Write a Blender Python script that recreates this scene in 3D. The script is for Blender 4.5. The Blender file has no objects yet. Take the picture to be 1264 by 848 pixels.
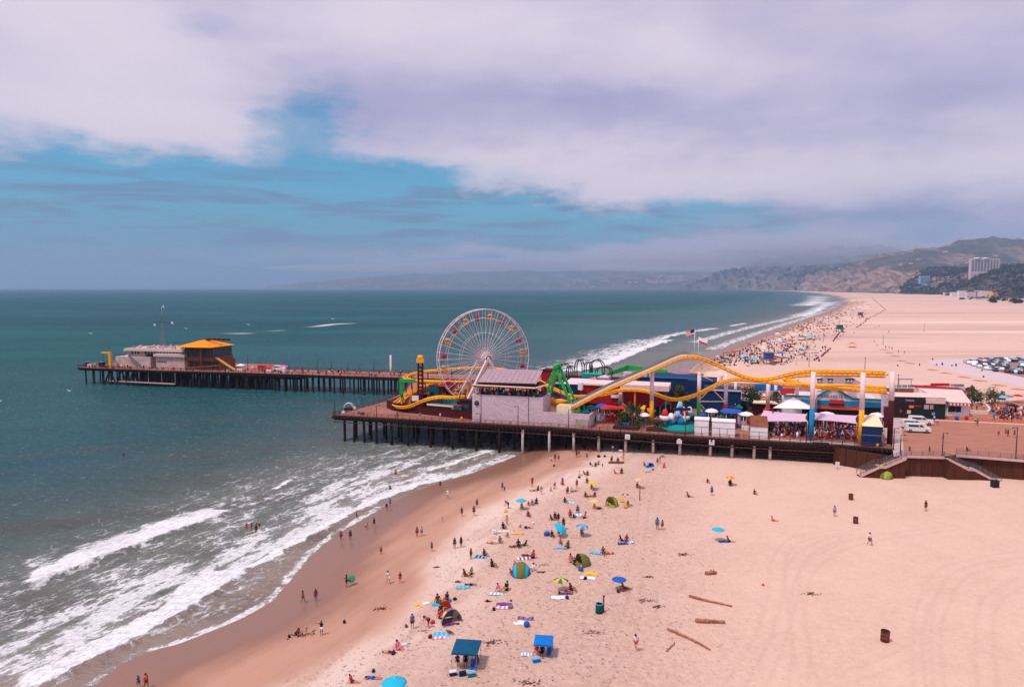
import bpy, bmesh, math, random
import numpy as np
from mathutils import Vector, Matrix
random.seed(7)
S = bpy.context.scene
C = S.collection
PI = math.pi
# ---------------------------------------------------------------- camera
CAMH = 42.0; FPX = 854.0; PITCH = math.atan(69/854.0)
cam = bpy.data.objects.new('camera', bpy.data.cameras.new('camera'))
C.objects.link(cam); S.camera = cam
cam.data.sensor_width = 36.0; cam.data.lens = 36.0*FPX/1264.0
cam.data.clip_start = 0.5; cam.data.clip_end = 120000
cam.location = (0, 0, CAMH); cam.rotation_euler = (PI/2-PITCH, 0, 0)
# ---------------------------------------------------------------- sun and sky
SUN_EL = math.radians(63); SUN_AZ = math.radians(232)      # compass-like: 0 = +Y, clockwise
sd = bpy.data.lights.new('sun', 'SUN'); sd.energy = 3.1; sd.angle = math.radians(8); sd.color = (1.0, 0.93, 0.86)
sun = bpy.data.objects.new('sun', sd); C.objects.link(sun)
sdir = Vector((math.sin(SUN_AZ)*math.cos(SUN_EL), math.cos(SUN_AZ)*math.cos(SUN_EL), math.sin(SUN_EL)))
sun.rotation_euler = sdir.to_track_quat('Z', 'Y').to_euler()
S.view_settings.view_transform = 'Standard'; S.view_settings.look = 'None'
S.view_settings.exposure = 0.0; S.view_settings.gamma = 1.0; S.view_settings.use_curve_mapping = False

def lin(r, g, b):
    f = lambda c: (c/255/12.92) if c/255 <= .04045 else ((c/255+.055)/1.055)**2.4
    return (f(r), f(g), f(b), 1)

class NT:
    """small node helper"""
    def __init__(s, tree): s.t = tree; s.n = tree.nodes; s.l = tree.links
    def new(s, typ, **kw):
        n = s.n.new(typ)
        for k, v in kw.items(): setattr(n, k, v)
        return n
    def put(s, sock, v):
        if isinstance(v, bpy.types.NodeSocket): s.l.new(v, sock)
        elif v is not None: sock.default_value = v
    def m(s, op, a, b=None, c=None, clamp=False):
        n = s.new('ShaderNodeMath', operation=op); n.use_clamp = clamp
        s.put(n.inputs[0], a); s.put(n.inputs[1], b); s.put(n.inputs[2], c)
        return n.outputs[0]
    def mix(s, f, a, b, blend='MIX'):
        n = s.new('ShaderNodeMix', data_type='RGBA', blend_type=blend)
        s.put(n.inputs[0], f); s.put(n.inputs[6], a); s.put(n.inputs[7], b)
        return n.outputs[2]
    def noise(s, vec, scale, detail=4, rough=.55, dist=0.0):
        n = s.new('ShaderNodeTexNoise')
        s.put(n.inputs['Vector'], vec); s.put(n.inputs['Scale'], scale); n.inputs['Detail'].default_value = detail
        n.inputs['Roughness'].default_value = rough; n.inputs['Distortion'].default_value = dist
        return n
    def ss(s, v, lo, hi, a=0.0, b=1.0):
        n = s.new('ShaderNodeMapRange', interpolation_type='SMOOTHSTEP')
        s.put(n.inputs[0], v); s.put(n.inputs[1], lo); s.put(n.inputs[2], hi); s.put(n.inputs[3], a); s.put(n.inputs[4], b)
        return n.outputs[0]
    def rmap(s, vec, ang, scale):
        return s.mapv(s.mapv(vec, rot=(0, 0, -ang)), scale=scale)
    def mapv(s, vec, scale=(1, 1, 1), rot=(0, 0, 0), loc=(0, 0, 0)):
        n = s.new('ShaderNodeMapping'); s.put(n.inputs[0], vec)
        n.inputs['Scale'].default_value = scale; n.inputs['Rotation'].default_value = rot; n.inputs['Location'].default_value = loc
        return n.outputs[0]

W = bpy.data.worlds.new('World'); S.world = W; W.use_nodes = True
t = NT(W.node_tree); t.n.clear()
wo = t.new('ShaderNodeOutputWorld'); bg = t.new('ShaderNodeBackground'); t.l.new(bg.outputs[0], wo.inputs[0])
BG = 0.10; bg.inputs[1].default_value = BG
sky = t.new('ShaderNodeTexSky', sky_type='NISHITA'); sky.sun_disc = False
sky.sun_elevation = SUN_EL; sky.sun_rotation = SUN_AZ; sky.air_density = 1.0; sky.dust_density = .6; sky.ozone_density = 2.5
tc = t.new('ShaderNodeTexCoord'); sep = t.new('ShaderNodeSeparateXYZ'); t.l.new(tc.outputs['Generated'], sep.inputs[0])
az = t.m('ARCTAN2', sep.outputs[0], sep.outputs[1]); el = t.m('ARCSINE', sep.outputs[2])
# clouds are laid out by bearing and elevation (radians) on the sky itself
cv = t.new('ShaderNodeCombineXYZ'); t.l.new(az, cv.inputs[0]); t.l.new(t.m('MULTIPLY', el, 2.4), cv.inputs[1])
n1 = t.noise(cv.outputs[0], 4.5, 8, .62); n2 = t.noise(t.mapv(cv.outputs[0], loc=(7, 3, 2)), 4.5, 8, .62)
azd = t.m('ADD', az, t.m('MULTIPLY', t.m('SUBTRACT', n1.outputs[0], .5), .34))
eld = t.m('ADD', el, t.m('MULTIPLY', t.m('SUBTRACT', n2.outputs[0], .5), .12))
def pxdir(px, py):
    u = px-632; v = 424-py
    y = FPX*math.cos(PITCH)+v*math.sin(PITCH); z = v*math.cos(PITCH)-FPX*math.sin(PITCH)
    return math.atan2(u, y), math.atan2(z, math.hypot(u, y))
def blob(px, py, rx, ry, amp, pw=1.0):
    a0, e0 = pxdir(px, py)
    dx = t.m('DIVIDE', t.m('SUBTRACT', azd, a0), rx/FPX); dy = t.m('DIVIDE', t.m('SUBTRACT', eld, e0), ry/FPX)
    r2 = t.m('ADD', t.m('MULTIPLY', dx, dx), t.m('MULTIPLY', dy, dy))
    return t.m('MULTIPLY', t.m('EXPONENT', t.m('MULTIPLY', r2, -1.0)), amp)
def total(items):
    acc = None
    for it in items:
        b = blob(*it); acc = b if acc is None else t.m('ADD', acc, b)
    return acc
# openings of blue between the cloud banks
clear = total([(60, 240, 260, 28, 1.1), (300, 228, 190, 34, 1.15), (470, 240, 130, 30, .75), (360, 160, 75, 42, .62), (425, 140, 50, 32, .5),
               (560, 262, 170, 24, .45), (680, 268, 200, 24, .8), (900, 285, 200, 14, .5), (120, 305, 360, 55, .95), (100, 345, 430, 26, .9), (520, 340, 220, 12, .5), (430, 300, 280, 34, .8), (760, 280, 180, 18, .42), (1120, 275, 120, 22, .28), (1260, 292, 120, 22, .35), (760, 150, 90, 40, .2), (290, 18, 60, 28, .22)])
nbig = t.noise(cv.outputs[0], 3.6, 9, .58, .5)
cl = t.m('ADD', clear, t.m('MULTIPLY', t.m('SUBTRACT', nbig.outputs[0], .5), 1.25))
cover = t.ss(cl, .12, .98, 1.0, 0.0)
# low thin streaks over the horizon
st = t.noise(t.mapv(cv.outputs[0], scale=(1.3, 5.5, 1)), 4.0, 8, .6, .4)
streak = t.m('MULTIPLY', t.ss(st.outputs[0], .44, .60), t.ss(el, .0, .05)); streak = t.m('MULTIPLY', streak, t.ss(el, .11, .2, 1, 0))
skycol = t.mix(1.0, sky.outputs[0], (.40, 1.02, 1.16, 1), 'MULTIPLY')
skycol = t.mix(t.ss(el, .0, .18, .9, 0.0), skycol, tuple(c/BG for c in lin(94, 142, 178)[:3])+(1,))
blotch = t.noise(t.mapv(cv.outputs[0], loc=(3, 9, 1), scale=(1, 1.4, 1)), 3.0, 6, .5, .25)
shade = total([(430, 130, 110, 50, .5), (560, 130, 110, 50, .4), (760, 130, 130, 45, .6), (930, 130, 160, 35, .4), (0, 235, 120, 40, .5), (300, 20, 60, 24, .4),
               (760, 60, 200, 30, -.3), (650, 215, 240, 32, -.6), (1000, 225, 260, 32, -.65), (120, 60, 240, 70, -.5), (150, 150, 220, 34, -.35), (480, 20, 90, 40, -.3), (1200, 90, 160, 60, .15), (1140, 280, 130, 26, .8)])
sh = t.ss(t.m('ADD', shade, t.m('MULTIPLY', t.m('SUBTRACT', blotch.outputs[0], .46), 1.9)), -.7, 1.1)
bright = tuple(c/BG for c in lin(232, 220, 234)[:3])+(1,); dark = tuple(c/BG for c in lin(170, 164, 206)[:3])+(1,)
cloudcol = t.mix(sh, bright, dark)
streakcol = tuple(c/BG for c in lin(108, 130, 168)[:3])+(1,)
col = t.mix(t.m('MULTIPLY', streak, .75), skycol, streakcol)
col = t.mix(cover, col, cloudcol)
# the fog bank above the far shore
fog = total([(560, 318, 300, 9, .55), (800, 316, 230, 12, .8), (950, 300, 150, 22, .55)])
col = t.mix(t.m('MINIMUM', fog, .85), col, tuple(c/BG for c in lin(188, 180, 205)[:3])+(1,))
col = t.mix(t.ss(sep.outputs[2], -.02, 0, 1, 0), col, tuple(c/BG for c in lin(70, 110, 135)[:3])+(1,))
t.l.new(col, bg.inputs[0])

# ---------------------------------------------------------------- object helpers
def tag(o, label=None, cat=None, group=None, kind=None):
    if label: o['label'] = label
    if cat: o['category'] = cat
    if group: o['group'] = group
    if kind: o['kind'] = kind
    return o
def empty(name, loc, label, cat, group=None, rz=0):
    o = bpy.data.objects.new(name, None); C.objects.link(o); o.location = loc; o.rotation_euler = (0, 0, rz)
    o.empty_display_size = .3
    return tag(o, label, cat, group)
MATS = {}
def mat(name, col, rough=.8, var=.12, scale=1.5, metal=0, bump=0, spec=.15, stretch=(1, 1, 1), alpha=None):
    if name in MATS: return MATS[name]
    m = bpy.data.materials.new(name); m.use_nodes = True; q = NT(m.node_tree)
    b = q.n['Principled BSDF']
    b.inputs['Roughness'].default_value = rough; b.inputs['Metallic'].default_value = metal; b.inputs['Specular IOR Level'].default_value = spec
    c = tuple(col[:3])+(1,)
    if var > 0:
        g = q.new('ShaderNodeTexCoord'); v = q.mapv(g.outputs['Object'], scale=stretch)
        n = q.noise(v, scale, 5, .6)
        k = q.new('ShaderNodeMapRange'); q.l.new(n.outputs[0], k.inputs[0]); k.inputs[1].default_value = .3; k.inputs[2].default_value = .7
        d = tuple(x*(1-1.6*var) for x in c[:3])+(1,); l = tuple(min(1, x*(1+var)) for x in c[:3])+(1,)
        q.l.new(q.mix(k.outputs[0], d, l), b.inputs['Base Color'])
        if bump:
            bp = q.new('ShaderNodeBump'); bp.inputs['Strength'].default_value = bump; bp.inputs['Distance'].default_value = .05
            q.l.new(n.outputs[0], bp.inputs['Height']); q.l.new(bp.outputs[0], b.inputs['Normal'])
    else: b.inputs['Base Color'].default_value = c
    MATS[name] = m
    return m
def sm(name, r, g, b, **kw):          # by the colour it has in daylight (sRGB)
    return mat(name, lin(r, g, b), **kw)

class MB:
    """collects shapes, then links them as ONE mesh object"""
    def __init__(s): s.v = []; s.f = []; s.mi = []; s.ms = []; s.smooth = []
    def mid(s, m):
        if m not in s.ms: s.ms.append(m)
        return s.ms.index(m)
    def add(s, vs, fs, m, smooth=False):
        b = len(s.v); s.v += [tuple(p) for p in vs]; k = s.mid(m)
        for f in fs: s.f.append([b+i for i in f]); s.mi.append(k); s.smooth.append(smooth)
        return s
    def box(s, c, d, m, rz=0, M=None):
        x, y, z = [k/2 for k in d]
        vs = [Vector((a*x, b*y, e*z)) for e in (-1, 1) for b in (-1, 1) for a in (-1, 1)]
        R = Matrix.Rotation(rz, 3, 'Z') if M is None else M
        vs = [R @ v + Vector(c) for v in vs]
        return s.add(vs, [(0, 2, 3, 1), (4, 5, 7, 6), (0, 1, 5, 4), (2, 6, 7, 3), (0, 4, 6, 2), (1, 3, 7, 5)], m)
    def bar(s, a, b, w, h, m):       # rectangular bar from a to b
        a = Vector(a); b = Vector(b); d = b-a; L = d.length
        if L < 1e-6: return s
        d.normalize(); up = Vector((0, 0, 1)) if abs(d.z) < .98 else Vector((0, 1, 0))
        r = d.cross(up).normalized(); u = r.cross(d)
        vs = []
        for e in (a, b):
            for (i, j) in ((-1, -1), (1, -1), (1, 1), (-1, 1)): vs.append(e+r*i*w/2+u*j*h/2)
        return s.add(vs, [(3, 2, 1, 0), (4, 5, 6, 7), (0, 1, 5, 4), (1, 2, 6, 5), (2, 3, 7, 6), (3, 0, 4, 7)], m)
    def tube(s, pts, r, m, n=8, caps=True, closed=False, smooth=True):
        P = [Vector(p) for p in pts]; k = len(P)
        if not hasattr(r, '__len__'): r = [r]*k
        vs = []; prev = None
        for i, p in enumerate(P):
            if closed: d = P[(i+1) % k]-P[i-1]
            else: d = P[min(i+1, k-1)]-P[max(i-1, 0)]
            d.normalize()
            if prev is None:
                up = Vector((0, 0, 1)) if abs(d.z) < .95 else Vector((1, 0, 0)); a = d.cross(up).normalized()
            else:
                a = (prev-d*prev.dot(d)).normalized()
            prev = a; b = d.cross(a)
            for j in range(n):
                q = 2*PI*j/n; vs.append(p+(a*math.cos(q)+b*math.sin(q))*r[i])
        fs = []
        for i in range(k if closed else k-1):
            i2 = (i+1) % k
            for j in range(n): fs.append((i*n+j, i*n+(j+1) % n, i2*n+(j+1) % n, i2*n+j))
        if caps and not closed: fs += [tuple(range(n-1, -1, -1)), tuple((k-1)*n+j for j in range(n))]
        return s.add(vs, fs, m, smooth)
    def cyl(s, c, r, h, m, n=12, r2=None, smooth=True):   # c = centre of the base
        return s.tube([c, (c[0], c[1], c[2]+h)], [r, r if r2 is None else r2], m, n, smooth=smooth)
    def prism(s, poly, z0, z1, m, mtop=None):
        a = sum(poly[i][0]*poly[(i+1) % len(poly)][1]-poly[(i+1) % len(poly)][0]*poly[i][1] for i in range(len(poly)))
        if a < 0: poly = poly[::-1]
        n = len(poly); zt = z1 if hasattr(z1, '__len__') else [z1]*n
        if a < 0 and hasattr(z1, '__len__'): zt = zt[::-1]
        vs = [(p[0], p[1], z0) for p in poly]+[(p[0], p[1], z) for p, z in zip(poly, zt)]
        s.add(vs, [tuple(range(n-1, -1, -1))]+[(i, (i+1) % n, n+(i+1) % n, n+i) for i in range(n)], m)
        return s.add([vs[n+i] for i in range(n)], [tuple(range(n))], mtop or m)
    def ell(s, c, r, m, n=10, k=7, z0=-1, M=None):   # ellipsoid (cut below z0 in unit space)
        vs = []; fs = []; t0 = math.asin(max(-1, z0))
        for i in range(k+1):
            a = t0+(PI/2-t0)*i/k
            for j in range(n):
                b = 2*PI*j/n; p = Vector((math.cos(a)*math.cos(b)*r[0], math.cos(a)*math.sin(b)*r[1], math.sin(a)*r[2]))
                if M: p = M @ p
                vs.append(p+Vector(c))
        for i in range(k):
            for j in range(n): fs.append((i*n+j, i*n+(j+1) % n, (i+1)*n+(j+1) % n, (i+1)*n+j))
        return s.add(vs, fs, m, True)
    def quad(s, a, b, c, d, m, th=.03):   # thin panel with thickness
        a, b, c, d = [Vector(p) for p in (a, b, c, d)]
        n = (b-a).cross(d-a).normalized()*th
        return s.add([a, b, c, d, a-n, b-n, c-n, d-n], [(0, 1, 2, 3), (7, 6, 5, 4), (0, 4, 5, 1), (1, 5, 6, 2), (2, 6, 7, 3), (3, 7, 4, 0)], m)
    def build(s, name, parent=None, loc=None, link=True):
        me = bpy.data.meshes.new(name)
        me.from_pydata(s.v, [], s.f)
        for m in s.ms: me.materials.append(m)
        if s.f:
            me.polygons.foreach_set('material_index', s.mi); me.polygons.foreach_set('use_smooth', s.smooth)
        me.update(); o = bpy.data.objects.new(name, me); C.objects.link(o)
        if parent: o.parent = parent
        if loc: o.location = loc
        return o
def copy_tree(o, parent=None):
    c = o.copy(); C.objects.link(c); c.parent = parent
    for ch in list(o.children): copy_tree(ch, c)
    return c
def grid_mesh(name, X, Y, Z, m, attrs=None, mask=None):
    ny, nx = X.shape
    me = bpy.data.meshes.new(name)
    co = np.stack([X, Y, Z], -1).reshape(-1, 3).astype(np.float32)
    i = np.arange((ny-1)*(nx-1)); r = i//(nx-1); c = i % (nx-1)
    a = r*nx+c; q = np.stack([a, a+1, a+nx+1, a+nx], 1)
    if mask is not None:
        mk = mask.reshape(-1); q = q[mk[q].any(axis=1)]
    me.vertices.add(len(co)); me.vertices.foreach_set('co', co.ravel())
    me.loops.add(q.size); me.loops.foreach_set('vertex_index', q.ravel().astype(np.int32))
    me.polygons.add(len(q)); me.polygons.foreach_set('loop_start', (np.arange(len(q))*4).astype(np.int32))
    me.polygons.foreach_set('use_smooth', np.ones(len(q), bool))
    me.update(calc_edges=True)
    for k, v in (attrs or {}).items():
        at = me.attributes.new(k, 'FLOAT', 'POINT'); at.data.foreach_set('value', v.reshape(-1).astype(np.float32))
    me.materials.append(m)
    o = bpy.data.objects.new(name, me); C.objects.link(o)
    return o
# value noise
_r = np.random.RandomState(3); _P = _r.permutation(256); _P = np.concatenate([_P, _P]); _V = _r.rand(256)
def vn(x, y):
    xi = np.floor(x).astype(int); yi = np.floor(y).astype(int); fx = x-xi; fy = y-yi
    fx = fx*fx*(3-2*fx); fy = fy*fy*(3-2*fy); h = lambda a, b: _V[_P[(_P[a & 255]+b) & 255]]
    return (h(xi, yi)*(1-fx)+h(xi+1, yi)*fx)*(1-fy)+(h(xi, yi+1)*(1-fx)+h(xi+1, yi+1)*fx)*fy
def fbm(x, y, o=5, g=.5):
    s = 0; a = 1; w = 0
    for i in range(o): s = s+a*vn(x*2**i+i*17.3, y*2**i+i*9.1); w += a; a *= g
    return s/w
# ---------------------------------------------------------------- pixel of the photograph -> point in the place
def ray(px, py):
    u = px-632; v = 424-py
    return (u, FPX*math.cos(PITCH)+v*math.sin(PITCH), v*math.cos(PITCH)-FPX*math.sin(PITCH))
def atz(px, py, z):
    r = ray(px, py); k = (z-CAMH)/r[2]; return Vector((r[0]*k, r[1]*k, z))
def aty(px, py, Y):
    r = ray(px, py); k = Y/r[1]; return Vector((r[0]*k, Y, CAMH+r[2]*k))
DZ = 7.2
def dk(px, py): return atz(px, py, DZ)
def zat(p, py):                       # height at which a vertical above p is seen on row py
    Y = p[1]; s, c = math.sin(PITCH), math.cos(PITCH); v = 424-py
    return CAMH+Y*(v*c-FPX*s)/(FPX*c+v*s)
def mpp(p): return p[1]/FPX           # metres per photo pixel there

# ---------------------------------------------------------------- shoreline
SHPX = [(114, 850), (148, 820), (186, 803), (221, 794), (262, 778), (305, 760), (337, 741), (353, 722), (372, 700), (392, 678), (415, 660), (440, 645), (475, 625),
        (500, 612), (540, 596), (576, 586), (610, 574), (639, 562), (662, 546), (700, 522), (800, 470), (880, 436), (905, 426), (935, 415), (965, 404.5),
        (1000, 392.5), (1025, 384), (1039, 377), (1043, 371), (1035, 366.2), (1010, 362), (975, 359.6)]
SH = [(-150, -160), (-75, 30)]+[tuple(atz(*p, 0))[:2] for p in SHPX]+[(3800, 10800), (2600, 13000), (200, 14800), (-3000, 16500), (-6200, 17800), (-7400, 20000), (-6000, 24500)]
SH = np.array(SH, float)
def pdist(x, y, P):
    """signed distance to polyline (positive on its right hand side) and arc length there"""
    best = np.full(x.shape, 1e18); sg = np.zeros(x.shape); arc = np.zeros(x.shape); L = 0
    for i in range(len(P)-1):
        a = P[i]; b = P[i+1]; d = b-a; l = math.hypot(*d)
        t_ = ((x-a[0])*d[0]+(y-a[1])*d[1])/(l*l); tcl = np.clip(t_, 0, 1)
        ex = x-(a[0]+tcl*d[0]); ey = y-(a[1]+tcl*d[1]); D = ex*ex+ey*ey
        k = D < best; best = np.where(k, D, best)
        sg = np.where(k, np.sign(ey*-d[0]+ex*d[1]), sg); arc = np.where(k, L+tcl*l, arc); L += l
    return np.sqrt(best)*np.where(sg == 0, 1, sg), arc
def sst(v, a, b):
    t_ = np.clip((v-a)/(b-a), 0, 1); return t_*t_*(3-2*t_)
def sand_d(d):
    return np.where(d > 0, 2.9*(1-np.exp(-np.maximum(d, 0)/19.0)), d*.075)
def sandz(x, y):
    d, _ = pdist(np.array([float(x)]), np.array([float(y)]), SH[:28]); return float(sand_d(d)[0])
def gd(px, py):                       # point of the beach seen at a pixel
    z = 2.5
    for _ in range(9):
        p = atz(px, py, z); z = .5*z+.5*sandz(p.x, p.y)
    return atz(px, py, max(z, 0))
# ================================================================ SETTING: sand
def axis(lo, hi, step, far_lo, far_hi, g=1.06):
    a = list(np.arange(lo, hi, step)); s = step
    while a[-1] < far_hi: s *= g; a.append(a[-1]+s)
    s = step; pre = []; p = a[0]
    while p > far_lo: s *= g; p -= s; pre.append(p)
    return np.array(pre[::-1]+a)
TRPX = [  # ruts left by vehicles on the dry sand (pixels)
    [(905, 848), (940, 790), (956, 740), (962, 690), (985, 665), (1040, 655)], [(932, 848), (955, 800), (975, 740), (980, 700), (1010, 672), (1060, 660)],
    [(985, 848), (990, 790), (980, 740), (985, 690), (1030, 664)], [(1140, 848), (1138, 790), (1145, 740), (1175, 700), (1264, 682)],
    [(1155, 848), (1150, 790), (1160, 745), (1190, 706), (1264, 690)], [(1220, 848), (1215, 780), (1225, 740), (1264, 715)],
    [(760, 848), (800, 760), (800, 700), (805, 640), (815, 600)], [(735, 848), (778, 770), (785, 700), (792, 640), (800, 600)],
    [(1030, 840), (1090, 820), (1140, 795)], [(1000, 848), (985, 760), (1000, 700), (1060, 668), (1180, 650)]]
TR = [np.array([tuple(gd(*p))[:2] for p in L]) for L in TRPX]
def smooth_poly(P, n=8):
    out = []
    for i in range(len(P)-1):
        p0 = P[max(i-1, 0)]; p1 = P[i]; p2 = P[i+1]; p3 = P[min(i+2, len(P)-1)]
        for k in range(n):
            t_ = k/n; out.append(.5*((2*p1)+(-p0+p2)*t_+(2*p0-5*p1+4*p2-p3)*t_**2+(-p0+3*p1-3*p2+p3)*t_**3))
    out.append(P[-1]); return np.array(out)
xs = axis(-75, 118, .42, -400, 9000, 1.07); ys = axis(52, 178, .42, -220, 14000, 1.06)
X, Y = np.meshgrid(xs, ys)
d, arc = pdist(X, Y, SH)
Z = sand_d(d)
near = (X > -80) & (X < 125) & (Y > 50) & (Y < 200)
track = np.zeros_like(X)
for L in TR:
    L = smooth_poly(L, 6); a, _ = pdist(X[near], Y[near], L); a = np.abs(a)
    for o in (.85,):
        track[near] = np.maximum(track[near], np.exp(-((a-o)/.2)**2))
dry = sst(d+3*(fbm(X/9, Y/9, 4)-.5)*2, 17, 24)
rough = (fbm(X/1.1, Y/1.1, 4)-.5)
calm = 1-.75*sst(X-.25*(Y-100), 14, 40)
Z = Z+dry*near*(rough*.15*calm+(fbm(X/6, Y/6, 3)-.5)*.16)-track*.07
Z = np.where(d > 60, np.maximum(Z, 2.3), Z)
# the right-hand beach far off: kept under the bluff sheet
msand = bpy.data.materials.new('sand'); msand.use_nodes = True; q = NT(msand.node_tree); b = q.n['Principled BSDF']
g = q.new('ShaderNodeTexCoord').outputs['Object']; at = lambda n: (lambda a: a)(q.new('ShaderNodeAttribute', attribute_name=n)).outputs['Fac']
nf = q.noise(g, 1.6, 8, .68); nm = q.noise(g, .12, 5, .55); nl = q.noise(q.mapv(g, scale=(.0011, .012, 1)), 1.0, 5, .55, .4); ns = q.noise(q.rmap(g, 1.12, (.4, 2.2, 1)), .12, 5, .6)
dryA = (.71, .475, .385, 1); dryB = (.58, .36, .282, 1); wet = (.26, .125, .085, 1); damp = (.42, .225, .16, 1)
c = q.mix(q.m('ADD', q.m('MULTIPLY', q.ss(nf.outputs[0], .38, .66), q.m('ADD', .25, q.m('MULTIPLY', at('scuff'), .75))), q.m('MULTIPLY', q.m('SUBTRACT', 1.0, at('scuff')), .45), clamp=True), dryB, dryA)
crust = q.m('MULTIPLY', q.ss(at('d'), 17, 21), q.ss(at('d'), 24, 34, 1, 0)); c = q.mix(q.m('MULTIPLY', crust, q.ss(ns.outputs[0], .35, .6)), c, (.80, .60, .51, 1))
c = q.mix(q.m('MULTIPLY', q.ss(nm.outputs[0], .36, .66), .38), c, (.74, .485, .395, 1))
c = q.mix(q.m('MULTIPLY', q.ss(nl.outputs[0], .52, .64), q.m('MULTIPLY', at('far'), .75)), c, (.46, .29, .26, 1))  # far streaks: groomed sand, with cloud shadows painted into the colour
c = q.mix(q.m('MULTIPLY', q.ss(nl.outputs[0], .45, .36), q.m('MULTIPLY', at('far'), .8)), c, (.84, .64, .54, 1))
c = q.mix(q.m('MULTIPLY', at('track'), .2), c, (.42, .26, .22, 1))
# footprint hollows, shade painted in their colour; then scattered kelp and litter flecks
ft = q.new('ShaderNodeTexVoronoi', feature='F1'); q.l.new(q.mapv(g, scale=(1.0, 1.0, .001)), ft.inputs['Vector']); ft.inputs['Scale'].default_value = 1.5
c = q.mix(q.m('MULTIPLY', q.m('MULTIPLY', q.ss(ft.outputs['Distance'], .10, .26, 1, 0), q.ss(q.noise(g, .16, 4, .6).outputs[0], .42, .6)), q.m('MULTIPLY', at('dry'), q.m('MULTIPLY', at('scuff'), .5))), c, (.30, .165, .12, 1))
fl = q.noise(g, .9, 6, .75); flm = q.noise(g, .09, 3, .5)
kelp = q.m('MULTIPLY', q.ss(fl.outputs[0], .60, .66), q.ss(flm.outputs[0], .42, .56))
kelp = q.m('MULTIPLY', kelp, q.m('MULTIPLY', at('dry'), at('scuff')))
c = q.mix(q.m('MULTIPLY', kelp, .75), c, (.20, .10, .075, 1))
c2 = q.mix(q.ss(ns.outputs[0], .35, .65), damp, tuple(x*1.16 for x in damp[:3])+(1,))
wl = q.m('ADD', at('d'), q.m('MULTIPLY', q.m('SUBTRACT', ns.outputs[0], .5), 7))
c2 = q.mix(q.ss(wl, 7, 14, 1, 0), c2, wet)
c = q.mix(at('dry'), c2, c)
q.l.new(c, b.inputs['Base Color'])
q.l.new(q.ss(wl, 6, 12, .28, .8), b.inputs['Roughness']); q.l.new(q.ss(wl, 6, 15, .3, .12), b.inputs['Specular IOR Level'])
bp = q.new('ShaderNodeBump'); bp.inputs['Distance'].default_value = .22
q.l.new(q.m('MULTIPLY', at('dry'), q.m('ADD', .15, q.m('MULTIPLY', at('scuff'), .85))), bp.inputs['Strength'])
foot = q.noise(g, 3.2, 4, .7)
q.l.new(q.m('ADD', q.m('ADD', foot.outputs[0], q.ss(ft.outputs['Distance'], .05, .35, 0, .8)), q.m('MULTIPLY', nf.outputs[0], .6)), bp.inputs['Height']); q.l.new(bp.outputs[0], b.inputs['Normal'])
far = sst(Y, 220, 500)*sst(d, 20, 60)
dry2 = np.maximum(dry, sst(d, 20, 40))
sand = grid_mesh('sand', X, Y, Z, msand, dict(d=d, dry=dry2, track=track, far=far, scuff=calm), mask=(d > -60))
tag(sand, kind='structure')

# ================================================================ SETTING: water
xs = axis(-125, 112, .62, -26000, 26000, 1.05); xs = np.concatenate([xs[xs <= 112], np.arange(113, 470, 2.2), axis(472, 474, 2.2, 471, 26000, 1.09)])
ys = axis(55, 300, .62, -600, 26000, 1.022)
X, Y = np.meshgrid(xs, ys)
d, arc = pdist(X, Y, SH)
off = -d
foam = np.zeros_like(X); lace = np.zeros_like(X); lift = np.zeros_like(X)
nearw = (X > -300) & (X < 1600) & (Y > 40) & (Y < 3600)
xn, yn = X[nearw], Y[nearw]
wob = (fbm(xn/3.0, yn/3.0, 4)-.5)*2.2; wob2 = (fbm(xn/9.0+5, yn/9.0, 4)-.5)
def breaker(P, wid, dense, lacew, h, ends=6.0, wb=1.0):
    """P: leading (landward) edge in pixels; foam trails on the seaward (left) side"""
    P = smooth_poly(np.array([tuple(atz(*p, 0))[:2] for p in P]), 6)
    a, s = pdist(xn, yn, P); L = np.hypot(*np.diff(P, axis=0).T).sum()
    a = -a+wob*wb
    e = sst(s, 0, ends)*sst(L-s, 0, ends)
    w = wid*(.55+.9*vn(s/7.0, s*0+3))*np.maximum(e, .15)
    f = sst(a, -.15, .35)*(1-sst(a, w*.45, w))*e
    l = sst(a, -.5, .5)*(1-sst(a, lacew*.25, lacew*(1+.6*wob2)))*e
    foam[nearw] = np.maximum(foam[nearw], f*dense); lace[nearw] = np.maximum(lace[nearw], l)
    hh = np.where(a > 0, np.exp(-(a/(wid*.45+.5))**2), np.exp(-(a/.5)**2))*e
    lift[nearw] = np.maximum(lift[nearw], hh*h)
breaker([(3, 727), (54, 718), (109, 696), (156, 680), (203, 662), (254, 645), (301, 627)], 7.5, 1.0, 13, .75, 5)
breaker([(30, 862), (58, 846), (123, 812), (178, 787), (232, 754), (283, 721), (318, 703)], 6.5, 1.0, 26, .5, 3)
breaker([(276, 712), (318, 700), (340, 688), (375, 668), (411, 650), (440, 634), (470, 619), (491, 611), (524, 599), (560, 590)], 3.0, 1.0, 15, .35, 3)
breaker([(341, 607), (352, 602), (366, 592)], 2.6, 1.0, 3.5, .5, 1.5)
breaker([(474, 561), (486, 559), (498, 555)], 1.8, 1.0, 3, .4, 1.5)
breaker([(528, 585), (560, 575), (590, 565), (614, 555)], 3.4, 1.0, 7, .4, 3)
breaker([(114, 850), (148, 820), (186, 803), (221, 794), (262, 778), (305, 760), (337, 741), (353, 722)], .25, .6, 1.6, .02, 1, .4)
breaker([(353, 722), (372, 700), (392, 678), (415, 660), (440, 645), (475, 625)], .3, .7, 1.6, .02, 1, .4)
breaker([(540, 596), (576, 586), (610, 574), (639, 562)], .5, .8, 6.5, .02, 1, .4)
breaker([(390, 640), (430, 610), (470, 590), (510, 575), (540, 570)], .6, .35, 11, .1, 8)
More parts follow.
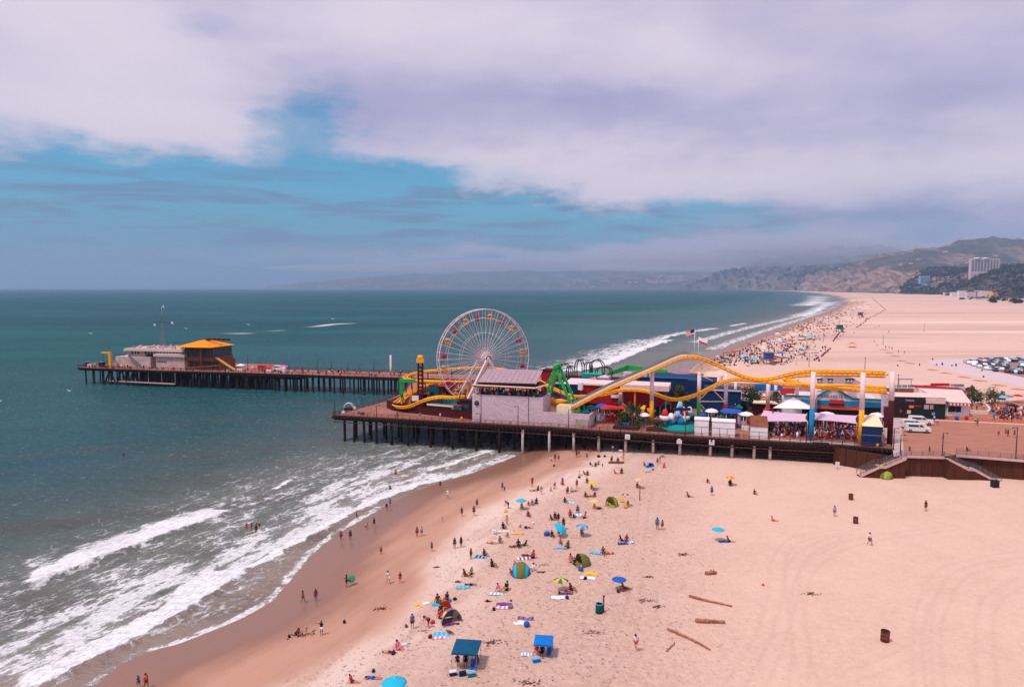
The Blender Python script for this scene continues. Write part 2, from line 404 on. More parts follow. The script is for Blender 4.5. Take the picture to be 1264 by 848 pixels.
breaker([(690, 462), (725, 457), (755, 450), (790, 435), (812, 426), (835, 419)], 15, 1.0, 40, .6, 20, 2)
breaker([(815, 420), (840, 413), (870, 408), (893, 405)], 5, 1.0, 16, .6, 14, 2)
breaker([(860, 424), (880, 419), (905, 411), (940, 402), (975, 394), (1010, 385)], 2, .5, 13, .3, 20, 2)
breaker([(905, 403), (913, 401), (924, 399)], 4, 1.0, 8, .6, 8, 2)
breaker([(880, 433), (905, 424), (935, 413), (965, 403), (1000, 391.5), (1025, 383), (1037, 377), (1041, 371)], 2, .5, 11, .1, 20, 2)
breaker([(990, 391), (1007, 386), (1020, 379), (1028, 373)], 14, 1.0, 30, .6, 30, 3)
breaker([(1000, 378), (1010, 374), (1016, 370), (1013, 366), (1005, 364)], 25, 1.0, 60, .6, 60, 6)
# far white wakes out at sea
wk = np.zeros_like(X)
for wpts in ([(262, 412), (285, 411.5), (312, 412)], [(325, 409.5), (352, 407.5)], [(376, 404.5), (395, 402.5), (415, 400), (442, 399.2)]):
    P = smooth_poly(np.array([tuple(atz(*p, 0))[:2] for p in wpts]), 5); kk = (X > -600) & (X < 100) & (Y > 450) & (Y < 1100); a_, s_ = pdist(X[kk], Y[kk], P); Lw = np.hypot(*np.diff(P, axis=0).T).sum(); wk[kk] = np.maximum(wk[kk], np.exp(-(a_/5.5)**2)*sst(s_, 0, 40)*sst(Lw-s_, 0, 10)*.95)
lace[nearw] = np.maximum(lace[nearw], .30*sst(off[nearw]+14*wob2, 52, 22)*sst(off[nearw], 1, 5)*(yn < 260))
amp = sst(off, 8, 60)*(1-sst(Y, 260, 420))*sst(Y, 20, 60)
sw = np.sin((off+6*(fbm(X/40, Y/40, 3)-.5)*4)/5.3)
Zw = np.zeros_like(X)+lift+amp*(.13*sw+(fbm(X/3.2, Y/3.2, 4)-.5)*.34)+sst(lace, .1, .6)*(Y < 320)*(fbm(X/1.3, Y/1.3, 3)-.5)*.18
Zw = Zw*sst(off, -1, 3)+.02*(off > 0)*(off < 3)
mw = bpy.data.materials.new('water'); mw.use_nodes = True; q = NT(mw.node_tree); b = q.n['Principled BSDF']
g = q.new('ShaderNodeTexCoord').outputs['Object']
at = lambda n: q.new('ShaderNodeAttribute', attribute_name=n).outputs['Fac']
off_ = q.m('ADD', at('off'), q.m('MULTIPLY', q.m('SUBTRACT', q.noise(g, .022, 4, .6).outputs[0], .5), 50))
c = q.mix(q.ss(off_, 3, 18), (.27, .20, .165, 1), (.14, .145, .125, 1))
c = q.mix(q.ss(off_, 28, 60), c, (.056, .086, .084, 1))
c = q.mix(q.ss(off_, 52, 100), c, (.013, .070, .082, 1))
c = q.mix(q.ss(at('off'), 280, 1500), c, (.009, .062, .090, 1))
c = q.mix(q.ss(at('off'), 1500, 9000), c, (.008, .056, .100, 1))
pt = q.noise(q.mapv(g, scale=(.35, 1, 1), rot=(0, 0, .12)), .006, 6, .62)
c = q.mix(q.m('MULTIPLY', q.ss(pt.outputs[0], .42, .66), q.m('MULTIPLY', q.ss(at('off'), 60, 200), .55)), c, (.022, .125, .125, 1))
pb = q.noise(q.mapv(g, scale=(.12, 1, 1), rot=(0, 0, .05)), .0022, 5, .6)
c = q.mix(q.m('MULTIPLY', q.ss(pb.outputs[0], .5, .66), q.m('MULTIPLY', q.ss(at('off'), 150, 500), .6)), c, (.006, .042, .068, 1))
mud = q.noise(q.rmap(g, .35, (.6, 2.2, 1)), .03, 5, .6)
c = q.mix(q.m('MULTIPLY', q.ss(mud.outputs[0], .48, .7), q.m('MULTIPLY', q.ss(at('off'), 150, 60), .6)), c, (.085, .06, .055, 1))
# foam: a torn net of bubbles, denser where a wave has just broken
dn = q.noise(g, .55, 4, .6)
gv = q.new('ShaderNodeVectorMath', operation='ADD'); q.l.new(g, gv.inputs[0]); sc = q.new('ShaderNodeVectorMath', operation='SCALE'); q.l.new(dn.outputs[1], sc.inputs[0]); sc.inputs[3].default_value = 2.6; q.l.new(sc.outputs[0], gv.inputs[1])
vo = q.new('ShaderNodeTexVoronoi', feature='DISTANCE_TO_EDGE'); q.l.new(q.rmap(gv.outputs[0], 1.12, (.5, 1.15, .001)), vo.inputs['Vector']); vo.inputs['Scale'].default_value = .6
vo2 = q.new('ShaderNodeTexVoronoi', feature='DISTANCE_TO_EDGE'); q.l.new(q.rmap(gv.outputs[0], 1.12, (.6, 1.2, .001)), vo2.inputs['Vector']); vo2.inputs['Scale'].default_value = 1.5
ln = q.noise(q.rmap(g, 1.12, (.42, 1.1, 1)), .28, 6, .66)
fn = q.noise(q.rmap(g, 1.12, (.75, 1.2, 1)), .8, 8, .7)
lc = q.m('MULTIPLY', at('lace'), q.ss(ln.outputs[0], .36, .66, .0, 1.25))
cell = q.m('MINIMUM', vo.outputs[0], q.m('MULTIPLY', vo2.outputs[0], 1.7))
net = q.m('SUBTRACT', q.m('MULTIPLY', lc, .39), cell)
net = q.ss(q.m('ADD', net, q.m('MULTIPLY', q.m('SUBTRACT', fn.outputs[0], .5), .32)), -.02, .12)
w0 = q.noise(q.rmap(g, 1.12, (.7, 1.6, 1)), 1.6, 6, .7)
solid = q.ss(q.m('ADD', q.m('MULTIPLY', at('foam'), .86), q.m('MULTIPLY', q.m('SUBTRACT', fn.outputs[0], .5), 1.5)), .36, .56)
ff = q.m('MAXIMUM', q.m('MULTIPLY', net, .82), solid)
fw = at('far_foam'); ff = q.m('MAXIMUM', ff, fw)
milk = q.m('MULTIPLY', q.ss(q.m('MULTIPLY', at('lace'), q.ss(ln.outputs[0], .25, .6)), .05, .8), q.ss(fn.outputs[0], .3, .65, .25, .75)); c = q.mix(milk, c, (.40, .42, .405, 1))
c = q.mix(ff, c, q.mix(q.ss(w0.outputs[0], .36, .6), (.56, .55, .56, 1), (.84, .81, .82, 1)))
q.l.new(c, b.inputs['Base Color']); b.inputs['IOR'].default_value = 1.33
q.l.new(q.mix(ff, (.22, .22, .22, 1), (.8, .8, .8, 1)), b.inputs['Roughness'])
q.l.new(q.m('MULTIPLY', q.ss(ff, 0, 1, .4, .1), q.ss(at('off'), 30, 200, .5, .4)), b.inputs['Specular IOR Level'])
w1 = q.noise(q.mapv(g, scale=(.8, 1.8, 1), rot=(0, 0, .25)), .55, 5, .62); w2 = q.noise(q.mapv(g, scale=(.6, 1.8, 1), rot=(0, 0, -.15)), .07, 4, .6)
b1 = q.new('ShaderNodeBump'); b1.inputs['Strength'].default_value = 1.0; b1.inputs['Distance'].default_value = .55
q.l.new(q.m('ADD', w1.outputs[0], q.m('ADD', q.m('MULTIPLY', ff, .25), q.m('MULTIPLY', w2.outputs[0], 5.0))), b1.inputs['Height']); q.l.new(b1.outputs[0], b.inputs['Normal'])
df = q.new('ShaderNodeBsdfDiffuse'); q.l.new(c, df.inputs[0]); q.l.new(b1.outputs[0], df.inputs['Normal']); mx = q.new('ShaderNodeMixShader'); q.l.new(q.ss(at('off'), 15, 420, .75, .2), mx.inputs[0]); q.l.new(df.outputs[0], mx.inputs[1]); q.l.new(b.outputs[0], mx.inputs[2]); q.l.new(mx.outputs[0], q.n['Material Output'].inputs['Surface'])
water = grid_mesh('water', X, Y, Zw, mw, dict(off=off, foam=foam, lace=lace, far_foam=wk), mask=(d < 40))
tag(water, kind='structure')

# ================================================================ SETTING: bluffs and mountains
azs = np.radians(np.linspace(-34, 50, 560)); rs = 1500*(24500/1500.)**np.linspace(0, 1, 300)
A, R = np.meshgrid(azs, rs); X = np.sin(A)*R; Y = np.cos(A)*R
d, arc = pdist(X, Y, SH)
pxa = 632+np.tan(A)*FPX      # bearing as a photo column, for the measured skylines
depth = Y
d0 = np.interp(depth, [1500, 2500, 4000, 6000, 9000, 14000], [480, 560, 420, 260, 160, 120])
hb = np.interp(depth, [1500, 3000, 4500, 6500, 9000, 12000, 15000, 20000], [80, 120, 160, 215, 190, 120, 120, 90])
er = fbm(X/160, Y/160, 5); er2 = fbm(X/420+9, Y/420, 4)
w = 140+d0*.5
bl = sst(d-d0+(er-.5)*260+(er2-.5)*260, 0, w)
Zb = hb*bl*(.72+.55*er2)*(.9+.2*er)
Zb = Zb+np.clip((d-d0-w)/1800, 0, 1)*60*(.4+1.2*er2)
def layer(sil, r0, wid, amp):
    px = [s_[0] for s_ in sil]; h = np.interp(pxa, px, [s_[1] for s_ in sil]); z = 42+(355-h)*r0/FPX
    t_ = (depth-r0)/wid; f = np.exp(-np.where(t_ < 0, t_*1.0, t_*.6)**2)
    rd = 1-np.abs(2*fbm(X/1100+r0, Y/1100, 6, .55)-1)*1.5
    return np.maximum(z, 0)*f*(1-amp+amp*rd)*sst(d, 50, 700)
m1 = layer([(980, 345), (1040, 324), (1090, 315), (1120, 308), (1160, 301), (1200, 295), (1225, 291), (1264, 297), (1400, 298), (1700, 300)], 7200, 1300, .3)
m2 = layer([(640, 353), (760, 345), (860, 336), (900, 328), (950, 321), (1000, 313), (1050, 304), (1080, 303), (1110, 309), (1150, 318), (1300, 320)], 11200, 1700, .22)
m3 = layer([(280, 357), (340, 353), (400, 346), (460, 341), (540, 337), (640, 334), (760, 333), (900, 332), (1100, 334)], 19500, 1700, .16)
m4 = layer([(600, 357), (660, 350), (700, 347), (760, 343), (820, 341), (860, 338), (900, 341), (950, 343), (1100, 348)], 16600, 1100, .3)
Zh = np.maximum.reduce([Zb, m1, m2, m3, m4])
Zh = Zh+(fbm(X/230, Y/230, 5)-.5)*np.clip(Zh, 0, 260)*.35
Zh = np.where(d < d0*.4, -8, Zh-6+6*bl)
Zh = np.where(bl < .02, np.minimum(Zh, -4)+0*X, Zh)
mh = bpy.data.materials.new('hillside'); mh.use_nodes = True; q = NT(mh.node_tree); b = q.n['Principled BSDF']
g = q.new('ShaderNodeTexCoord').outputs['Object']; ge = q.new('ShaderNodeNewGeometry'); sp = q.new('ShaderNodeSeparateXYZ'); q.l.new(ge.outputs['Normal'], sp.inputs[0])
nz = q.noise(g, .009, 6, .65); nz2 = q.noise(g, .0028, 5, .6); nz3 = q.noise(q.mapv(g, rot=(0, 0, .5), scale=(1, .25, 1)), .03, 5, .6)
veg = q.mix(q.ss(nz.outputs[0], .4, .62), (.036, .040, .032, 1), (.095, .082, .070, 1))
rock = q.mix(q.ss(nz3.outputs[0], .4, .62), (.17, .095, .08, 1), (.38, .235, .20, 1))
steep = q.ss(q.m('ADD', sp.outputs[2], q.m('MULTIPLY', q.m('SUBTRACT', nz.outputs[0], .5), .34)), .86, .95, 1, 0)
bare = q.m('MULTIPLY', q.ss(nz2.outputs[0], .5, .6), .55)

c = q.mix(q.m('MAXIMUM', q.m('MULTIPLY', steep, q.new('ShaderNodeAttribute', attribute_name='rocky').outputs['Fac']), bare), veg, rock)
q.l.new(c, b.inputs['Base Color']); b.inputs['Roughness'].default_value = .95; b.inputs['Specular IOR Level'].default_value = .1
bp = q.new('ShaderNodeBump'); bp.inputs['Strength'].default_value = .8; bp.inputs['Distance'].default_value = 12; q.l.new(nz.outputs[0], bp.inputs['Height']); q.l.new(bp.outputs[0], b.inputs['Normal'])
rocky = np.interp(depth, [2600, 3600, 4200, 9000, 12000], [.1, .3, 1, 1, .5])*np.interp(Zh, [0, 150, 260], [1, 1, .25])
hills = grid_mesh('hills', X, Y, Zh, mh, dict(rocky=rocky), mask=(Zh > -6))
tag(hills, kind='structure')
HX, HA, HR, HZ = (azs, rs, Zh), A, R, Zh
def hillz(x, y):
    a = math.atan2(x, y); r = math.hypot(x, y)
    i = int(np.clip(np.searchsorted(azs, a), 1, len(azs)-1)); j = int(np.clip(np.searchsorted(rs, r), 1, len(rs)-1))
    return float(Zh[j, i])

# ================================================================ haze
hz = MB(); mhz = bpy.data.materials.new('haze_air'); mhz.use_nodes = True; q = NT(mhz.node_tree); q.n.clear()
o_ = q.new('ShaderNodeOutputMaterial'); vv = q.new('ShaderNodeVolumePrincipled'); q.l.new(vv.outputs[0], o_.inputs['Volume'])
vv.inputs['Color'].default_value = (.48, .71, 1.0, 1); vv.inputs['Density'].default_value = 7.5e-5; vv.inputs['Anisotropy'].default_value = .1
hz.box((0, 12500, float(Zh.max())/2+40), (53500, 28000, float(Zh.max())+130), mhz)
fb = MB(); mf = bpy.data.materials.new('fog_air'); mf.use_nodes = True; q = NT(mf.node_tree); q.n.clear()
o_ = q.new('ShaderNodeOutputMaterial'); vv = q.new('ShaderNodeVolumePrincipled'); q.l.new(vv.outputs[0], o_.inputs['Volume']); vv.inputs['Color'].default_value = (.93, .90, 1.0, 1); vv.inputs['Density'].default_value = 1.1e-3
for i_, (px_, py_, yd_, rx_, rz_) in enumerate(((500, 331, 16500, 3400, 105), (720, 326, 15200, 3900, 150), (900, 319, 9600, 2000, 125), (1010, 306, 9300, 1500, 110), (830, 330, 12600, 1700, 90))):
    p_ = aty(px_, py_, yd_); f1 = MB().ell(tuple(p_), (rx_, 900, rz_), mf, 40, 24); ff_ = f1.build('fog_bank'); tag(ff_, kind='stuff')
haze = hz.build('haze'); tag(haze, kind='stuff')
# ================================================================ PEOPLE
def hand(J, E, wn, side, dirv):
    """palm, four unequal fingers and a thumb from the wrist"""
    w = Vector(J[wn]); d = Vector(dirv).normalized(); a = d.cross(Vector((0, 0, 1))); a = a.normalized() if a.length > .2 else Vector((0, 1, 0)); u = a.cross(d)
    J[wn+'p'] = tuple(w+d*.08); E.append((wn, wn+'p', .030, .034))
    for i, (o, L) in enumerate(((-.03, .075), (-.01, .09), (.01, .083), (.03, .062))):
        J[f'{wn}f{i}'] = tuple(w+d*(.09+L*.55)+a*o+u*-.008); J[f'{wn}g{i}'] = tuple(w+d*(.09+L)+a*o+u*-.024)
        E.append((wn+'p', f'{wn}f{i}', .034, .0105)); E.append((f'{wn}f{i}', f'{wn}g{i}', .0105, .008))
    J[wn+'t'] = tuple(w+d*.045+a*-.05*side+u*-.01); J[wn+'u'] = tuple(w+d*.085+a*-.062*side+u*-.02)
    E.append((wn, wn+'t', .030, .013)); E.append((wn+'t', wn+'u', .013, .010))
def skeleton(pose):
    # name -> position; facing -Y (toward the camera) by default
    b = dict(pel=(0, 0, .94), sp=(0, .0, 1.12), ch=(0, 0, 1.33), nk=(0, 0, 1.47), hd=(0, -.02, 1.585), ht=(0, -.01, 1.68), nose=(0, -.115, 1.585),
             sL=(.16, 0, 1.41), eL=(.23, .03, 1.13), wL=(.25, -.04, .88), sR=(-.16, 0, 1.41), eR=(-.23, .03, 1.13), wR=(-.25, -.04, .88),
             hL=(.095, 0, .90), kL=(.10, -.02, .49), aL=(.11, .03, .08), tL=(.12, -.15, .04), hR=(-.095, 0, .90), kR=(-.10, -.02, .49), aR=(-.11, .03, .08), tR=(-.12, -.15, .04))
    def up(dz=0, dy=0, ks=('pel', 'sp', 'ch', 'nk', 'hd', 'ht', 'nose', 'sL', 'eL', 'wL', 'sR', 'eR', 'wR', 'hL', 'hR'), lean=0, piv=None):
        for k in ks:
            x, y, z = b[k]
            if lean:
                py, pz = piv; c, s_ = math.cos(lean), math.sin(lean); yy, zz = y-py, z-pz; y = py+yy*c-zz*s_; z = pz+yy*s_+zz*c
            b[k] = (x, y+dy, z+dz)
    TOR = ('sp', 'ch', 'nk', 'hd', 'ht', 'nose', 'sL', 'eL', 'wL', 'sR', 'eR', 'wR')
    if pose == 'walk':
        b.update(kL=(.1, -.18, .52), aL=(.1, -.24, .1), tL=(.1, -.41, .07), kR=(-.1, .03, .48), aR=(-.1, .30, .12), tR=(-.1, .16, .03), wL=(.24, .14, .92), wR=(-.24, -.2, .95), eR=(-.23, -.05, 1.14))
    elif pose == 'run':
        b.update(kL=(.1, -.32, .66), aL=(.1, -.2, .26), tL=(.1, -.36, .2), kR=(-.1, .03, .48), aR=(-.1, .34, .2), tR=(-.1, .24, .05), wL=(.2, .1, 1.12), eL=(.23, .16, 1.18), wR=(-.18, -.3, 1.2), eR=(-.23, -.1, 1.16))
        up(lean=.18, piv=(0, .94), ks=TOR)
    elif pose == 'arms':
        b.update(eL=(.28, -.12, 1.32), wL=(.16, -.2, 1.55), eR=(-.36, 0, 1.36), wR=(-.5, -.1, 1.5))
    elif pose == 'hold':
        b.update(eL=(.24, -.1, 1.14), wL=(.12, -.28, 1.2), eR=(-.24, -.1, 1.14), wR=(-.12, -.28, 1.2))
    elif pose == 'bend':
        up(lean=.95, piv=(0, .94), ks=TOR); b['wL'] = (.15, -.62, .62); b['eL'] = (.18, -.48, .86); b['wR'] = (-.15, -.6, .6); b['eR'] = (-.18, -.46, .85)
    elif pose == 'sit':       # on the ground, knees up
        up(-.80); up(lean=-.22, piv=(0, .14), ks=TOR)
        b.update(hL=(.1, -.02, .12), kL=(.13, -.38, .44), aL=(.13, -.62, .08), tL=(.14, -.78, .05), hR=(-.1, -.02, .12), kR=(-.13, -.42, .40), aR=(-.13, -.68, .08), tR=(-.14, -.84, .05),
                 eL=(.27, .0, .36), wL=(.2, -.3, .38), eR=(-.27, .08, .32), wR=(-.28, .22, .1))
    elif pose == 'sitlong':   # legs stretched out
        up(-.80); up(lean=-.35, piv=(0, .14), ks=TOR)
        b.update(hL=(.1, -.02, .12), kL=(.12, -.46, .15), aL=(.12, -.88, .08), tL=(.14, -.92, .22), hR=(-.1, -.02, .12), kR=(-.12, -.45, .20), aR=(-.1, -.86, .08), tR=(-.1, -.9, .22),
                 eL=(.28, .2, .36), wL=(.27, .38, .08), eR=(-.28, .2, .36), wR=(-.27, .38, .08))
    elif pose == 'chair':     # on a low seat
        up(-.55)
        b.update(hL=(.1, -.02, .36), kL=(.13, -.44, .42), aL=(.13, -.5, .08), tL=(.14, -.66, .05), hR=(-.1, -.02, .36), kR=(-.13, -.44, .42), aR=(-.13, -.52, .08), tR=(-.14, -.68, .05),
                 wL=(.2, -.26, .5), wR=(-.2, -.26, .5), eL=(.25, 0, .58), eR=(-.25, 0, .58))
    elif pose == 'kneel':
        up(-.42); b.update(hL=(.1, 0, .48), kL=(.13, -.1, .08), aL=(.11, .34, .06), tL=(.11, .48, .04), hR=(-.1, 0, .48), kR=(-.13, -.1, .08), aR=(-.11, .34, .06), tR=(-.11, .48, .04)); up(lean=.3, piv=(0, .5), ks=TOR)
    elif pose == 'crouch':
        up(-.60); up(lean=.55, piv=(0, .34), ks=TOR)
        b.update(hL=(.1, 0, .32), kL=(.17, -.38, .42), aL=(.13, -.12, .08), tL=(.14, -.28, .04), hR=(-.1, 0, .32), kR=(-.17, -.38, .42), aR=(-.13, -.12, .08), tR=(-.14, -.28, .04), wL=(.14, -.5, .2), wR=(-.14, -.5, .2), eL=(.26, -.36, .4), eR=(-.26, -.36, .4))
    elif pose in ('lie', 'prone'):
        s_ = 1 if pose == 'lie' else -1
        for k, (x, y, z) in list(b.items()): b[k] = (x, (z-.9), .12+y*-.9*s_*.5)
        b['nose'] = (0, .68, .12+s_*.11)
        b.update(kL=(.12, -.42, .12 if s_ < 0 else .26)); 
        if s_ < 0: b.update(eL=(.32, .5, .08), wL=(.18, .72, .07), eR=(-.32, .5, .08), wR=(-.18, .72, .07), tL=(.1, -.95, .06), tR=(-.1, -.95, .06))
    E = [('pel', 'sp', .125, .115), ('sp', 'ch', .115, .135), ('ch', 'nk', .135, .06), ('nk', 'hd', .055, .098), ('hd', 'ht', .098, .07), ('hd', 'nose', .06, .02),
         ('ch', 'sL', .12, .062), ('sL', 'eL', .058, .043), ('eL', 'wL', .042, .028), ('ch', 'sR', .12, .062), ('sR', 'eR', .058, .043), ('eR', 'wR', .042, .028),
         ('pel', 'hL', .12, .10), ('hL', 'kL', .095, .060), ('kL', 'aL', .058, .036), ('aL', 'tL', .042, .03), ('pel', 'hR', .12, .10), ('hR', 'kR', .095, .060), ('kR', 'aR', .058, .036), ('aR', 'tR', .042, .03)]
    for s_, k in ((1, 'L'), (-1, 'R')): hand(b, E, 'w'+k, s_, Vector(b['w'+k])-Vector(b['e'+k]))
    return b, E
def skin_mesh(name, J, E, grow=1.0, keys=None, root='pel', sub=1, extra=0.0):
    idx = {}; vs = []; rad = []; es = []
    for a, b_, ra, rb in E:
        if keys and not (a in keys and b_ in keys): continue
        for k, r in ((a, ra), (b_, rb)):
            if k not in idx: idx[k] = len(vs); vs.append(J[k]); rad.append(r)
        es.append((idx[a], idx[b_]))
    me = bpy.data.meshes.new(name); me.from_pydata(vs, es, []); o = bpy.data.objects.new(name, me); C.objects.link(o)
    sk = o.modifiers.new('s', 'SKIN'); sk.use_smooth_shade = True
    for i, sv in enumerate(me.skin_vertices[0].data):
        r = rad[i]*grow+extra; sv.radius = (r, r); sv.use_root = False
    me.skin_vertices[0].data[idx.get(root, 0)].use_root = True
    if sub: o.modifiers.new('u', 'SUBSURF').levels = sub
    dg = bpy.context.evaluated_depsgraph_get(); dg.update()
    out = bpy.data.meshes.new_from_object(o.evaluated_get(dg)); out.name = name
    bpy.data.objects.remove(o); bpy.data.meshes.remove(me)
    return out
SKINS = [sm('skin_light', 232, 178, 150, var=0, rough=.6), sm('skin_tan', 196, 134, 100, var=0, rough=.6), sm('skin_brown', 138, 86, 62, var=0, rough=.6), sm('skin_dark', 92, 58, 44, var=0, rough=.6)]
HAIRS = [sm('hair_dark', 38, 26, 24, var=0), sm('hair_brown', 84, 54, 38, var=0), sm('hair_blond', 196, 158, 104, var=0)]
CLO = dict(navy=(30, 42, 78), black=(28, 26, 32), white=(232, 226, 230), red=(200, 44, 46), blue=(32, 92, 176), cyan=(40, 178, 208), grey=(120, 118, 128), pink=(232, 110, 146), yellow=(240, 184, 40),
           orange=(236, 112, 42), green=(52, 132, 84), olive=(112, 110, 58), purple=(116, 62, 138), beige=(214, 186, 158), teal=(24, 120, 124), maroon=(116, 30, 44), skyblue=(118, 182, 224), brown=(104, 66, 50))
CM = {k: sm('cloth_'+k, *v, var=.08, scale=6) for k, v in CLO.items()}
POSES = {}
TORSOK = ('pel', 'sp', 'ch', 'sL', 'sR', 'eL', 'eR')
def pose_parts(pose):
    if pose in POSES: return POSES[pose]
    J, E = skeleton(pose)
    body = skin_mesh('body_'+pose, J, E)
    J2 = dict(J); J2['eL'] = tuple(Vector(J['sL']).lerp(Vector(J['eL']), .55)); J2['eR'] = tuple(Vector(J['sR']).lerp(Vector(J['eR']), .55))
    top = skin_mesh('shirt', J2, E, 1.1, TORSOK, 'ch', extra=.012)
    J3 = dict(J); J3['kL'] = tuple(Vector(J['hL']).lerp(Vector(J['kL']), .72)); J3['kR'] = tuple(Vector(J['hR']).lerp(Vector(J['kR']), .72))
    bot = skin_mesh('shorts', J3, E, 1.12, ('pel', 'hL', 'kL', 'hR', 'kR'), 'pel', extra=.014)
    hd = Vector(J['hd']); ax = (Vector(J['ht'])-hd).normalized(); no = (Vector(J['nose'])-hd).normalized()
    mb = MB(); Rm = Matrix((ax.cross(no).normalized(), no, ax)).transposed()
    mb.ell(hd+ax*.025-no*.022, (.104, .112, .118), HAIRS[0], 12, 6, -.25, M=Rm); mb.ell(hd-no*.085-ax*.07, (.08, .055, .13), HAIRS[0], 8, 5, -1, M=Rm)
    ho = mb.build('hair'); hair = ho.data; bpy.data.objects.remove(ho)
    mb = MB()
    for s_ in (-1, 1): mb.ell(hd+no*.092+ax.cross(no).normalized()*.036*s_+ax*.008, (.013, .008, .009), HAIRS[0], 6, 4, -1, M=Rm)
    mb.box(hd+no*.095-ax*.045, (.05, .012, .010), CM['maroon'], M=Rm); cr = ax.cross(no).normalized(); mb.v = mb.v; mb.f.append([0, 50, len(mb.v)-8]); mb.mi.append(0); mb.smooth.append(False)
    fo = mb.build('face'); face = fo.data; bpy.data.objects.remove(fo)
    for me_ in (body, top, bot):
        me_.materials.clear(); me_.materials.append(SKINS[1])
    POSES[pose] = (body, top, bot, hair, face)
    return POSES[pose]
PC = [0]
def setmat(o, m):
    o.material_slots[0].link = 'OBJECT'; o.material_slots[0].material = m
def person(p, pose='stand', top=None, bot='navy', skin=1, hair=0, rz=0.0, scale=1.0, label=None, group=None, detail=True, kind=None):
    body, tm, bm_, hm, fm = pose_parts(pose)
    o = bpy.data.objects.new('person', body); C.objects.link(o); o.location = p; o.rotation_euler = (0, 0, rz); o.scale = (scale,)*3
    setmat(o, SKINS[skin]); tag(o, label, 'person', group)
    def ch(nm, me_, m):
        c = bpy.data.objects.new(nm, me_); C.objects.link(c); c.parent = o
        if m: setmat(c, m)
        return c
    if top: ch('shirt', tm, CM[top])
    if bot: ch('shorts', bm_, CM[bot])
    ch('hair', hm, HAIRS[hair])
    if detail: ch('face', fm, None)
    PC[0] += 1
    return o

# ================================================================ BEACH THINGS
def bparts(nm, mb, par): return mb.build(nm, par)
M_white = sm('white_paint', 232, 226, 230, rough=.5, var=.06, scale=.8); M_steel = sm('grey_steel', 150, 150, 155, metal=.6, rough=.4, var=.05)
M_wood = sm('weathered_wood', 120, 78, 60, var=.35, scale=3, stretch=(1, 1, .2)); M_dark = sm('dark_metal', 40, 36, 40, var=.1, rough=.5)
def colm(c): return CM[c]
def parasol(p, c1, c2, label, r=1.0, h=1.9, tilt=(0, 0), n=8, group=None):
    e = empty('parasol', p, label, 'parasol', group)
    e.rotation_euler = (tilt[0], tilt[1], random.uniform(0, 3))
    MB().cyl((0, 0, -.2), .025, h+.3, M_white, 8).build('pole', e)
    mb = MB(); H = .38*r; m = 2
    for i in range(n):
        a0 = 2*PI*i/n; a1 = 2*PI*(i+1)/n; rows = 5; vs = []; fs = []
        for lay in (0, -.012):
            for k in range(rows+1):
                u = k/rows; z = h+.02-H*u**1.6+lay
                for a in (a0, (a0+a1)/2, a1):
                    rr = r*u*(1-(.035*u if a == (a0+a1)/2 else 0)); vs.append((rr*math.cos(a), rr*math.sin(a), z+(.02*u if a == (a0+a1)/2 else 0)))
        for k in range(rows):
            for j in range(2):
                q_ = k*3+j; fs.append((q_, q_+3, q_+4, q_+1)); o2 = (rows+1)*3; fs.append((o2+q_, o2+q_+1, o2+q_+4, o2+q_+3))
        b0 = rows*3; o2 = (rows+1)*3
        for j in range(2): fs.append((b0+j, o2+b0+j, o2+b0+j+1, b0+j+1))
        mb.add(vs, fs, colm(c1 if i % 2 == 0 or not c2 else c2), True)
    mb.build('canopy', e)
    mb = MB()
    for i in range(n):
        a = 2*PI*i/n; mb.bar((0, 0, h-.45*r), (r*.5*math.cos(a), r*.5*math.sin(a), h-.14*r), .012, .012, M_dark)
    mb.build('rib', e)
    return e
def towel(p, L, Wd, rz, c1, label, c2=None, n=4, group=None):
    mb = MB(); nx, ny = 14, 8; vs = []
    rnd = random.Random(hash((round(p[0], 2), round(p[1], 2)))); ph = rnd.uniform(0, 6)
    f = lambda x, y: .075+.025*math.sin(x*5+ph)+.02*math.sin(y*7+ph*2+x*3)
    for lay in (.0, -.03):
        for j in range(ny+1):
            for i in range(nx+1):
                x = (i/nx-.5)*L; y = (j/ny-.5)*Wd; vs.append((x+.03*math.sin(y*5+ph), y+.03*math.sin(x*4+ph), f(x, y)+lay))
    N = (nx+1)*(ny+1); F1 = []; F2 = []
    for j in range(ny):
        for i in range(nx):
            a = j*(nx+1)+i; fa = (a, a+1, a+nx+2, a+nx+1); fb = (N+a, N+a+nx+1, N+a+nx+2, N+a+1)
            (F2 if c2 and (i//2) % 2 else F1).extend([fa, fb])
    per = [i for i in range(nx+1)]+[j*(nx+1)+nx for j in range(1, ny+1)]+[ny*(nx+1)+i for i in range(nx-1, -1, -1)]+[j*(nx+1) for j in range(ny-1, 0, -1)]
    for k in range(len(per)): F1.append((per[k], N+per[k], N+per[(k+1) % len(per)], per[(k+1) % len(per)]))
    mb.add(vs, F1, colm(c1), True)
    if c2: mb.add(vs, F2, colm(c2), True)
    o = mb.build('towel', None, p); o.rotation_euler = (0, 0, rz); return tag(o, label, 'towel', group)
def bag(p, c, label, s=1.0, cat='bag', nm='beach_bag'):
    mb = MB(); mb.ell((0, 0, .16), (.28, .18, .2), colm(c), 10, 7, -.8); o = mb.build(nm, None, p); o.scale = (s,)*3; o.rotation_euler = (0, 0, random.uniform(0, 3))
    st_ = MB().tube([(-.18*math.cos(a*PI/8)*1.0, 0, .3+.16*math.sin(a*PI/8)) for a in range(9)], .016, colm(c), 6).build('strap', o)
    return tag(o, label, cat)
def ball(p, c, label, r=.16):
    o = MB().ell((0, 0, r), (r, r, r), colm(c), 14, 10).build('beach_ball', None, p); return tag(o, label, 'ball')
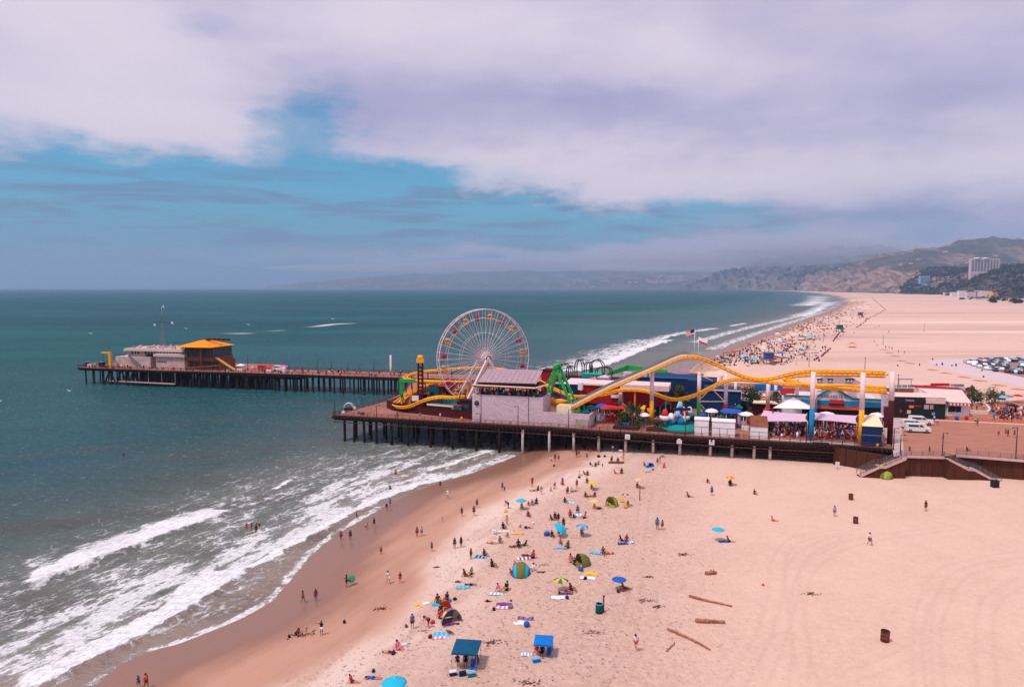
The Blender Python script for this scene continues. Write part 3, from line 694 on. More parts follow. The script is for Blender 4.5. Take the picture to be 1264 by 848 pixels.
def cooler(p, c, lid, label, s=1.0, rz=.3):
    e = empty('cooler', p, label, 'cooler', rz=rz); e.scale = (s,)*3
    mb = MB(); mb.prism([(-.3, -.19), (.3, -.19), (.3, .19), (-.3, .19)], 0, .34, colm(c)); mb.box((0, 0, .31), (.63, .41, .03), colm(c)); mb.build('tub', e)
    mb = MB(); mb.prism([(-.315, -.205), (.315, -.205), (.3, .19), (-.315, .205)], .345, .43, colm(lid)); mb.box((0, 0, .445), (.42, .26, .03), colm(lid)); mb.build('lid', e)
    MB().tube([(-.32, 0, .28), (-.36, 0, .36), (-.36, 0, .52), (.36, 0, .52), (.36, 0, .36), (.32, 0, .28)], .014, M_white, 6).build('handle', e)
    return e
def beach_chair(p, c, label, rz=0, s=1.0, group=None):
    e = empty('beach_chair', p, label, 'chair', group, rz); e.scale = (s,)*3
    mb = MB()
    for x in (-.27, .27):
        mb.tube([(x, -.28, 0), (x, -.02, .3), (x, .3, .88)], .016, M_steel, 6); mb.tube([(x, .3, 0), (x, -.26, .32)], .016, M_steel, 6); mb.tube([(x, -.26, .5), (x, .16, .5)], .02, M_steel, 6)
        mb.tube([(x, -.26, .32), (x, -.26, .5)], .014, M_steel, 6)
    mb.build('frame', e)
    MB().quad((-.26, -.27, .3), (.26, -.27, .3), (.26, .04, .24), (-.26, .04, .24), colm(c)).build('seat', e)
    MB().quad((-.26, .04, .25), (.26, .04, .25), (.26, .31, .86), (-.26, .31, .86), colm(c)).build('backrest', e)
    return e
def popup_tent(p, cols, label, w=2.2, dpt=1.5, h=1.25, rz=0, opening=True, panels=6):
    """half-dome beach shelter: panels over a bowed shell, open toward local -Y"""
    e = empty('beach_tent', p, label, 'tent', rz=rz)
    rows, cs_ = 8, panels*3; mb = MB()
    def pt(u, v, k=1.0):   # u along width 0..1, v from the open edge 0 to the back 1
        a = PI*u; q_ = v*PI/2
        return (math.cos(a)*w/2*k*(1-.15*v), -dpt*.45+math.sin(q_)*dpt*.95*(.35+.65*math.sin(a))*k, math.sin(a)*h*math.cos(q_*.98)**.8*k)
    for lay, k in ((0, 1.0), (1, .975)):
        for i in range(cs_):
            vs = [pt((i+a)/cs_, j/rows, k) for j in range(rows+1) for a in (0, 1)]
            fs = [(2*j, 2*j+1, 2*j+3, 2*j+2) if lay else (2*j, 2*j+2, 2*j+3, 2*j+1) for j in range(rows)]
            mb.add(vs, fs, colm(cols[(i//3) % len(cols)]), True)
    for i in range(cs_):
        a, b_ = pt(i/cs_, 0), pt((i+1)/cs_, 0); c_, d_ = pt((i+1)/cs_, 0, .975), pt(i/cs_, 0, .975); mb.add([a, b_, c_, d_], [(0, 1, 2, 3)], colm(cols[(i//3) % len(cols)]))
    mb.build('shell', e)
    mb = MB()
    for k in range(0, panels+1, 2):
        u = k/panels; mb.tube([pt(u, j/8, 1.01) for j in range(9)], .012, M_dark, 6)
    mb.tube([pt(i/16, 0, 1.0) for i in range(17)], .016, M_dark, 6); mb.build('pole', e)
    MB().prism([(-w/2*.98, -dpt*.75), (w/2*.98, -dpt*.75), (w/2*.95, .1), (w*.3, dpt*.4), (-w*.3, dpt*.4), (-w/2*.95, .1)], .01, .03, colm(cols[0])).build('groundsheet', e)
    return e
def barrel(p, label, col, rim, s=1.0, open_=True):
    e = empty('trash_barrel', p, label, 'trash can'); e.scale = (s,)*3; e.rotation_euler = (random.uniform(-.03, .03), random.uniform(-.03, .03), random.uniform(0, 3))
    mb = MB(); mb.tube([(0, 0, 0), (0, 0, .02), (0, 0, .36), (0, 0, .38), (0, 0, .40), (0, 0, .74), (0, 0, .76), (0, 0, .78), (0, 0, 1.1)], [.40, .42, .42, .445, .42, .42, .445, .42, .42], col, 20, caps=False)
    mb.tube([(0, 0, 1.1), (0, 0, .25)], [.40, .39], col, 20, caps=False); mb.cyl((0, 0, .22), .4, .03, M_dark, 16)
    mb.build('drum', e)
    MB().tube([(.42*math.cos(a), .42*math.sin(a), 1.1) for a in [2*PI*i/20 for i in range(20)]], .03, rim, 6, closed=True).build('rim', e)
    return e
def driftlog(a, b_, r, label, seed, stubs=2, nm='driftwood_log'):
    a = Vector(a); b_ = Vector(b_); rn = random.Random(seed); n = 12; L = (b_-a).length
    pts = []; rr = []
    side = (b_-a).cross(Vector((0, 0, 1))).normalized()
    for i in range(n+1):
        u = i/n; pts.append(a.lerp(b_, u)-a+side*(.10*L*.3*math.sin(u*3+seed)+rn.uniform(-.04, .04))+Vector((0, 0, r*.7+rn.uniform(-.02, .04)))); rr.append(r*(1.1-.45*u+.14*rn.uniform(-1, 1)))
    rr[0] *= .8; mb = MB().tube(pts, rr, sm('driftwood', 168, 112, 92, var=.4, scale=5, bump=.8), 9)
    for k in range(stubs):
        i = rn.randint(2, n-2); d_ = side*rn.choice((-1, 1))*.5+Vector((0, 0, .35)); mb.tube([pts[i], pts[i]+d_*r*2.2, pts[i]+d_*r*3.2], [r*.45, r*.35, r*.15], sm('driftwood', 0, 0, 0), 7)
    o = mb.build(nm, None, a); return tag(o, label, 'driftwood')
def G(px, py, dz=0):
    p = gd(px, py); p.z += dz; return p

# ---- the people of the near beach: column, row, pose, shirt, shorts, skin, hair, turn, scale, label
def H_(*rows):
    for r in rows:
        px, py, pose, top, bot, sk, hr, rz, scl, lab = r
        person(G(px, py), pose, top, bot, sk, hr, rz, scl, lab)
H_((171, 849, 'walk', 'blue', 'black', 1, 0, 1.2, .8, 'child in blue shirt walking at the bottom edge of the wet sand'),
   (180.5, 850, 'walk', 'orange', 'maroon', 2, 0, 1.0, 1.0, 'adult in orange top walking beside the blue-shirted child on wet sand'),
   (304.5, 656, 'stand', 'red', 'red', 1, 0, .4, .95, 'wader in red, left end of the group in the surf'),
   (311, 657, 'hold', 'maroon', 'red', 2, 0, 2.0, 1.0, 'wader in dark red between two others in the surf'),
   (316.5, 659, 'stand', 'black', 'black', 2, 0, 0, 1.0, 'wader in black, nearest of the group in the surf'),
   (320.5, 653, 'bend', 'navy', 'black', 1, 0, -1, .9, 'wader bending over, right end of the group in the surf'),
   (374, 744, 'walk', 'red', 'teal', 2, 0, 1.5, 1.0, 'walker in red top and teal shorts on shiny wet sand, left of a pair'),
   (390, 742, 'stand', 'maroon', 'purple', 2, 0, .6, 1.0, 'walker in dark purple swimsuit on shiny wet sand, right of a pair'),
   (366, 784, 'crouch', 'maroon', 'black', 2, 0, 1.2, 1.0, 'person crouching to dig a hole in the damp sand'),
   (397, 783.5, 'arms', 'black', 'white', 2, 0, 0, 1.0, 'person with hands raised, dark top over white shorts, on damp sand'),
   (428, 724.5, 'hold', 'black', 'black', 2, 0, -1.2, 1.05, 'adult in black carrying a round green float on the wet sand'),
   (479, 720.5, 'walk', 'white', 'white', 1, 0, .7, 1.1, 'adult in white carrying a small child beside wet sand'),
   (494, 719.5, 'stand', 'black', 'red', 1, 0, .2, .92, 'child in black top and red shorts right of the adult in white'),
   (470.5, 684, 'stand', None, 'maroon', 2, 0, .2, .72, 'small child alone at the edge of the wet sand'),
   (421, 667, 'stand', 'red', 'maroon', 2, 0, .1, 1.0, 'person in bright red shirt standing on mirror-wet sand near the foam'),
   (432.5, 666.5, 'stand', 'navy', 'black', 2, 0, .5, 1.0, 'person in dark swimwear right of the red shirt on mirror-wet sand'),
   (440.5, 641, 'walk', 'black', 'black', 1, 0, 2, .8, 'small dark figure stepping into the thin foam'),
   (451.5, 651, 'crouch', 'yellow', 'blue', 1, 0, 1.3, .85, 'child in yellow and blue crouching on mirror-wet sand'),
   (462, 650.5, 'stand', 'black', 'black', 1, 0, -.4, .98, 'person in black wetsuit standing right of the crouching yellow child'),
   (477, 626.5, 'crouch', 'maroon', 'purple', 2, 0, .3, .95, 'person in maroon squatting at the foam edge'),
   (481.5, 625, 'stand', 'blue', 'blue', 1, 0, .3, .95, 'person in blue standing over the squatting one at the foam edge'),
   (543.5, 603, 'stand', 'navy', 'black', 1, 0, 0, .98, 'person in dark blue alone on the reddish wet sand nearest the pier'),
   (552.5, 615, 'hold', 'white', 'white', 1, 2, 0, 1.05, 'person in white top on the wet sand near the pier'),
   (570, 637.5, 'stand', 'black', 'purple', 1, 0, .6, 1.0, 'person in dark patterned shorts on damp sand, left of a group'),
   (585, 636.5, 'stand', 'black', 'black', 1, 0, .1, 1.08, 'tall person in black wetsuit on the damp sand'),
   (588.8, 627, 'stand', 'navy', 'navy', 1, 0, 0, 1.0, 'person in navy behind the tall black wetsuit on damp sand'),
   (546, 644, 'stand', 'pink', 'pink', 0, 2, 0, .6, 'toddler in pink standing on the wet sand'),
   (514.8, 662.5, 'stand', 'red', 'maroon', 2, 0, .4, 1.0, 'person in red rash shirt, left of a pair on the damp sand'),
   (520.5, 661.5, 'stand', 'skyblue', 'blue', 1, 0, -.4, .95, 'person in light blue, right of the red rash shirt'),
   (533, 680.5, 'arms', 'blue', 'navy', 1, 0, 0, .9, 'child in blue shirt with arms out on the damp sand'),
   (561.2, 677, 'stand', 'navy', 'navy', 2, 0, .2, 1.02, 'person in navy swimsuit, left of two standing at the dry sand edge'),
   (569.2, 675.5, 'stand', 'black', 'black', 2, 0, -.6, 1.02, 'person in black swimsuit, right of two standing at the dry sand edge'),
   (581.3, 690, 'stand', 'olive', 'brown', 2, 0, .9, 1.0, 'slim person in brownish clothes standing alone on dry sand'),
   (620, 606, 'walk', 'blue', 'navy', 1, 0, .3, 1.05, 'adult in blue walking with a child toward the water'),
   (622.8, 607, 'walk', 'black', 'maroon', 1, 0, .3, .65, 'child walking right behind the adult in blue'),
   (661.5, 561, 'sit', 'maroon', 'black', 1, 0, 0, 1.1, 'person in maroon sitting where the wet sand meets the pier shade'),
   (680, 569.5, 'chair', 'white', 'navy', 1, 0, .3, 1.1, 'person in white top seated left of two standing near the pier'),
   (685.2, 570, 'stand', 'black', 'red', 2, 0, 0, 1.12, 'person in black top and red shorts between two others near the pier'),
   (689.4, 569.5, 'stand', 'blue', 'navy', 1, 0, .5, 1.0, 'person in blue on the right of the trio near the pier'),
   (711.7, 564.5, 'stand', 'maroon', 'black', 2, 0, .4, 1.05, 'dark standing figure, left of a pair at the shade line of the pier'),
   (714.6, 563.5, 'stand', 'red', 'brown', 1, 0, -.4, 1.05, 'figure in red, right of a pair at the shade line of the pier'),
   (728, 558.5, 'crouch', 'red', 'red', 1, 0, .4, 1.0, 'person in red crouching under the pier edge'),
   (724.5, 567, 'stand', 'navy', 'navy', 1, 0, 0, .9, 'person in navy standing between seated groups near the pier'),
   (729, 575, 'sit', 'black', 'white', 2, 0, .6, 1.05, 'person in black sitting on the left of a dark huddle near the pier'),
   (735, 575.5, 'sit', 'black', 'black', 2, 0, -.3, 1.1, 'person in black sitting in the middle of a dark huddle near the pier'),
   (738.5, 573.5, 'sit', 'olive', 'brown', 1, 0, -.8, 1.1, 'person in olive sitting on the right of a dark huddle near the pier'),
   (743.7, 577.5, 'stand', 'grey', 'black', 1, 0, .3, .65, 'small child standing alone right of the dark huddle'),
   (754.8, 570, 'kneel', 'red', 'maroon', 1, 0, .3, 1.2, 'person in red kneeling on the left of a brown mat'),
   (762.8, 570, 'sit', 'black', 'maroon', 2, 0, 0, 1.15, 'person in black sitting in the middle of a brown mat'),
   (769.5, 568.5, 'hold', 'orange', 'yellow', 1, 0, .3, 1.15, 'person in orange and yellow standing on the right of a brown mat'),
   (756.3, 558, 'stand', 'white', 'navy', 1, 0, .1, 1.0, 'person in white shirt standing in the pier shade behind the mat'),
   (716, 586.5, 'sit', 'white', 'beige', 0, 0, .7, 1.05, 'person in white sitting with bare legs, left of a trio on dry sand'),
   (721.5, 585.5, 'sitlong', 'maroon', 'red', 2, 0, 1.2, 1.0, 'person with dark red clothes reclining in the middle of a trio'),
   (725, 586.5, 'sit', 'black', 'maroon', 2, 0, -.5, 1.15, 'person in black on the right of a trio on dry sand'),
   (724.8, 596, 'sit', 'navy', 'grey', 2, 0, .2, 1.2, 'person in navy sitting left of a yellow parasol'),
   (730.5, 603, 'sit', 'red', 'maroon', 1, 0, .3, 1.0, 'person in red sitting under the yellow parasol near the pier'),
   (657, 601, 'arms', 'maroon', 'red', 2, 0, .4, 1.15, 'person standing with arms stretched out above a sunbather'),
   (658.7, 606, 'lie', None, 'maroon', 1, 0, 1.3, 1.0, 'sunbather lying below the person with stretched arms'),
   (664, 605, 'sit', 'navy', 'black', 2, 0, -.8, 1.05, 'person in navy sitting beside the lying sunbather'),
   (668.3, 610, 'stand', 'grey', 'beige', 1, 0, .1, .95, 'child in grey standing right of the sitting pair'),
   (679, 606, 'crouch', 'white', 'white', 1, 0, .5, .9, 'child in white crouching and digging'),
   (684.3, 603, 'kneel', 'red', 'white', 1, 0, .5, 1.1, 'person in red kneeling by the digging child'),
   (694.2, 598, 'sit', 'red', 'maroon', 2, 0, .1, 1.2, 'person in red sitting alone with a blue hat'),
   (700.3, 609, 'kneel', 'red', 'maroon', 1, 0, .3, 1.2, 'person in red kneeling on the left end of a row of four'),
   (705.8, 607, 'sit', 'skyblue', 'navy', 1, 0, 0, 1.05, 'person in light blue sitting in a row of four'),
   (710, 606.5, 'lie', None, 'maroon', 1, 0, 1.5, 1.0, 'sunbather lying in a row of four'),
   (712, 603, 'stand', 'maroon', 'red', 1, 0, .3, 1.1, 'person in dark red standing at the right end of a row of four'),
   (723, 613.5, 'sit', 'maroon', 'black', 2, 0, .4, 1.15, 'person in maroon sitting left of a lying sunbather, right of the crowd'),
   (728.3, 613, 'lie', None, 'red', 2, 0, 1.5, 1.0, 'sunbather in red lying between two sitting people'),
   (734, 612.5, 'sit', 'black', 'maroon', 2, 0, -.4, 1.05, 'person in black sitting right of the sunbather in red'),
   (627.3, 627.5, 'bend', 'grey', 'black', 2, 0, -1, 1.1, 'person in grey bending over a yellow bag'),
   (643.9, 628.5, 'chair', 'red', 'maroon', 1, 0, .3, 1.1, 'person in red under the turquoise parasol'),
   (652.6, 624, 'sit', 'maroon', 'red', 1, 0, .4, .95, 'person in maroon sitting left of a blue one'),
   (657, 623, 'sit', 'blue', 'navy', 1, 0, .2, 1.1, 'person in blue sitting between two others'),
   (662, 621.5, 'sit', 'black', 'black', 3, 0, -.3, 1.2, 'person in black sitting on the right of three, beside the blue one'),
   (652.3, 637.5, 'sit', 'maroon', 'brown', 2, 0, .5, 1.2, 'person in brown sitting alone below the turquoise parasol'),
   (697.6, 620.2, 'sit', 'navy', 'black', 2, 0, .6, 1.15, 'person in navy sitting at the left end of a light blue towel'),
   (734, 628, 'sit', 'orange', 'beige', 1, 0, .4, 1.05, 'person in orange under the yellow parasol beside the lime tent'),
   (750.2, 623.5, 'sit', 'beige', 'red', 0, 0, .9, 1.0, 'person with bare legs sitting at the mouth of the lime tent'),
   (775, 625, 'chair', 'red', 'maroon', 1, 0, .1, 1.0, 'person in red seated under the blue parasol right of the lime tent'),
   (704, 639, 'kneel', 'red', 'maroon', 1, 0, -.3, 1.25, 'person in red kneeling on the left of a picnic circle'),
   (713, 633, 'kneel', 'blue', 'navy', 1, 0, 0, 1.2, 'person in blue kneeling at the back of a picnic circle'),
   (708.5, 639.5, 'sit', 'navy', 'black', 2, 0, 2.2, 1.0, 'person in navy sitting at the front of a picnic circle'),
   (721.5, 639.5, 'sit', 'red', 'maroon', 1, 0, -1.4, 1.3, 'person in red sitting on the right of a picnic circle'),
   (681, 641.5, 'sitlong', 'maroon', 'brown', 2, 0, 1.2, 1.1, 'person in maroon reclining behind a tilted turquoise parasol'),
   (685.5, 639.5, 'sit', 'black', 'black', 3, 0, .4, 1.2, 'person in black sitting behind a tilted turquoise parasol'),
   (689.3, 645, 'stand', 'black', 'black', 2, 0, .4, 1.0, 'person in black standing over the tilted turquoise parasol'),
   (695.6, 653, 'stand', 'black', 'brown', 3, 0, -.5, 1.15, 'tall person in black standing right of the tilted turquoise parasol'),
   (681.5, 662.3, 'sit', 'black', 'black', 2, 0, .3, 1.15, 'person in black sitting in front of the tilted turquoise parasol'),
   (690, 660, 'chair', 'skyblue', 'blue', 1, 0, -.3, 1.1, 'person in light blue on a low seat by the tilted turquoise parasol'),
   (718, 661, 'chair', 'brown', 'olive', 2, 0, .2, 1.1, 'person in brown sitting under the grey-blue parasol'),
   (625.8, 648, 'stand', 'yellow', 'yellow', 2, 0, .5, 1.0, 'person in yellow standing behind a seated dark one'),
   (621.5, 652, 'sit', 'black', 'black', 2, 0, .7, 1.2, 'person in black sitting in front of the yellow one'),
   (641.6, 651, 'crouch', 'red', 'red', 1, 0, .7, .6, 'toddler in red on the sand left of a blue ball bag'),
   (653, 651.5, 'prone', None, 'red', 1, 0, 1.3, .8, 'child lying on the sand beside a blue bag'),
   (606.8, 671, 'lie', None, 'red', 1, 0, 1.2, 1.0, 'sunbather in red lying left of another one'),
   (613, 669.5, 'lie', None, 'white', 0, 2, 1.4, 1.0, 'sunbather in white lying beside a person in teal'),
   (617.6, 669.5, 'sit', 'teal', 'navy', 1, 0, .5, 1.15, 'person in teal sitting beside sunbathers'),
   (625.3, 662.5, 'crouch', 'beige', 'beige', 1, 2, .5, 1.0, 'child in beige crouching behind the person in teal'),
   (634.5, 675, 'lie', None, 'maroon', 2, 0, 1.5, 1.0, 'sunbather lying left of a person with big dark hair'),
   (640, 674.5, 'sit', 'black', 'black', 3, 0, .2, 1.3, 'person in black with big dark hair sitting between two sunbathers'),
   (648, 673.5, 'sitlong', 'black', 'black', 2, 0, -1.4, 1.1, 'person in black reclining with a raised leg'),
   (692, 671, 'sit', 'red', 'maroon', 2, 0, .2, .9, 'person in red sitting behind a light blue towel'),
   (700.6, 676, 'sit', 'brown', 'black', 2, 0, -.6, 1.25, 'person in brown sitting at the right end of a light blue towel'),
   (598.2, 685.5, 'sit', 'maroon', 'black', 2, 0, .8, 1.15, 'person in maroon sitting on a blue towel at the dry sand edge'),
   (607.8, 699, 'sit', 'navy', 'black', 2, 0, 1.0, 1.25, 'person in navy sitting alone hugging the knees'),
   (574.6, 711, 'sitlong', 'maroon', 'brown', 2, 0, 1.2, 1.2, 'person in dark red leaning back, left of one in green'),
   (581.5, 708.5, 'sit', 'green', 'black', 1, 0, -.6, 1.1, 'person in green sitting right of the one leaning back'),
   (657.8, 688.5, 'sit', 'red', 'black', 2, 0, -.7, 1.3, 'person in red and black sitting behind a purple and white towel'),
   (650.5, 686, 'prone', 'maroon', 'maroon', 2, 0, 1.4, 1.0, 'person in maroon lying prone at a purple and white towel'),
   (704.8, 695, 'kneel', None, 'pink', 1, 0, -.4, 1.25, 'person in pink bikini bottoms kneeling left of the olive tent'),
   (709.8, 697, 'sit', 'navy', 'black', 1, 0, .5, 1.2, 'person in navy sitting in front of the olive tent'),
   (657.3, 704, 'sit', 'white', 'white', 1, 0, -.9, 1.25, 'person in white sitting right of the blue and olive tent'),
   (636.2, 700, 'sit', 'pink', 'beige', 1, 2, .9, 1.2, 'person in pink sitting behind the left side of the blue and olive tent'),
   (631.5, 709, 'sitlong', 'red', 'red', 1, 0, 1.2, 1.0, 'person in red stretched out left of the blue and olive tent'),
   (767, 667.5, 'sitlong', 'black', 'black', 2, 0, 1.3, 1.1, 'person in black leaning back behind a blue bag on the open sand'),
   (773.5, 668, 'sit', 'maroon', 'brown', 2, 0, -.3, 1.2, 'person in maroon sitting right of the one leaning back behind a blue bag'),
   (811.3, 654, 'stand', 'teal', 'blue', 2, 0, 2.8, 1.25, 'adult wrapped in teal standing on open sand with a child'),
   (817.5, 654, 'stand', 'red', 'maroon', 1, 0, .2, 1.0, 'child in red standing right of the adult wrapped in teal'),
   (744.7, 683.3, 'sit', 'brown', 'black', 2, 0, .2, 1.2, 'person in brown sitting between a blue towel and a sunbather'),
   (751, 683.6, 'prone', None, 'red', 1, 0, -1.5, 1.0, 'sunbather lying prone right of a long light blue towel'),
   (698, 731.3, 'lie', None, 'purple', 1, 0, 1.5, 1.1, 'sunbather lying on a dark blanket below the striped parasol'),
   (705, 729, 'sit', 'maroon', 'black', 2, 0, 1.0, 1.2, 'person in maroon sitting at the head of the dark blanket'),
   (770, 727, 'sitlong', 'olive', 'brown', 2, 0, 1.4, 1.2, 'person in olive reclining below the dark blue parasol'),
   (662.6, 808, 'chair', 'red', 'pink', 1, 0, .5, 1.1, 'person in red seated in the shade of the bright blue canopy'),
   (669.5, 808.5, 'chair', 'black', 'black', 3, 0, -.3, 1.1, 'person in black seated in the shade of the bright blue canopy'),
   (564.5, 820, 'chair', 'navy', 'black', 1, 0, .3, 1.05, 'person in navy seated at the left pole of the dark green canopy'),
   (575, 819, 'chair', 'black', 'black', 2, 0, 0, 1.1, 'person in black seated in the middle of the dark green canopy'),
   (589, 822, 'chair', 'maroon', 'blue', 2, 0, -.6, 1.1, 'person in maroon seated at the right pole of the dark green canopy'),
   (480.5, 806, 'lie', None, 'maroon', 1, 0, 1.4, 1.0, 'sunbather lying left of a person in pink'),
   (491.5, 801.5, 'sit', 'pink', 'pink', 1, 0, .9, 1.25, 'person in pink sitting beside a white cooler'),
   (460.5, 837.5, 'prone', 'blue', 'blue', 1, 0, 1.45, 1.05, 'person in blue lying prone near the bottom edge'),
   (434.5, 842, 'sitlong', 'red', 'maroon', 1, 0, 1.3, 1.0, 'person in red slumped on the sand near the bottom edge'),
   (543.5, 763, 'sit', 'red', 'maroon', 1, 0, .7, 1.25, 'person in red sitting left of the grey tent'),
   (544.5, 755, 'sit', 'navy', 'navy', 1, 0, .4, 1.2, 'person in navy cap sitting behind the left side of the grey tent'),
   (509, 776.5, 'stand', 'blue', 'navy', 1, 0, .2, 1.12, 'boy in blue shirt and navy shorts standing left of the grey tent'),
   (529, 774.5, 'bend', 'purple', 'maroon', 1, 0, -.9, 1.15, 'person in purple bending over a red bag'),
   (540.8, 743.7, 'sit', 'maroon', 'brown', 2, 0, .6, 1.3, 'person in maroon sitting on a cyan towel behind the grey tent'),
   (551.5, 740.5, 'sit', 'black', 'maroon', 2, 0, -.4, 1.2, 'person in black sitting on a blue towel behind the grey tent'),
   (580.8, 722, 'prone', None, 'navy', 2, 0, 1.5, .95, 'person lying at the right end of a cyan towel'),
   (615.4, 729.5, 'sit', 'pink', 'beige', 1, 0, .7, 1.2, 'person with bare shoulders sitting behind a white towel'),
   (625, 728, 'sit', 'black', 'black', 1, 0, -.6, 1.35, 'person in black sitting right of the white towel'),
   (555.5, 781, 'lie', None, 'maroon', 2, 0, .7, .9, 'person lying with the head at the end of a cyan and pink towel'),
   (785, 803, 'run', 'white', 'red', 1, 0, -.6, 1.15, 'runner in white and red on the empty sand'),
   (873.7, 596, 'sit', 'navy', 'maroon', 1, 0, .3, 1.05, 'person sitting alone behind a standing blue one on the open sand'),
   (878.5, 612, 'stand', 'blue', 'navy', 1, 0, .2, 1.15, 'person in blue standing on the open sand below the orange parasol'),
   (849.8, 613.5, 'sitlong', 'black', 'navy', 1, 0, 1.3, 1.2, 'person in dark clothes reclining on the open sand'),
   (901.5, 598.5, 'chair', 'black', 'maroon', 2, 0, .2, 1.1, 'person in dark clothes on a chair under the orange parasol'),
   (931.7, 610, 'sit', 'maroon', 'black', 1, 0, .3, 1.1, 'person in maroon sitting by themselves right of the orange parasol'),
   (954.3, 643, 'sitlong', 'orange', 'red', 1, 0, 1.2, 1.0, 'person in orange lying back on the empty sand'),
   (1030, 637.5, 'stand', 'skyblue', 'grey', 1, 0, .1, 1.15, 'person in pale blue standing between two brown barrels'),
   (1142.5, 631, 'stand', 'black', 'brown', 1, 0, .1, 1.15, 'person in black standing alone on the right of the beach'),
   (1073.3, 673, 'walk', 'white', 'black', 1, 0, .5, 1.2, 'person in white shirt with dark shorts walking with a load'),
   (899.5, 668.5, 'sitlong', 'navy', 'black', 1, 0, 1.2, 1.1, 'person in navy reclining beside the cyan parasol on the open sand'),
   (787, 602, 'sit', 'navy', 'black', 1, 0, .3, 1.2, 'person in navy sitting behind the wooden post'),
   (811.5, 574, 'stand', 'purple', 'navy', 1, 0, .1, 1.0, 'person in purple standing right of a blue shelter'),
   (814.7, 572, 'stand', 'red', 'white', 1, 0, .5, 1.0, 'person in red top and white shorts standing right of the purple one'),
   (819.8, 577, 'sit', 'red', 'black', 1, 0, -.3, 1.2, 'person in red sitting right of those standing by the blue shelter'),
   (818, 564, 'sit', 'skyblue', 'navy', 1, 0, .2, 1.2, 'person in light blue sitting at the pier shade line'),
   (795.5, 574.5, 'sit', 'red', 'maroon', 1, 0, .9, 1.0, 'person in red sitting left of a blue shelter'),
   (759.5, 584.5, 'sitlong', 'red', 'red', 1, 0, 1.3, 1.0, 'person in red stretched out left of two dark ones below the mat'),
   (767.3, 584, 'sit', 'black', 'maroon', 2, 0, -.3, 1.3, 'person in black sitting right of the one stretched out below the mat'))
# swimmers' heads far out
for px, py, lab in ((153, 567, 'lone swimmer low in the grey water with only head and shoulders out'), (481.5, 608, 'surfer in black in the foam near the shore'), (488.5, 589, 'bather in red in the foam near the pier')):
    p = atz(px, py, -1.05 if px < 200 else -.7); person(p, 'stand', 'black' if px != 488.5 else 'red', 'black', 1, 0, .3, 1.0, lab)
# parasols
parasol(G(731.5, 604), 'yellow', None, 'yellow parasol nearest the pier over a person in red', .95, 1.7)
parasol(G(643.2, 629), 'cyan', None, 'turquoise parasol at the left of the crowd', 1.0, 2.0)
parasol(G(734.3, 628), 'yellow', 'beige', 'yellow parasol just left of the lime tent', .95, 1.7)
parasol(G(771.5, 625), 'blue', 'yellow', 'blue and yellow parasol just right of the lime tent', .8, 2.5)
parasol(G(685, 661), 'cyan', None, 'tilted turquoise parasol in the densest group', 1.15, 2.1, (.5, -.35))
parasol(G(717.5, 661), 'grey', 'skyblue', 'grey-blue striped parasol right of the densest group', 1.0, 1.9, (.15, -.1))
parasol(G(692.5, 729), 'yellow', 'teal', 'yellow and teal striped parasol below the olive tent', 1.0, 1.75)
parasol(G(764, 728), 'blue', None, 'dark blue parasol right of the white towel', .98, 1.75)
parasol(G(487, 860), 'cyan', None, 'turquoise parasol cut by the bottom edge', 1.25, 1.9)
parasol(G(901.5, 599), 'orange', 'yellow', 'orange parasol on the open sand below the pier', .95, 1.9)
parasol(G(886, 668), 'cyan', None, 'cyan parasol on the open sand right of the crowd', 1.0, 2.2)
parasol(G(788, 603), 'yellow', 'beige', 'straw-yellow parasol behind the wooden post', .85, 2.1)
parasol(G(610, 659), 'skyblue', 'white', 'little pale blue and white parasol left of the yellow surfboard', .42, .8)
parasol(G(766, 565), 'pink', 'white', 'pink and white parasol in the pier shade', .55, 1.9)
# tents
CM['lime'] = sm('cloth_lime', 150, 162, 62, var=.1)
popup_tent(G(757, 623.6), ['lime', 'lime', 'olive'], 'lime green half-dome tent in the crowd', 2.4, 1.7, 1.75, rz=-.9)
popup_tent(G(1092.5, 590.5), ['lime', 'lime', 'olive'], 'yellow-green tent against the wooden bulkhead', 2.6, 1.9, 1.55, rz=2.4)
popup_tent(G(721, 697), ['olive', 'olive'], 'olive tent with a person in front', 2.3, 1.9, 1.75, rz=-1.2)
popup_tent(G(643, 711), ['blue', 'cyan', 'olive', 'olive', 'cyan', 'blue'], 'blue and olive tent with its back to the camera', 2.6, 1.7, 1.75, rz=3.1)
popup_tent(G(556, 766), ['grey', 'beige', 'grey'], 'grey tent with a dark doorway', 2.5, 1.8, 1.75, rz=.35)
popup_tent(G(801, 576), ['skyblue', 'blue'], 'small blue shelter near the pier', 2.0, 1.4, 1.0, rz=.5)
popup_tent(G(549.5, 752), ['orange'], 'orange shelter peeking out behind the grey tent', 1.6, 1.0, 1.35, rz=.2)
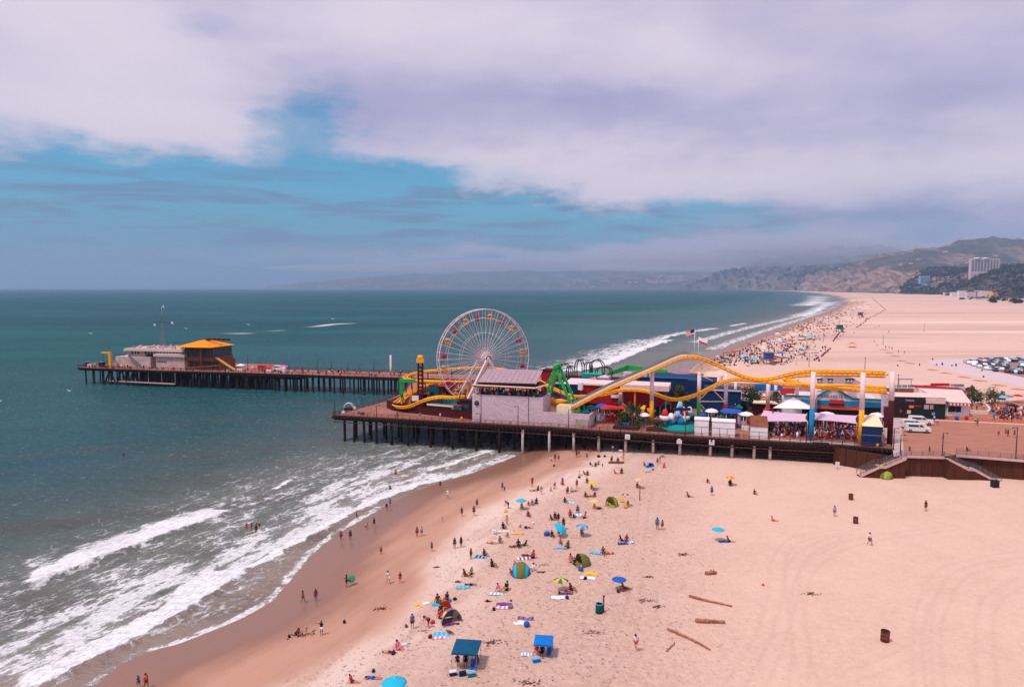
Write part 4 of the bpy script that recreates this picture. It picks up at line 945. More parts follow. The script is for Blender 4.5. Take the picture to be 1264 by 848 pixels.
# canopies
def canopy(corners, base, c, label, h, d1, d2):
    p = G(*base); e = empty('canopy_tent', p, label, 'canopy', rz=-.12)
    MB().add([(-d1, -d2, h-.12), (d1, -d2, h-.12), (d1, d2, h), (-d1, d2, h), (0, 0, h+.22)], [(0, 1, 4), (1, 2, 4), (2, 3, 4), (3, 0, 4)], colm(c)).add([(-d1, -d2, h-.16), (d1, -d2, h-.16), (d1, d2, h-.04), (-d1, d2, h-.04)], [(3, 2, 1, 0)], colm(c)).build('roof', e)
    mb = MB()
    for a, b_, z0, z1 in (((-d1, -d2), (d1, -d2), h-.12, h-.12), ((d1, -d2), (d1, d2), h-.12, h), ((d1, d2), (-d1, d2), h, h), ((-d1, d2), (-d1, -d2), h, h-.12)):
        mb.quad((a[0], a[1], z0-.2), (b_[0], b_[1], z1-.2), (b_[0], b_[1], z1), (a[0], a[1], z0), colm(c), .02)
    mb.build('valance', e)
    for x in (-1, 1):
        for y in (-1, 1): MB().tube([(x*(d1-.05), y*(d2-.05), -.1), (x*(d1-.05), y*(d2-.05), h-.05)], .025, M_steel, 6).build('pole', e)
    return e
CM['darkteal'] = sm('cloth_darkteal', 14, 78, 112, var=.08); CM['azure'] = sm('cloth_azure', 18, 112, 196, var=.08)
canopy(None, (576, 821), 'darkteal', 'dark green-blue canopy on four poles at the bottom of the picture', 2.15, 1.35, 1.35)
canopy(None, (671, 808), 'azure', 'small bright blue canopy right of the dark one', 1.75, 1.0, .95)
for px, py, c, l, lab, s_ in ((559, 833, 'navy', 'white', 'blue cooler with white lid, left of three by the dark canopy', 1.15), (571, 833.5, 'navy', 'navy', 'dark blue cooler, middle of three by the dark canopy', 1.1), (582, 834.5, 'teal', 'skyblue', 'teal cooler with pale lid, right of three by the dark canopy', 1.25),
        (662, 817, 'azure', 'skyblue', 'blue cooler in front of the bright blue canopy', 1.2), (498.8, 798.5, 'white', 'white', 'white cooler right of the person in pink', .95), (739.5, 628.5, 'black', 'grey', 'black cooler beside the lime tent', .9)):
    cooler(G(px, py), c, l, lab, s_)
for px, py, c, lab in ((678, 810.5, 'blue', 'blue folding chair at the right of the bright blue canopy'), (584, 826, 'blue', 'blue folding chair at the right of the dark canopy'), (768, 620, 'yellow', 'upper yellow beach chair right of the lime tent'), (772, 627, 'yellow', 'lower yellow beach chair right of the lime tent'), (901.3, 600, 'black', 'dark chair under the orange parasol')):
    beach_chair(G(px, py), c, lab, random.uniform(-.5, .5), 1.15)
for px, py, L, w_, rz, c, c2, lab in ((761, 571, 3.6, 1.8, -.1, 'brown', None, 'brown mat under a seated group near the pier'), (704, 620.5, 1.9, .9, -.25, 'skyblue', 'white', 'light blue towel under legs left of the lime tent'),
        (714.5, 636, 2.3, 1.7, -.1, 'white', 'skyblue', 'white and blue picnic blanket inside a circle of people'), (622, 656, 2.2, .8, .2, 'beige', 'white', 'pale towel below the person in yellow'),
        (692, 676, 2.0, .8, -.05, 'skyblue', None, 'light blue towel in front of a sitting pair'), (593, 687.5, 1.9, 1.1, -.2, 'skyblue', 'navy', 'blue and white towel at the edge of the dry sand'),
        (647, 689.5, 2.0, 1.0, .15, 'white', 'purple', 'purple and white towel above the blue and olive tent'), (736.5, 682.5, 2.0, .8, -.35, 'skyblue', 'cyan', 'long light blue towel right of the olive tent'),
        (778, 669.5, 1.2, .8, .2, 'skyblue', 'white', 'crumpled pale blue towel beside a dark blue one'), (769, 671, 1.6, .9, .05, 'navy', 'blue', 'dark blue towel in front of a sitting pair'),
        (729.5, 708, 1.9, .9, -.15, 'yellow', None, 'yellow towel lying free below the olive tent'), (725.5, 713.5, 2.1, .9, -.1, 'white', None, 'white towel just below the yellow one'),
        (689, 737.5, 1.8, .95, -.08, 'white', None, 'white towel below the striped parasol'), (698, 732, 1.9, .8, -.1, 'navy', 'purple', 'dark blue blanket below the striped parasol'),
        (622, 746, 1.9, .85, -.12, 'purple', None, 'dark purple towel, upper one of two touching'), (620.5, 750, 1.9, .8, -.12, 'pink', 'white', 'pink checked towel, lower one of two touching'),
        (649, 763.5, 1.9, .8, -.12, 'purple', 'grey', 'greyish purple towel above a white one'), (643.5, 769, 1.9, 1.0, -.1, 'white', None, 'white towel with a blue ball bag on its corner'),
        (650, 808, 1.2, .7, -.1, 'white', 'skyblue', 'patterned white towel left of the bright blue canopy'), (545, 783, 1.8, 1.0, .1, 'cyan', 'skyblue', 'cyan towel above the dark canopy'), (543, 787, 1.8, .6, .1, 'pink', 'white', 'pink and white towel edge below the cyan one'),
        (572, 725, 1.9, .8, .06, 'cyan', 'skyblue', 'cyan patterned towel with a person at its right end'), (613, 733, 1.7, .8, -.1, 'white', 'skyblue', 'white and pale blue towel in front of bare shoulders'), (539, 746.5, 1.3, .7, 0, 'cyan', None, 'cyan towel behind the grey tent, left one'), (551, 742.5, 1.3, .7, 0, 'blue', None, 'blue towel behind the grey tent, right one'),
        (518, 746, 1.2, .6, .5, 'yellow', None, 'small yellow towel left of the grey tent'), (526, 744.5, .9, .6, .3, 'white', None, 'small white towel beside the small yellow one'), (800.5, 582.5, 1.4, .6, 0, 'grey', None, 'grey towel below the blue shelter'),
        (557, 770.5, 1.9, .6, .1, 'maroon', 'purple', 'dark red and purple blanket at the doorway of the grey tent'), (893, 668.5, 1.6, .8, 0, 'blue', None, 'blue towel under the cyan parasol'), (735, 605.5, 1.3, .6, -.2, 'purple', None, 'purple towel right of the yellow parasol near the pier')):
    towel(G(px, py), L, w_, rz, c, lab, c2)
CM['gold'] = sm('board_gold', 246, 176, 30, var=.03, rough=.35)
o = MB().ell((0, 0, .06), (1.05, .32, .07), CM['gold'], 24, 8).build('surfboard', None, G(639, 658.5)); o.rotation_euler = (0, 0, .15); tag(o, 'yellow surfboard lying on the sand left of the crowd', 'surfboard')
o = MB().ell((0, 0, 0), (.5, .5, .12), CM['green'], 16, 8).build('swim_float', None, G(434, 722)+Vector((0, 0, .9))); o.rotation_euler = (.9, .2, 0); tag(o, 'round green float held by the adult in black', 'float')
for px, py, c, lab, s_ in ((684, 575.5, 'black', 'dark bag below the trio near the pier', 1.2), (739, 564.5, 'black', 'black bag left of another near the pier', 1.6), (746.5, 564, 'navy', 'navy bag right of another near the pier', 1.3), (715, 590, 'navy', 'navy bag left of the person in navy', 1.2),
        (624, 632, 'yellow', 'yellow bag at the feet of a bending person', 1.4), (675, 661, 'blue', 'blue bag left of the tilted turquoise parasol', 2.0), (649, 652, 'navy', 'round navy bag beside a lying child', 1.1), (806, 580.5, 'purple', 'purple bag below the blue shelter', 1.2),
        (717, 704.5, 'blue', 'blue bag between the olive tent and the yellow towel', 1.5), (722.5, 715, 'black', 'black bag on the corner of a white towel', 1.1), (700, 738.8, 'navy', 'navy bag on the white towel below the striped parasol', 1.2), (763, 731, 'navy', 'navy bag below the dark blue parasol', 1.1), (769, 729.5, 'red', 'red bag below the dark blue parasol', 1.1),
        (609.5, 753, 'black', 'black bag at the left end of the pink towel', 1.1), (630, 750.5, 'grey', 'grey bag at the right end of the pink towel', 1.3), (561.5, 740.5, 'black', 'black bag right of the couple behind the grey tent', 1.0), (534, 769.5, 'red', 'red bag at the hands of the bending person in purple', 1.2), (501.5, 774, 'brown', 'brown lump of a bag left of the boy in blue', 1.0),
        (485.5, 807.5, 'navy', 'navy bag between a sunbather and the person in pink', 1.2), (531, 787, 'maroon', 'maroon bag left of the pink towel', 1.1), (425, 768.5, 'black', 'black bag on the smooth damp sand', 1.0), (461, 829, 'navy', 'navy bag above the person lying in blue', .9), (1075.2, 667.5, 'grey', 'grey pack next to the walker in white', .9), (942, 722.5, 'red', 'small red bag lost on the empty sand', .7), (357, 786.5, 'black', 'black bag beside the digger', .9)):
    bag(G(px, py), c, lab, s_)
ball(G(650, 773.5), 'blue', 'big blue ball on the white towel', .36); ball(G(658.2, 646.5), 'white', 'small white ball behind the lying child', .22); ball(G(694.3, 592.5), 'blue', 'blue ball behind the person sitting alone in red', .25)
ball(G(601.5, 742.5), 'black', 'small black ball above the pink towel, left one', .16); ball(G(630.6, 742), 'brown', 'small brown ball above the pink towel, right one', .14)
RUST = sm('rusty_drum', 112, 62, 50, var=.3, scale=4); 
barrel(G(1050.3, 616.5), 'dark red barrel, farthest of three brown ones on the empty sand', RUST, M_dark, .95); barrel(G(1055.9, 645.5), 'brown barrel, middle of three on the empty sand', RUST, M_dark, .92); barrel(G(1092, 791), 'brown barrel, nearest of three on the empty sand, at lower right', RUST, M_dark, 1.08)
barrel(G(739.5, 756), 'teal barrel beside a short wooden post', sm('teal_drum', 20, 84, 88, var=.2, scale=4), CM['skyblue'], 1.05)
def post(p, h, label, r=.11):
    o = MB().tube([(0, 0, -.3), (0, 0, h*.5), (.03, 0, h)], [r, r*.95, r*.85], sm('red_wood', 124, 62, 46, var=.3, scale=4), 9).cyl((.03, 0, h), r*1.15, .12, M_dark, 9).build('wooden_post', None, p); return tag(o, label, 'post')
post(G(744.8, 755), 1.95, 'short wooden post beside the teal barrel'); post(G(789.7, 616.8), 2.6, 'tall wooden post in front of the straw-yellow parasol', .09)
a, b_ = G(851, 735.8), G(903, 749.5); driftlog(a, b_, .17, 'long thin driftwood log, topmost of three on the sand', 1, 2)
driftlog(G(858.5, 767), G(894.8, 769.5), .24, 'short thick driftwood log, middle of three', 2, 1); driftlog(G(824, 777), G(876.5, 803), .16, 'long slanting driftwood log, lowest of three', 3, 2)
driftlog(G(823.5, 804.5), G(832, 793), .09, 'short dark branch left of the slanting log', 5, 2, 'driftwood_branch'); driftlog(G(871, 709), G(884, 707.5), .26, 'knotted dark driftwood stump above the logs', 6, 4, 'driftwood_stump')
KELP = sm('kelp_brown', 92, 50, 36, var=.4, scale=8)
for i, (px, py, s_) in enumerate(((798, 741.5, 1.2), (813, 749, .8), (1001, 733, 1.0), (609.5, 793, 1.5), (735, 781, 1.5), (843, 684, 1.2), (655, 842, 1.5), (524, 779, .7), (472, 751, 1.2), (800, 712, .7), (565, 718, .6), (380, 783, 2.0), (670.5, 697.5, .8), (668, 706, .7), (540, 700, .6), (602, 742, .4))):
    mb = MB(); rn = random.Random(i)
    for k in range(int(26*s_)+8):
        x, y = rn.gauss(0, .5*s_), rn.gauss(0, .22*s_); mb.ell((x, y, .02), (rn.uniform(.04, .13), rn.uniform(.03, .08), rn.uniform(.03, .09)), KELP, 6, 4)
    for k in range(5):
        x, y = rn.gauss(0, .3*s_), rn.gauss(0, .2*s_); mb.tube([(x, y, .02), (x+rn.uniform(-.4, .4), y+rn.uniform(-.2, .2), .08), (x+rn.uniform(-.7, .7), y+rn.uniform(-.3, .3), .02)], [.03, .025, .01], KELP, 5)
    tag(mb.build('kelp_heap', None, G(px, py)), 'small brown heap of dried kelp on the sand', 'kelp', 'heaps of kelp on the sand')
# ================================================================ PIERS
M_deck = bpy.data.materials.new('deck_planks'); M_deck.use_nodes = True; q = NT(M_deck.node_tree); b = q.n['Principled BSDF']
g = q.new('ShaderNodeTexCoord').outputs['Object']; gr_ = q.mapv(g, rot=(0, 0, .283))
wv = q.new('ShaderNodeTexWave', wave_type='BANDS', bands_direction='X'); q.l.new(gr_, wv.inputs[0]); wv.inputs['Scale'].default_value = .95; wv.inputs['Distortion'].default_value = .3
pn = q.noise(q.mapv(gr_, scale=(3.3, .12, 1)), 1.0, 5, .6); pl = q.noise(g, .09, 4, .6)
c = q.mix(q.ss(pn.outputs[0], .35, .65), lin(122, 70, 58), lin(168, 104, 86)); c = q.mix(q.ss(pl.outputs[0], .4, .65, 0, .55), c, lin(178, 122, 104)); c = q.mix(q.ss(wv.outputs[0], .06, .0, 0, .6), c, lin(60, 34, 30))
q.l.new(c, b.inputs['Base Color']); b.inputs['Roughness'].default_value = .85
M_plaza = sm('plaza_planks', 172, 116, 96, var=.22, scale=.9, stretch=(.3, 4, 1)); M_timber = sm('dark_timber', 54, 36, 34, var=.35, scale=2, stretch=(1, 1, .3))
M_pile = sm('creosote_pile', 40, 27, 26, var=.35, scale=1.4, stretch=(1, 1, .4)); M_conc = sm('pale_concrete_pile', 186, 168, 164, var=.2, scale=1.2); M_rail = sm('railing_brown', 96, 58, 48, var=.3, scale=3)
M_bulk = sm('brown_bulkhead', 84, 46, 32, var=.3, scale=1.2, stretch=(3, 3, .25)); M_metalrail = sm('grey_railing', 120, 112, 118, var=.1, metal=.3)
def off2(a, b_, t_):     # unit normal pointing away from camera
    d_ = (Vector(b_)-Vector(a)); n = Vector((-d_.y, d_.x, 0)).normalized(); return n if n.y > 0 else -n
def railing(mb, pts, h=1.15, step=2.4, m=M_rail, z=DZ, rails=(1.12, .78, .42), th=.09):
    for a, b_ in zip(pts[:-1], pts[1:]):
        a = Vector((a[0], a[1], z)); b_ = Vector((b_[0], b_[1], z)); L = (b_-a).length; n = max(1, int(L/step))
        for i in range(n+1):
            p = a.lerp(b_, i/n); mb.box(p+Vector((0, 0, h/2)), (th*1.3, th*1.3, h), m)
        for r in rails: mb.bar(a+Vector((0, 0, r)), b_+Vector((0, 0, r)), th, th*.8, m)
FE = [dk(411, 513), dk(560, 521.5), dk(680, 528), dk(740, 532.5), dk(900, 542.5), dk(1040, 550), dk(1101, 555)]
fe_a = FE[0]; fe_b = FE[-1]; ev = (fe_b-fe_a).normalized(); nv = Vector((-ev.y, ev.x, 0)); ANG = math.atan2(ev.y, ev.x)
def ST(s, t_, z=DZ): p = fe_a+ev*s+nv*t_; return Vector((p.x, p.y, z))
def st_of(p): v = Vector((p[0], p[1], 0))-Vector((fe_a.x, fe_a.y, 0)); return v.dot(ev), v.dot(nv)
LE0, LE1 = dk(96, 453.5), dk(280, 459); LN = [dk(96, 453.5), dk(212, 458), dk(280, 459), dk(330, 460), dk(492, 466)]
pier = empty('amusement_pier', ST(60, 30), 'broad timber amusement pier with the rides, standing on dark piles over the sand', 'pier')
def pb(mb, nm, par): return mb.build(nm, par, loc=-par.location if par else None)
tb1, tb2, tb3 = dk(474, 496), dk(497, 484.5), dk(508, 472)
lpv = (LN[-1]-LN[0]).normalized(); lend = LN[-1]+lpv*150
DECK = [FE[0], FE[1], FE[2], FE[3], FE[4], FE[5], FE[6], dk(1106, 560), lend+Vector((14, -2, 0)), tb3, tb2, tb1]
mb = MB(); mb.prism([(p.x, p.y) for p in DECK], DZ-.5, DZ, M_timber, M_deck); pb(mb, 'deck', pier)
mb = MB()
for a, b_ in zip(FE[:-1], FE[1:]):
    L = (b_-a).length; n = max(2, int(L/.95)); nn = off2(a, b_, 0)
    for i in range(n):
        p = a.lerp(b_, i/n)-nn*.25; mb.box((p.x, p.y, DZ-.42), (.34, .7, .46), M_timber, ANG)
    mb.bar(a+Vector((0, 0, -.95))+nn*.5, b_+Vector((0, 0, -.95))+nn*.5, .35, .55, M_timber); mb.bar(a+Vector((0, 0, -1.75))+nn*.2, b_+Vector((0, 0, -1.75))+nn*.2, .18, .22, M_rail)
    mb.bar(a+Vector((0, 0, .12))+nn*.1, b_+Vector((0, 0, .12))+nn*.1, .26, .24, M_rail)
pb(mb, 'edge_beam', pier)
mb = MB(); railing(mb, [p+nv*.15 for p in FE], step=2.0); railing(mb, [fe_a, tb1, tb2, tb3], step=2.6); pb(mb, 'railing', pier)
def pile(x, y, ztop, m, r, par, splay=(0, 0)):
    zb = min(sandz(x, y)-.6, -.2)-1.2 if sandz(x, y) < 1 else sandz(x, y)-.5
    mbp = MB().tube([(x+splay[0], y+splay[1], zb), (x+splay[0]*.5, y+splay[1]*.5, (zb+ztop)/2), (x, y, ztop)], [r, r*1.02, r*.95], m, 9); return mbp
cnt = 0
for px in (424, 437, 448, 464, 483, 503, 530, 558, 587, 616, 645, 677, 707.5, 739, 772, 805.5, 839.5, 875.6, 903, 931, 950):
    for i in range(400):
        p = ST(i*.345, 1.3); u = 632+FPX*p.x/(p.y*math.cos(PITCH)-(p.z-CAMH)*math.sin(PITCH))
        if u >= px: break
    light = px > 640
    sp = (random.uniform(-.5, .5), random.uniform(-.3, .3)) if px in (437, 448) else (0, 0)
    mb = pile(p.x, p.y, DZ-.9, M_conc if light else M_pile, .33 if light else .36, pier, sp); pb(mb, 'pile', pier); cnt += 1
rest = MB()
for r_, t_ in enumerate(np.arange(5.5, 66, 5.4)):
    for s_ in np.arange(4 if t_ < 12 else 18, 150, 4.6):
        p = ST(s_+(r_ % 2)*1.1, t_)
        if t_ > 14 and s_ < 18: continue
        mb = pile(p.x, p.y, DZ-.5, M_pile, .3, pier)
        if cnt < 100: pb(mb, 'pile', pier); cnt += 1
        else: rest.add(mb.v, mb.f, M_pile, True)
o = pb(rest, 'rear_piles', pier); o['kind'] = 'stuff'
mb = MB()
for t_ in np.arange(5.5, 62, 10.8):
    for z in (DZ-1.1,): mb.bar(ST(4, t_, z), ST(140, t_, z), .4, .5, M_timber)
for s_ in np.arange(6, 120, 8): mb.bar(ST(s_, 1.5, DZ-1.4), ST(s_, 60 if s_ > 20 else 12, DZ-1.4), .35, .4, M_timber)
for s_ in range(70, 100, 9): mb.bar(ST(s_, 3, DZ-2.6), ST(s_+9, 3, DZ-2.6), .2, .3, M_timber)
pb(mb, 'cross_beam', pier)
# boarded underside at the shore end
mb = MB(); a = ST(108, 2.2); b_ = ST(139, 2.2)
for k in range(6): mb.bar((a.x, a.y, 3.2+k*.62), (b_.x, b_.y, 3.2+k*.62), .12, .4, M_timber)
mb.quad(ST(108, 7, 2), ST(139, 7, 2), ST(139, 7, 6.6), ST(108, 7, 6.6), M_timber, .2); pb(mb, 'underside_boarding', pier)

# ---- long municipal pier
lp = empty('municipal_pier', LN[2], 'long narrow timber pier reaching out to sea behind the rides', 'pier')
lpn = Vector((-lpv.y, lpv.x, 0)); LANG = math.atan2(lpv.y, lpv.x)
def LP(s, t_, z=DZ): p = LN[0]+lpv*s+lpn*t_; return Vector((p.x, p.y, z))
Ltot = (LN[-1]-LN[0]).length; s_plat = (LN[2]-LN[0]).length
poly = [LP(0, 0), LP(45, -1), LP(s_plat, 0), LP(Ltot+150, 0), LP(Ltot+150, 14), LP(s_plat+12, 14), LP(s_plat+8, 30), LP(6, 30)]
mb = MB(); mb.prism([(p.x, p.y) for p in poly], DZ-.55, DZ, M_timber, M_deck); pb(mb, 'deck', lp)
mb = MB(); mb.bar(LP(0, .4, DZ-1), LP(Ltot+8, .4, DZ-1), .4, .6, M_timber); mb.bar(LP(0, 13.4, DZ-1), LP(Ltot, 13.4, DZ-1), .4, .6, M_timber)
for s_ in np.arange(1, Ltot+8, 1.3): mb.box(LP(s_, -.15, DZ-.4), (.35, .7, .45), M_timber, LANG)
pb(mb, 'edge_beam', lp)
mb = MB(); railing(mb, [LP(0, .2), LP(Ltot+6, .2)], step=3, th=.12); railing(mb, [LP(s_plat+12, 13.7), LP(Ltot+20, 13.7)], step=3, th=.12); railing(mb, [LP(0, .2), LP(6, 29.6)], step=3, th=.12); pb(mb, 'railing', lp)
cnt = 0; rest = MB()
for t_ in (1.0, 5.2, 9.2, 13.0):
    for s_ in np.arange(3, Ltot+4, 4.4 if t_ == 1 else 5.0):
        jx = random.uniform(-.5, .5) if s_ > s_plat or t_ > 2 else 0
        p = LP(s_+jx, t_); mb = pile(p.x, p.y, DZ-.5, M_pile, .36 if t_ == 1 else .3, lp, (random.uniform(-.4, .4), 0) if s_ < 30 else (0, 0))
        if cnt < 100: pb(mb, 'pile', lp); cnt += 1
        else: rest.add(mb.v, mb.f, M_pile, True)
for t_ in (17, 21, 25, 29):
    for s_ in np.arange(10, s_plat+8, 4.6):
        p = LP(s_, t_); mb = pile(p.x, p.y, DZ-.5, M_pile, .5, lp); rest.add(mb.v, mb.f, M_pile, True)
o = pb(rest, 'rear_piles', lp); o['kind'] = 'stuff'
mb = MB()
for s_ in (16, 22, 28): mb.bar(LP(s_-3.5, .6, -.8), LP(s_, .6, DZ-.8), .4, .4, M_pile); mb.bar(LP(s_+3.5, .6, -.8), LP(s_, .6, DZ-.8), .4, .4, M_pile)
pb(mb, 'brace', lp)
mb = MB(); a, b_ = atz(135, 470, 1.6), atz(216, 474, 1.6); mb.bar(a, b_, .5, .45, sm('pale_boom', 196, 160, 156)); 
for k in range(6): p = a.lerp(b_, k/5); mb.bar((p.x, p.y+.3, 1.5), (p.x, p.y+.3, DZ-1), .12, .12, M_conc)
pb(mb, 'fender_boom', lp)
# lower landing stage on the near side
A0, A1 = atz(300, 465.5, 5.0), atz(370, 467.5, 5.0); A0 = Vector(A0); A1 = Vector(A1)
ls = empty('landing_stage', (A0+A1)/2, 'low timber landing stage attached below the near side of the long pier', 'landing stage')
nn = off2(A0, A1, 0); mb = MB(); mb.prism([tuple(p)[:2] for p in (A0, A1, A1+nn*6, A0+nn*6)], 4.6, 5.0, M_timber, M_deck); pb(mb, 'deck', ls)
mb = MB(); railing(mb, [A0+nn*.2, A1+nn*.2], z=5.0, step=2.5, m=M_metalrail); pb(mb, 'railing', ls)
for k in range(9):
    p = A0.lerp(A1, k/8)+nn*.5; mb = pile(p.x, p.y, 4.7, M_pile, .34, ls); pb(mb, 'pile', ls)
# ---- plaza, bulkhead and stairs at the shore end
PL = [dk(1106, 560), dk(1112, 562), dk(1165, 563.5), dk(1180, 561), dk(1264, 567.5)]
ex = (PL[4]-PL[3]).normalized(); far_ = PL[4]+ex*60
pz = empty('plaza', PL[2], 'planked open plaza at the shore end of the pier above a brown bulkhead', 'plaza')
mb = MB(); back = [dk(1340, 488), dk(1097, 505)]
mb.prism([(p.x, p.y) for p in [dk(1101, 555)]+PL+[far_]+back], DZ-.5, DZ+.004, M_timber, M_plaza); pb(mb, 'deck', pz)
mb = MB()
c0, c1 = dk(1098, 515), dk(1103, 563); c2, c3 = dk(1116, 562), dk(1112, 515)
mb.prism([(p.x, p.y) for p in (c0, c3, c2, c1)], DZ-.1, DZ+.012, sm('grey_walk', 190, 164, 160, var=.1)); pb(mb, 'walkway', pz)
mb = MB(); a, b_ = dk(1150, 519), dk(1264, 524.5); b2 = a+(b_-a)*1.8; k_ = off2(a, b_, 0)
mb.prism([(p.x, p.y) for p in (a, b2, b2+k_*.7, a+k_*.7)], DZ, DZ+.14, sm('kerb_white', 226, 196, 192)); pb(mb, 'kerb', pz)
mb = MB(); mb.prism([(p.x, p.y) for p in (a+k_*.75, b2+k_*.75, b2+k_*7.5, a+k_*7.5)], DZ, DZ+.02, sm('orange_paving', 176, 98, 66, var=.15)); pb(mb, 'paving_band', pz)
bk = empty('bulkhead', (PL[2].x, PL[2].y, 2.5), 'tall brown timber retaining wall below the plaza', 'retaining wall')
mb = MB(); W0 = ST(125.5, 1.0); w1 = Vector((PL[1].x, PL[1].y, 0)); w2 = Vector((PL[2].x, PL[2].y, 0)); w3 = Vector((PL[3].x, PL[3].y+.4, 0)); w4 = Vector((far_.x, far_.y+.4, 0))
pts = [Vector((W0.x, W0.y, 0)), w1, w2, w3, w4]
for a, b_ in zip(pts[:-1], pts[1:]):
    nn = off2(a, b_, 0)*.4; mb.prism([tuple(p)[:2] for p in (a, b_, b_+nn, a+nn)], 1.6, DZ-.5, M_bulk)
    L = (b_-a).length; n = int(L/2.6)+1
    for i in range(n): p = a.lerp(b_, i/n)-off2(a, b_, 0)*.08; mb.box((p.x, p.y, (DZ-.5+1.6)/2), (.22, .2, DZ-.5-1.6), M_bulk, math.atan2((b_-a).y, (b_-a).x))
pb(mb, 'wall', bk)
mb = MB()
for a, b_ in ((PL[1], PL[2]), (PL[3], far_)): mb.bar(a+Vector((0, -.1, -.2)), b_+Vector((0, -.1, -.2)), .5, .45, sm('pale_coping', 206, 168, 158)); railing(mb, [a, b_], m=M_metalrail, step=1.9, th=.06, rails=(1.12, .9, .7, .5, .3, .12))
pb(mb, 'coping_and_railing', bk)
def stair(top, mid, low, label, blackbox=False):
    """a flight down to the sand along the wall, with one landing"""
    t0, m0, l0 = top, mid, low; e = empty('beach_stair', (m0.x, m0.y, m0.z), label, 'stairs')
    wdt = Vector((0, -1.7, 0))
    segs = [(t0, m0+(t0-m0).normalized()*.6), (m0-(l0-m0).normalized()*.0+(l0-m0).normalized()*.6, l0)]
    for a, b_ in segs:
        mb = MB()
        n = max(3, int((a.z-b_.z)/.19))
        for i in range(n):
            p = a.lerp(b_, (i+.5)/n); dd = (b_-a)/n; mb.box((p.x, p.y-.85, p.z-.05+dd.z/2), (abs(dd.x)+.02, 1.6, .10), sm('pale_step', 200, 164, 152), math.atan2((b_-a).y, (b_-a).x) if (b_-a).x > 0 else math.atan2((a-b_).y, (a-b_).x))
        pb(mb, 'flight', e)
    mb = MB(); mb.box((m0.x, m0.y-.85, m0.z-.08), (1.5, 1.7, .14), sm('pale_step', 0, 0, 0)); pb(mb, 'landing', e)
    P5 = [t0, m0+Vector(((t0-m0).normalized().x*.7, 0, .0)), m0+Vector(((l0-m0).normalized().x*.7, 0, -.0)), l0]
    mb = MB()
    for k in range(3):
        mb.quad(P5[k]+wdt+Vector((0, 0, -.45)), P5[k+1]+wdt+Vector((0, 0, -.45)), P5[k+1]+wdt+Vector((0, 0, .08)), P5[k]+wdt+Vector((0, 0, .08)), sm('pale_coping', 0, 0, 0), .12)
    pb(mb, 'stringer', e)
    for off_y in (-1.7, 0):
        mb = MB()
        for k in range(3):
            a, b_ = P5[k]+Vector((0, off_y, 0)), P5[k+1]+Vector((0, off_y, 0))
            for r in (1.1, .85, .6, .35): mb.bar(a+Vector((0, 0, r)), b_+Vector((0, 0, r)), .05, .05, M_metalrail)
            n = max(1, int((b_-a).length/1.1))
            for i in range(n+1): p = a.lerp(b_, i/n); mb.box((p.x, p.y, p.z+.55), (.07, .07, 1.1), M_metalrail)
        pb(mb, 'railing', e)
    # enclosed wall beneath the flight
    mb = MB()
    for a, b_ in ((P5[0], P5[1]), (P5[1], P5[2]), (P5[2], P5[3])):
        a2, b2_ = a+Vector((0, -1.6, 0)), b_+Vector((0, -1.6, 0)); lo = 1.5
        mb.add([(a2.x, a2.y, lo), (b2_.x, b2_.y, lo), (b2_.x, b2_.y, b2_.z-.3), (a2.x, a2.y, a2.z-.3), (a2.x, a2.y+1.5, lo), (b2_.x, b2_.y+1.5, lo), (b2_.x, b2_.y+1.5, b2_.z-.3), (a2.x, a2.y+1.5, a2.z-.3)],
               [(0, 1, 2, 3), (7, 6, 5, 4), (0, 4, 5, 1), (1, 5, 6, 2), (2, 6, 7, 3), (3, 7, 4, 0)], M_bulk)
    pb(mb, 'side_wall', e)
    return e
t1 = PL[1]+Vector((0, -.1, 0)); yy = t1.y
def onwall(px, py, Y): return aty(px, py, Y)
stair(Vector((t1.x, t1.y-.2, DZ)), onwall(1084, 573, t1.y-.2), onwall(1057, 584, t1.y+.6), 'left-hand stair running down the bulkhead to the sand')
t2 = PL[2]; st2 = stair(Vector((t2.x, t2.y-.2, DZ)), onwall(1193, 576, t2.y-.6), onwall(1229, 594, t2.y-1.2), 'right-hand stair running down the bulkhead to the sand')
o = MB().box((0, 0, .65), (1.15, 1.0, 1.3), M_dark).box((0, 0, 1.33), (1.25, 1.1, .08), M_dark).build('storage_box', None, G(1227.8, 601)); tag(o, 'black box standing at the foot of the right-hand stair', 'box')
# notices on the piles
def small_sign(p, w_, h, label, rz=ANG, post_h=0):
    e = empty('notice_board', p, label, 'sign', rz=rz)
    MB().box((0, 0, h/2), (w_, .06, h), M_white).build('panel', e); mb = MB()
    for k in range(3): mb.box((0, -.035, h*(.25+.22*k)), (w_*.7, .012, h*.07), M_steel)
    mb.build('printed_lines', e)
    if post_h: MB().box((0, .08, -post_h/2), (.1, .1, post_h+h), M_steel).build('post', e)
for px, py, lab in ((774.5, 542, 'white notice on a pale pile, left of three'), (838.5, 547.5, 'white notice on a pale pile, middle of three'), (878.5, 549, 'white notice on a pale pile, right of three')):
    p = aty(px, py, ST(0, 0).y); f = (p.x-fe_a.x)/ev.x; p2 = fe_a+ev*f; p3 = aty(px, py, p2.y-.35); p3 = aty(px, py, (fe_a+ev*((p3.x-fe_a.x)/ev.x)).y-.35); small_sign(p3, 1.15, 1.15, lab)
small_sign(G(1033.5, 579)+Vector((0, 0, .6)), .8, 1.0, 'white notice on a post at the foot of the underside boarding', ANG, .9)
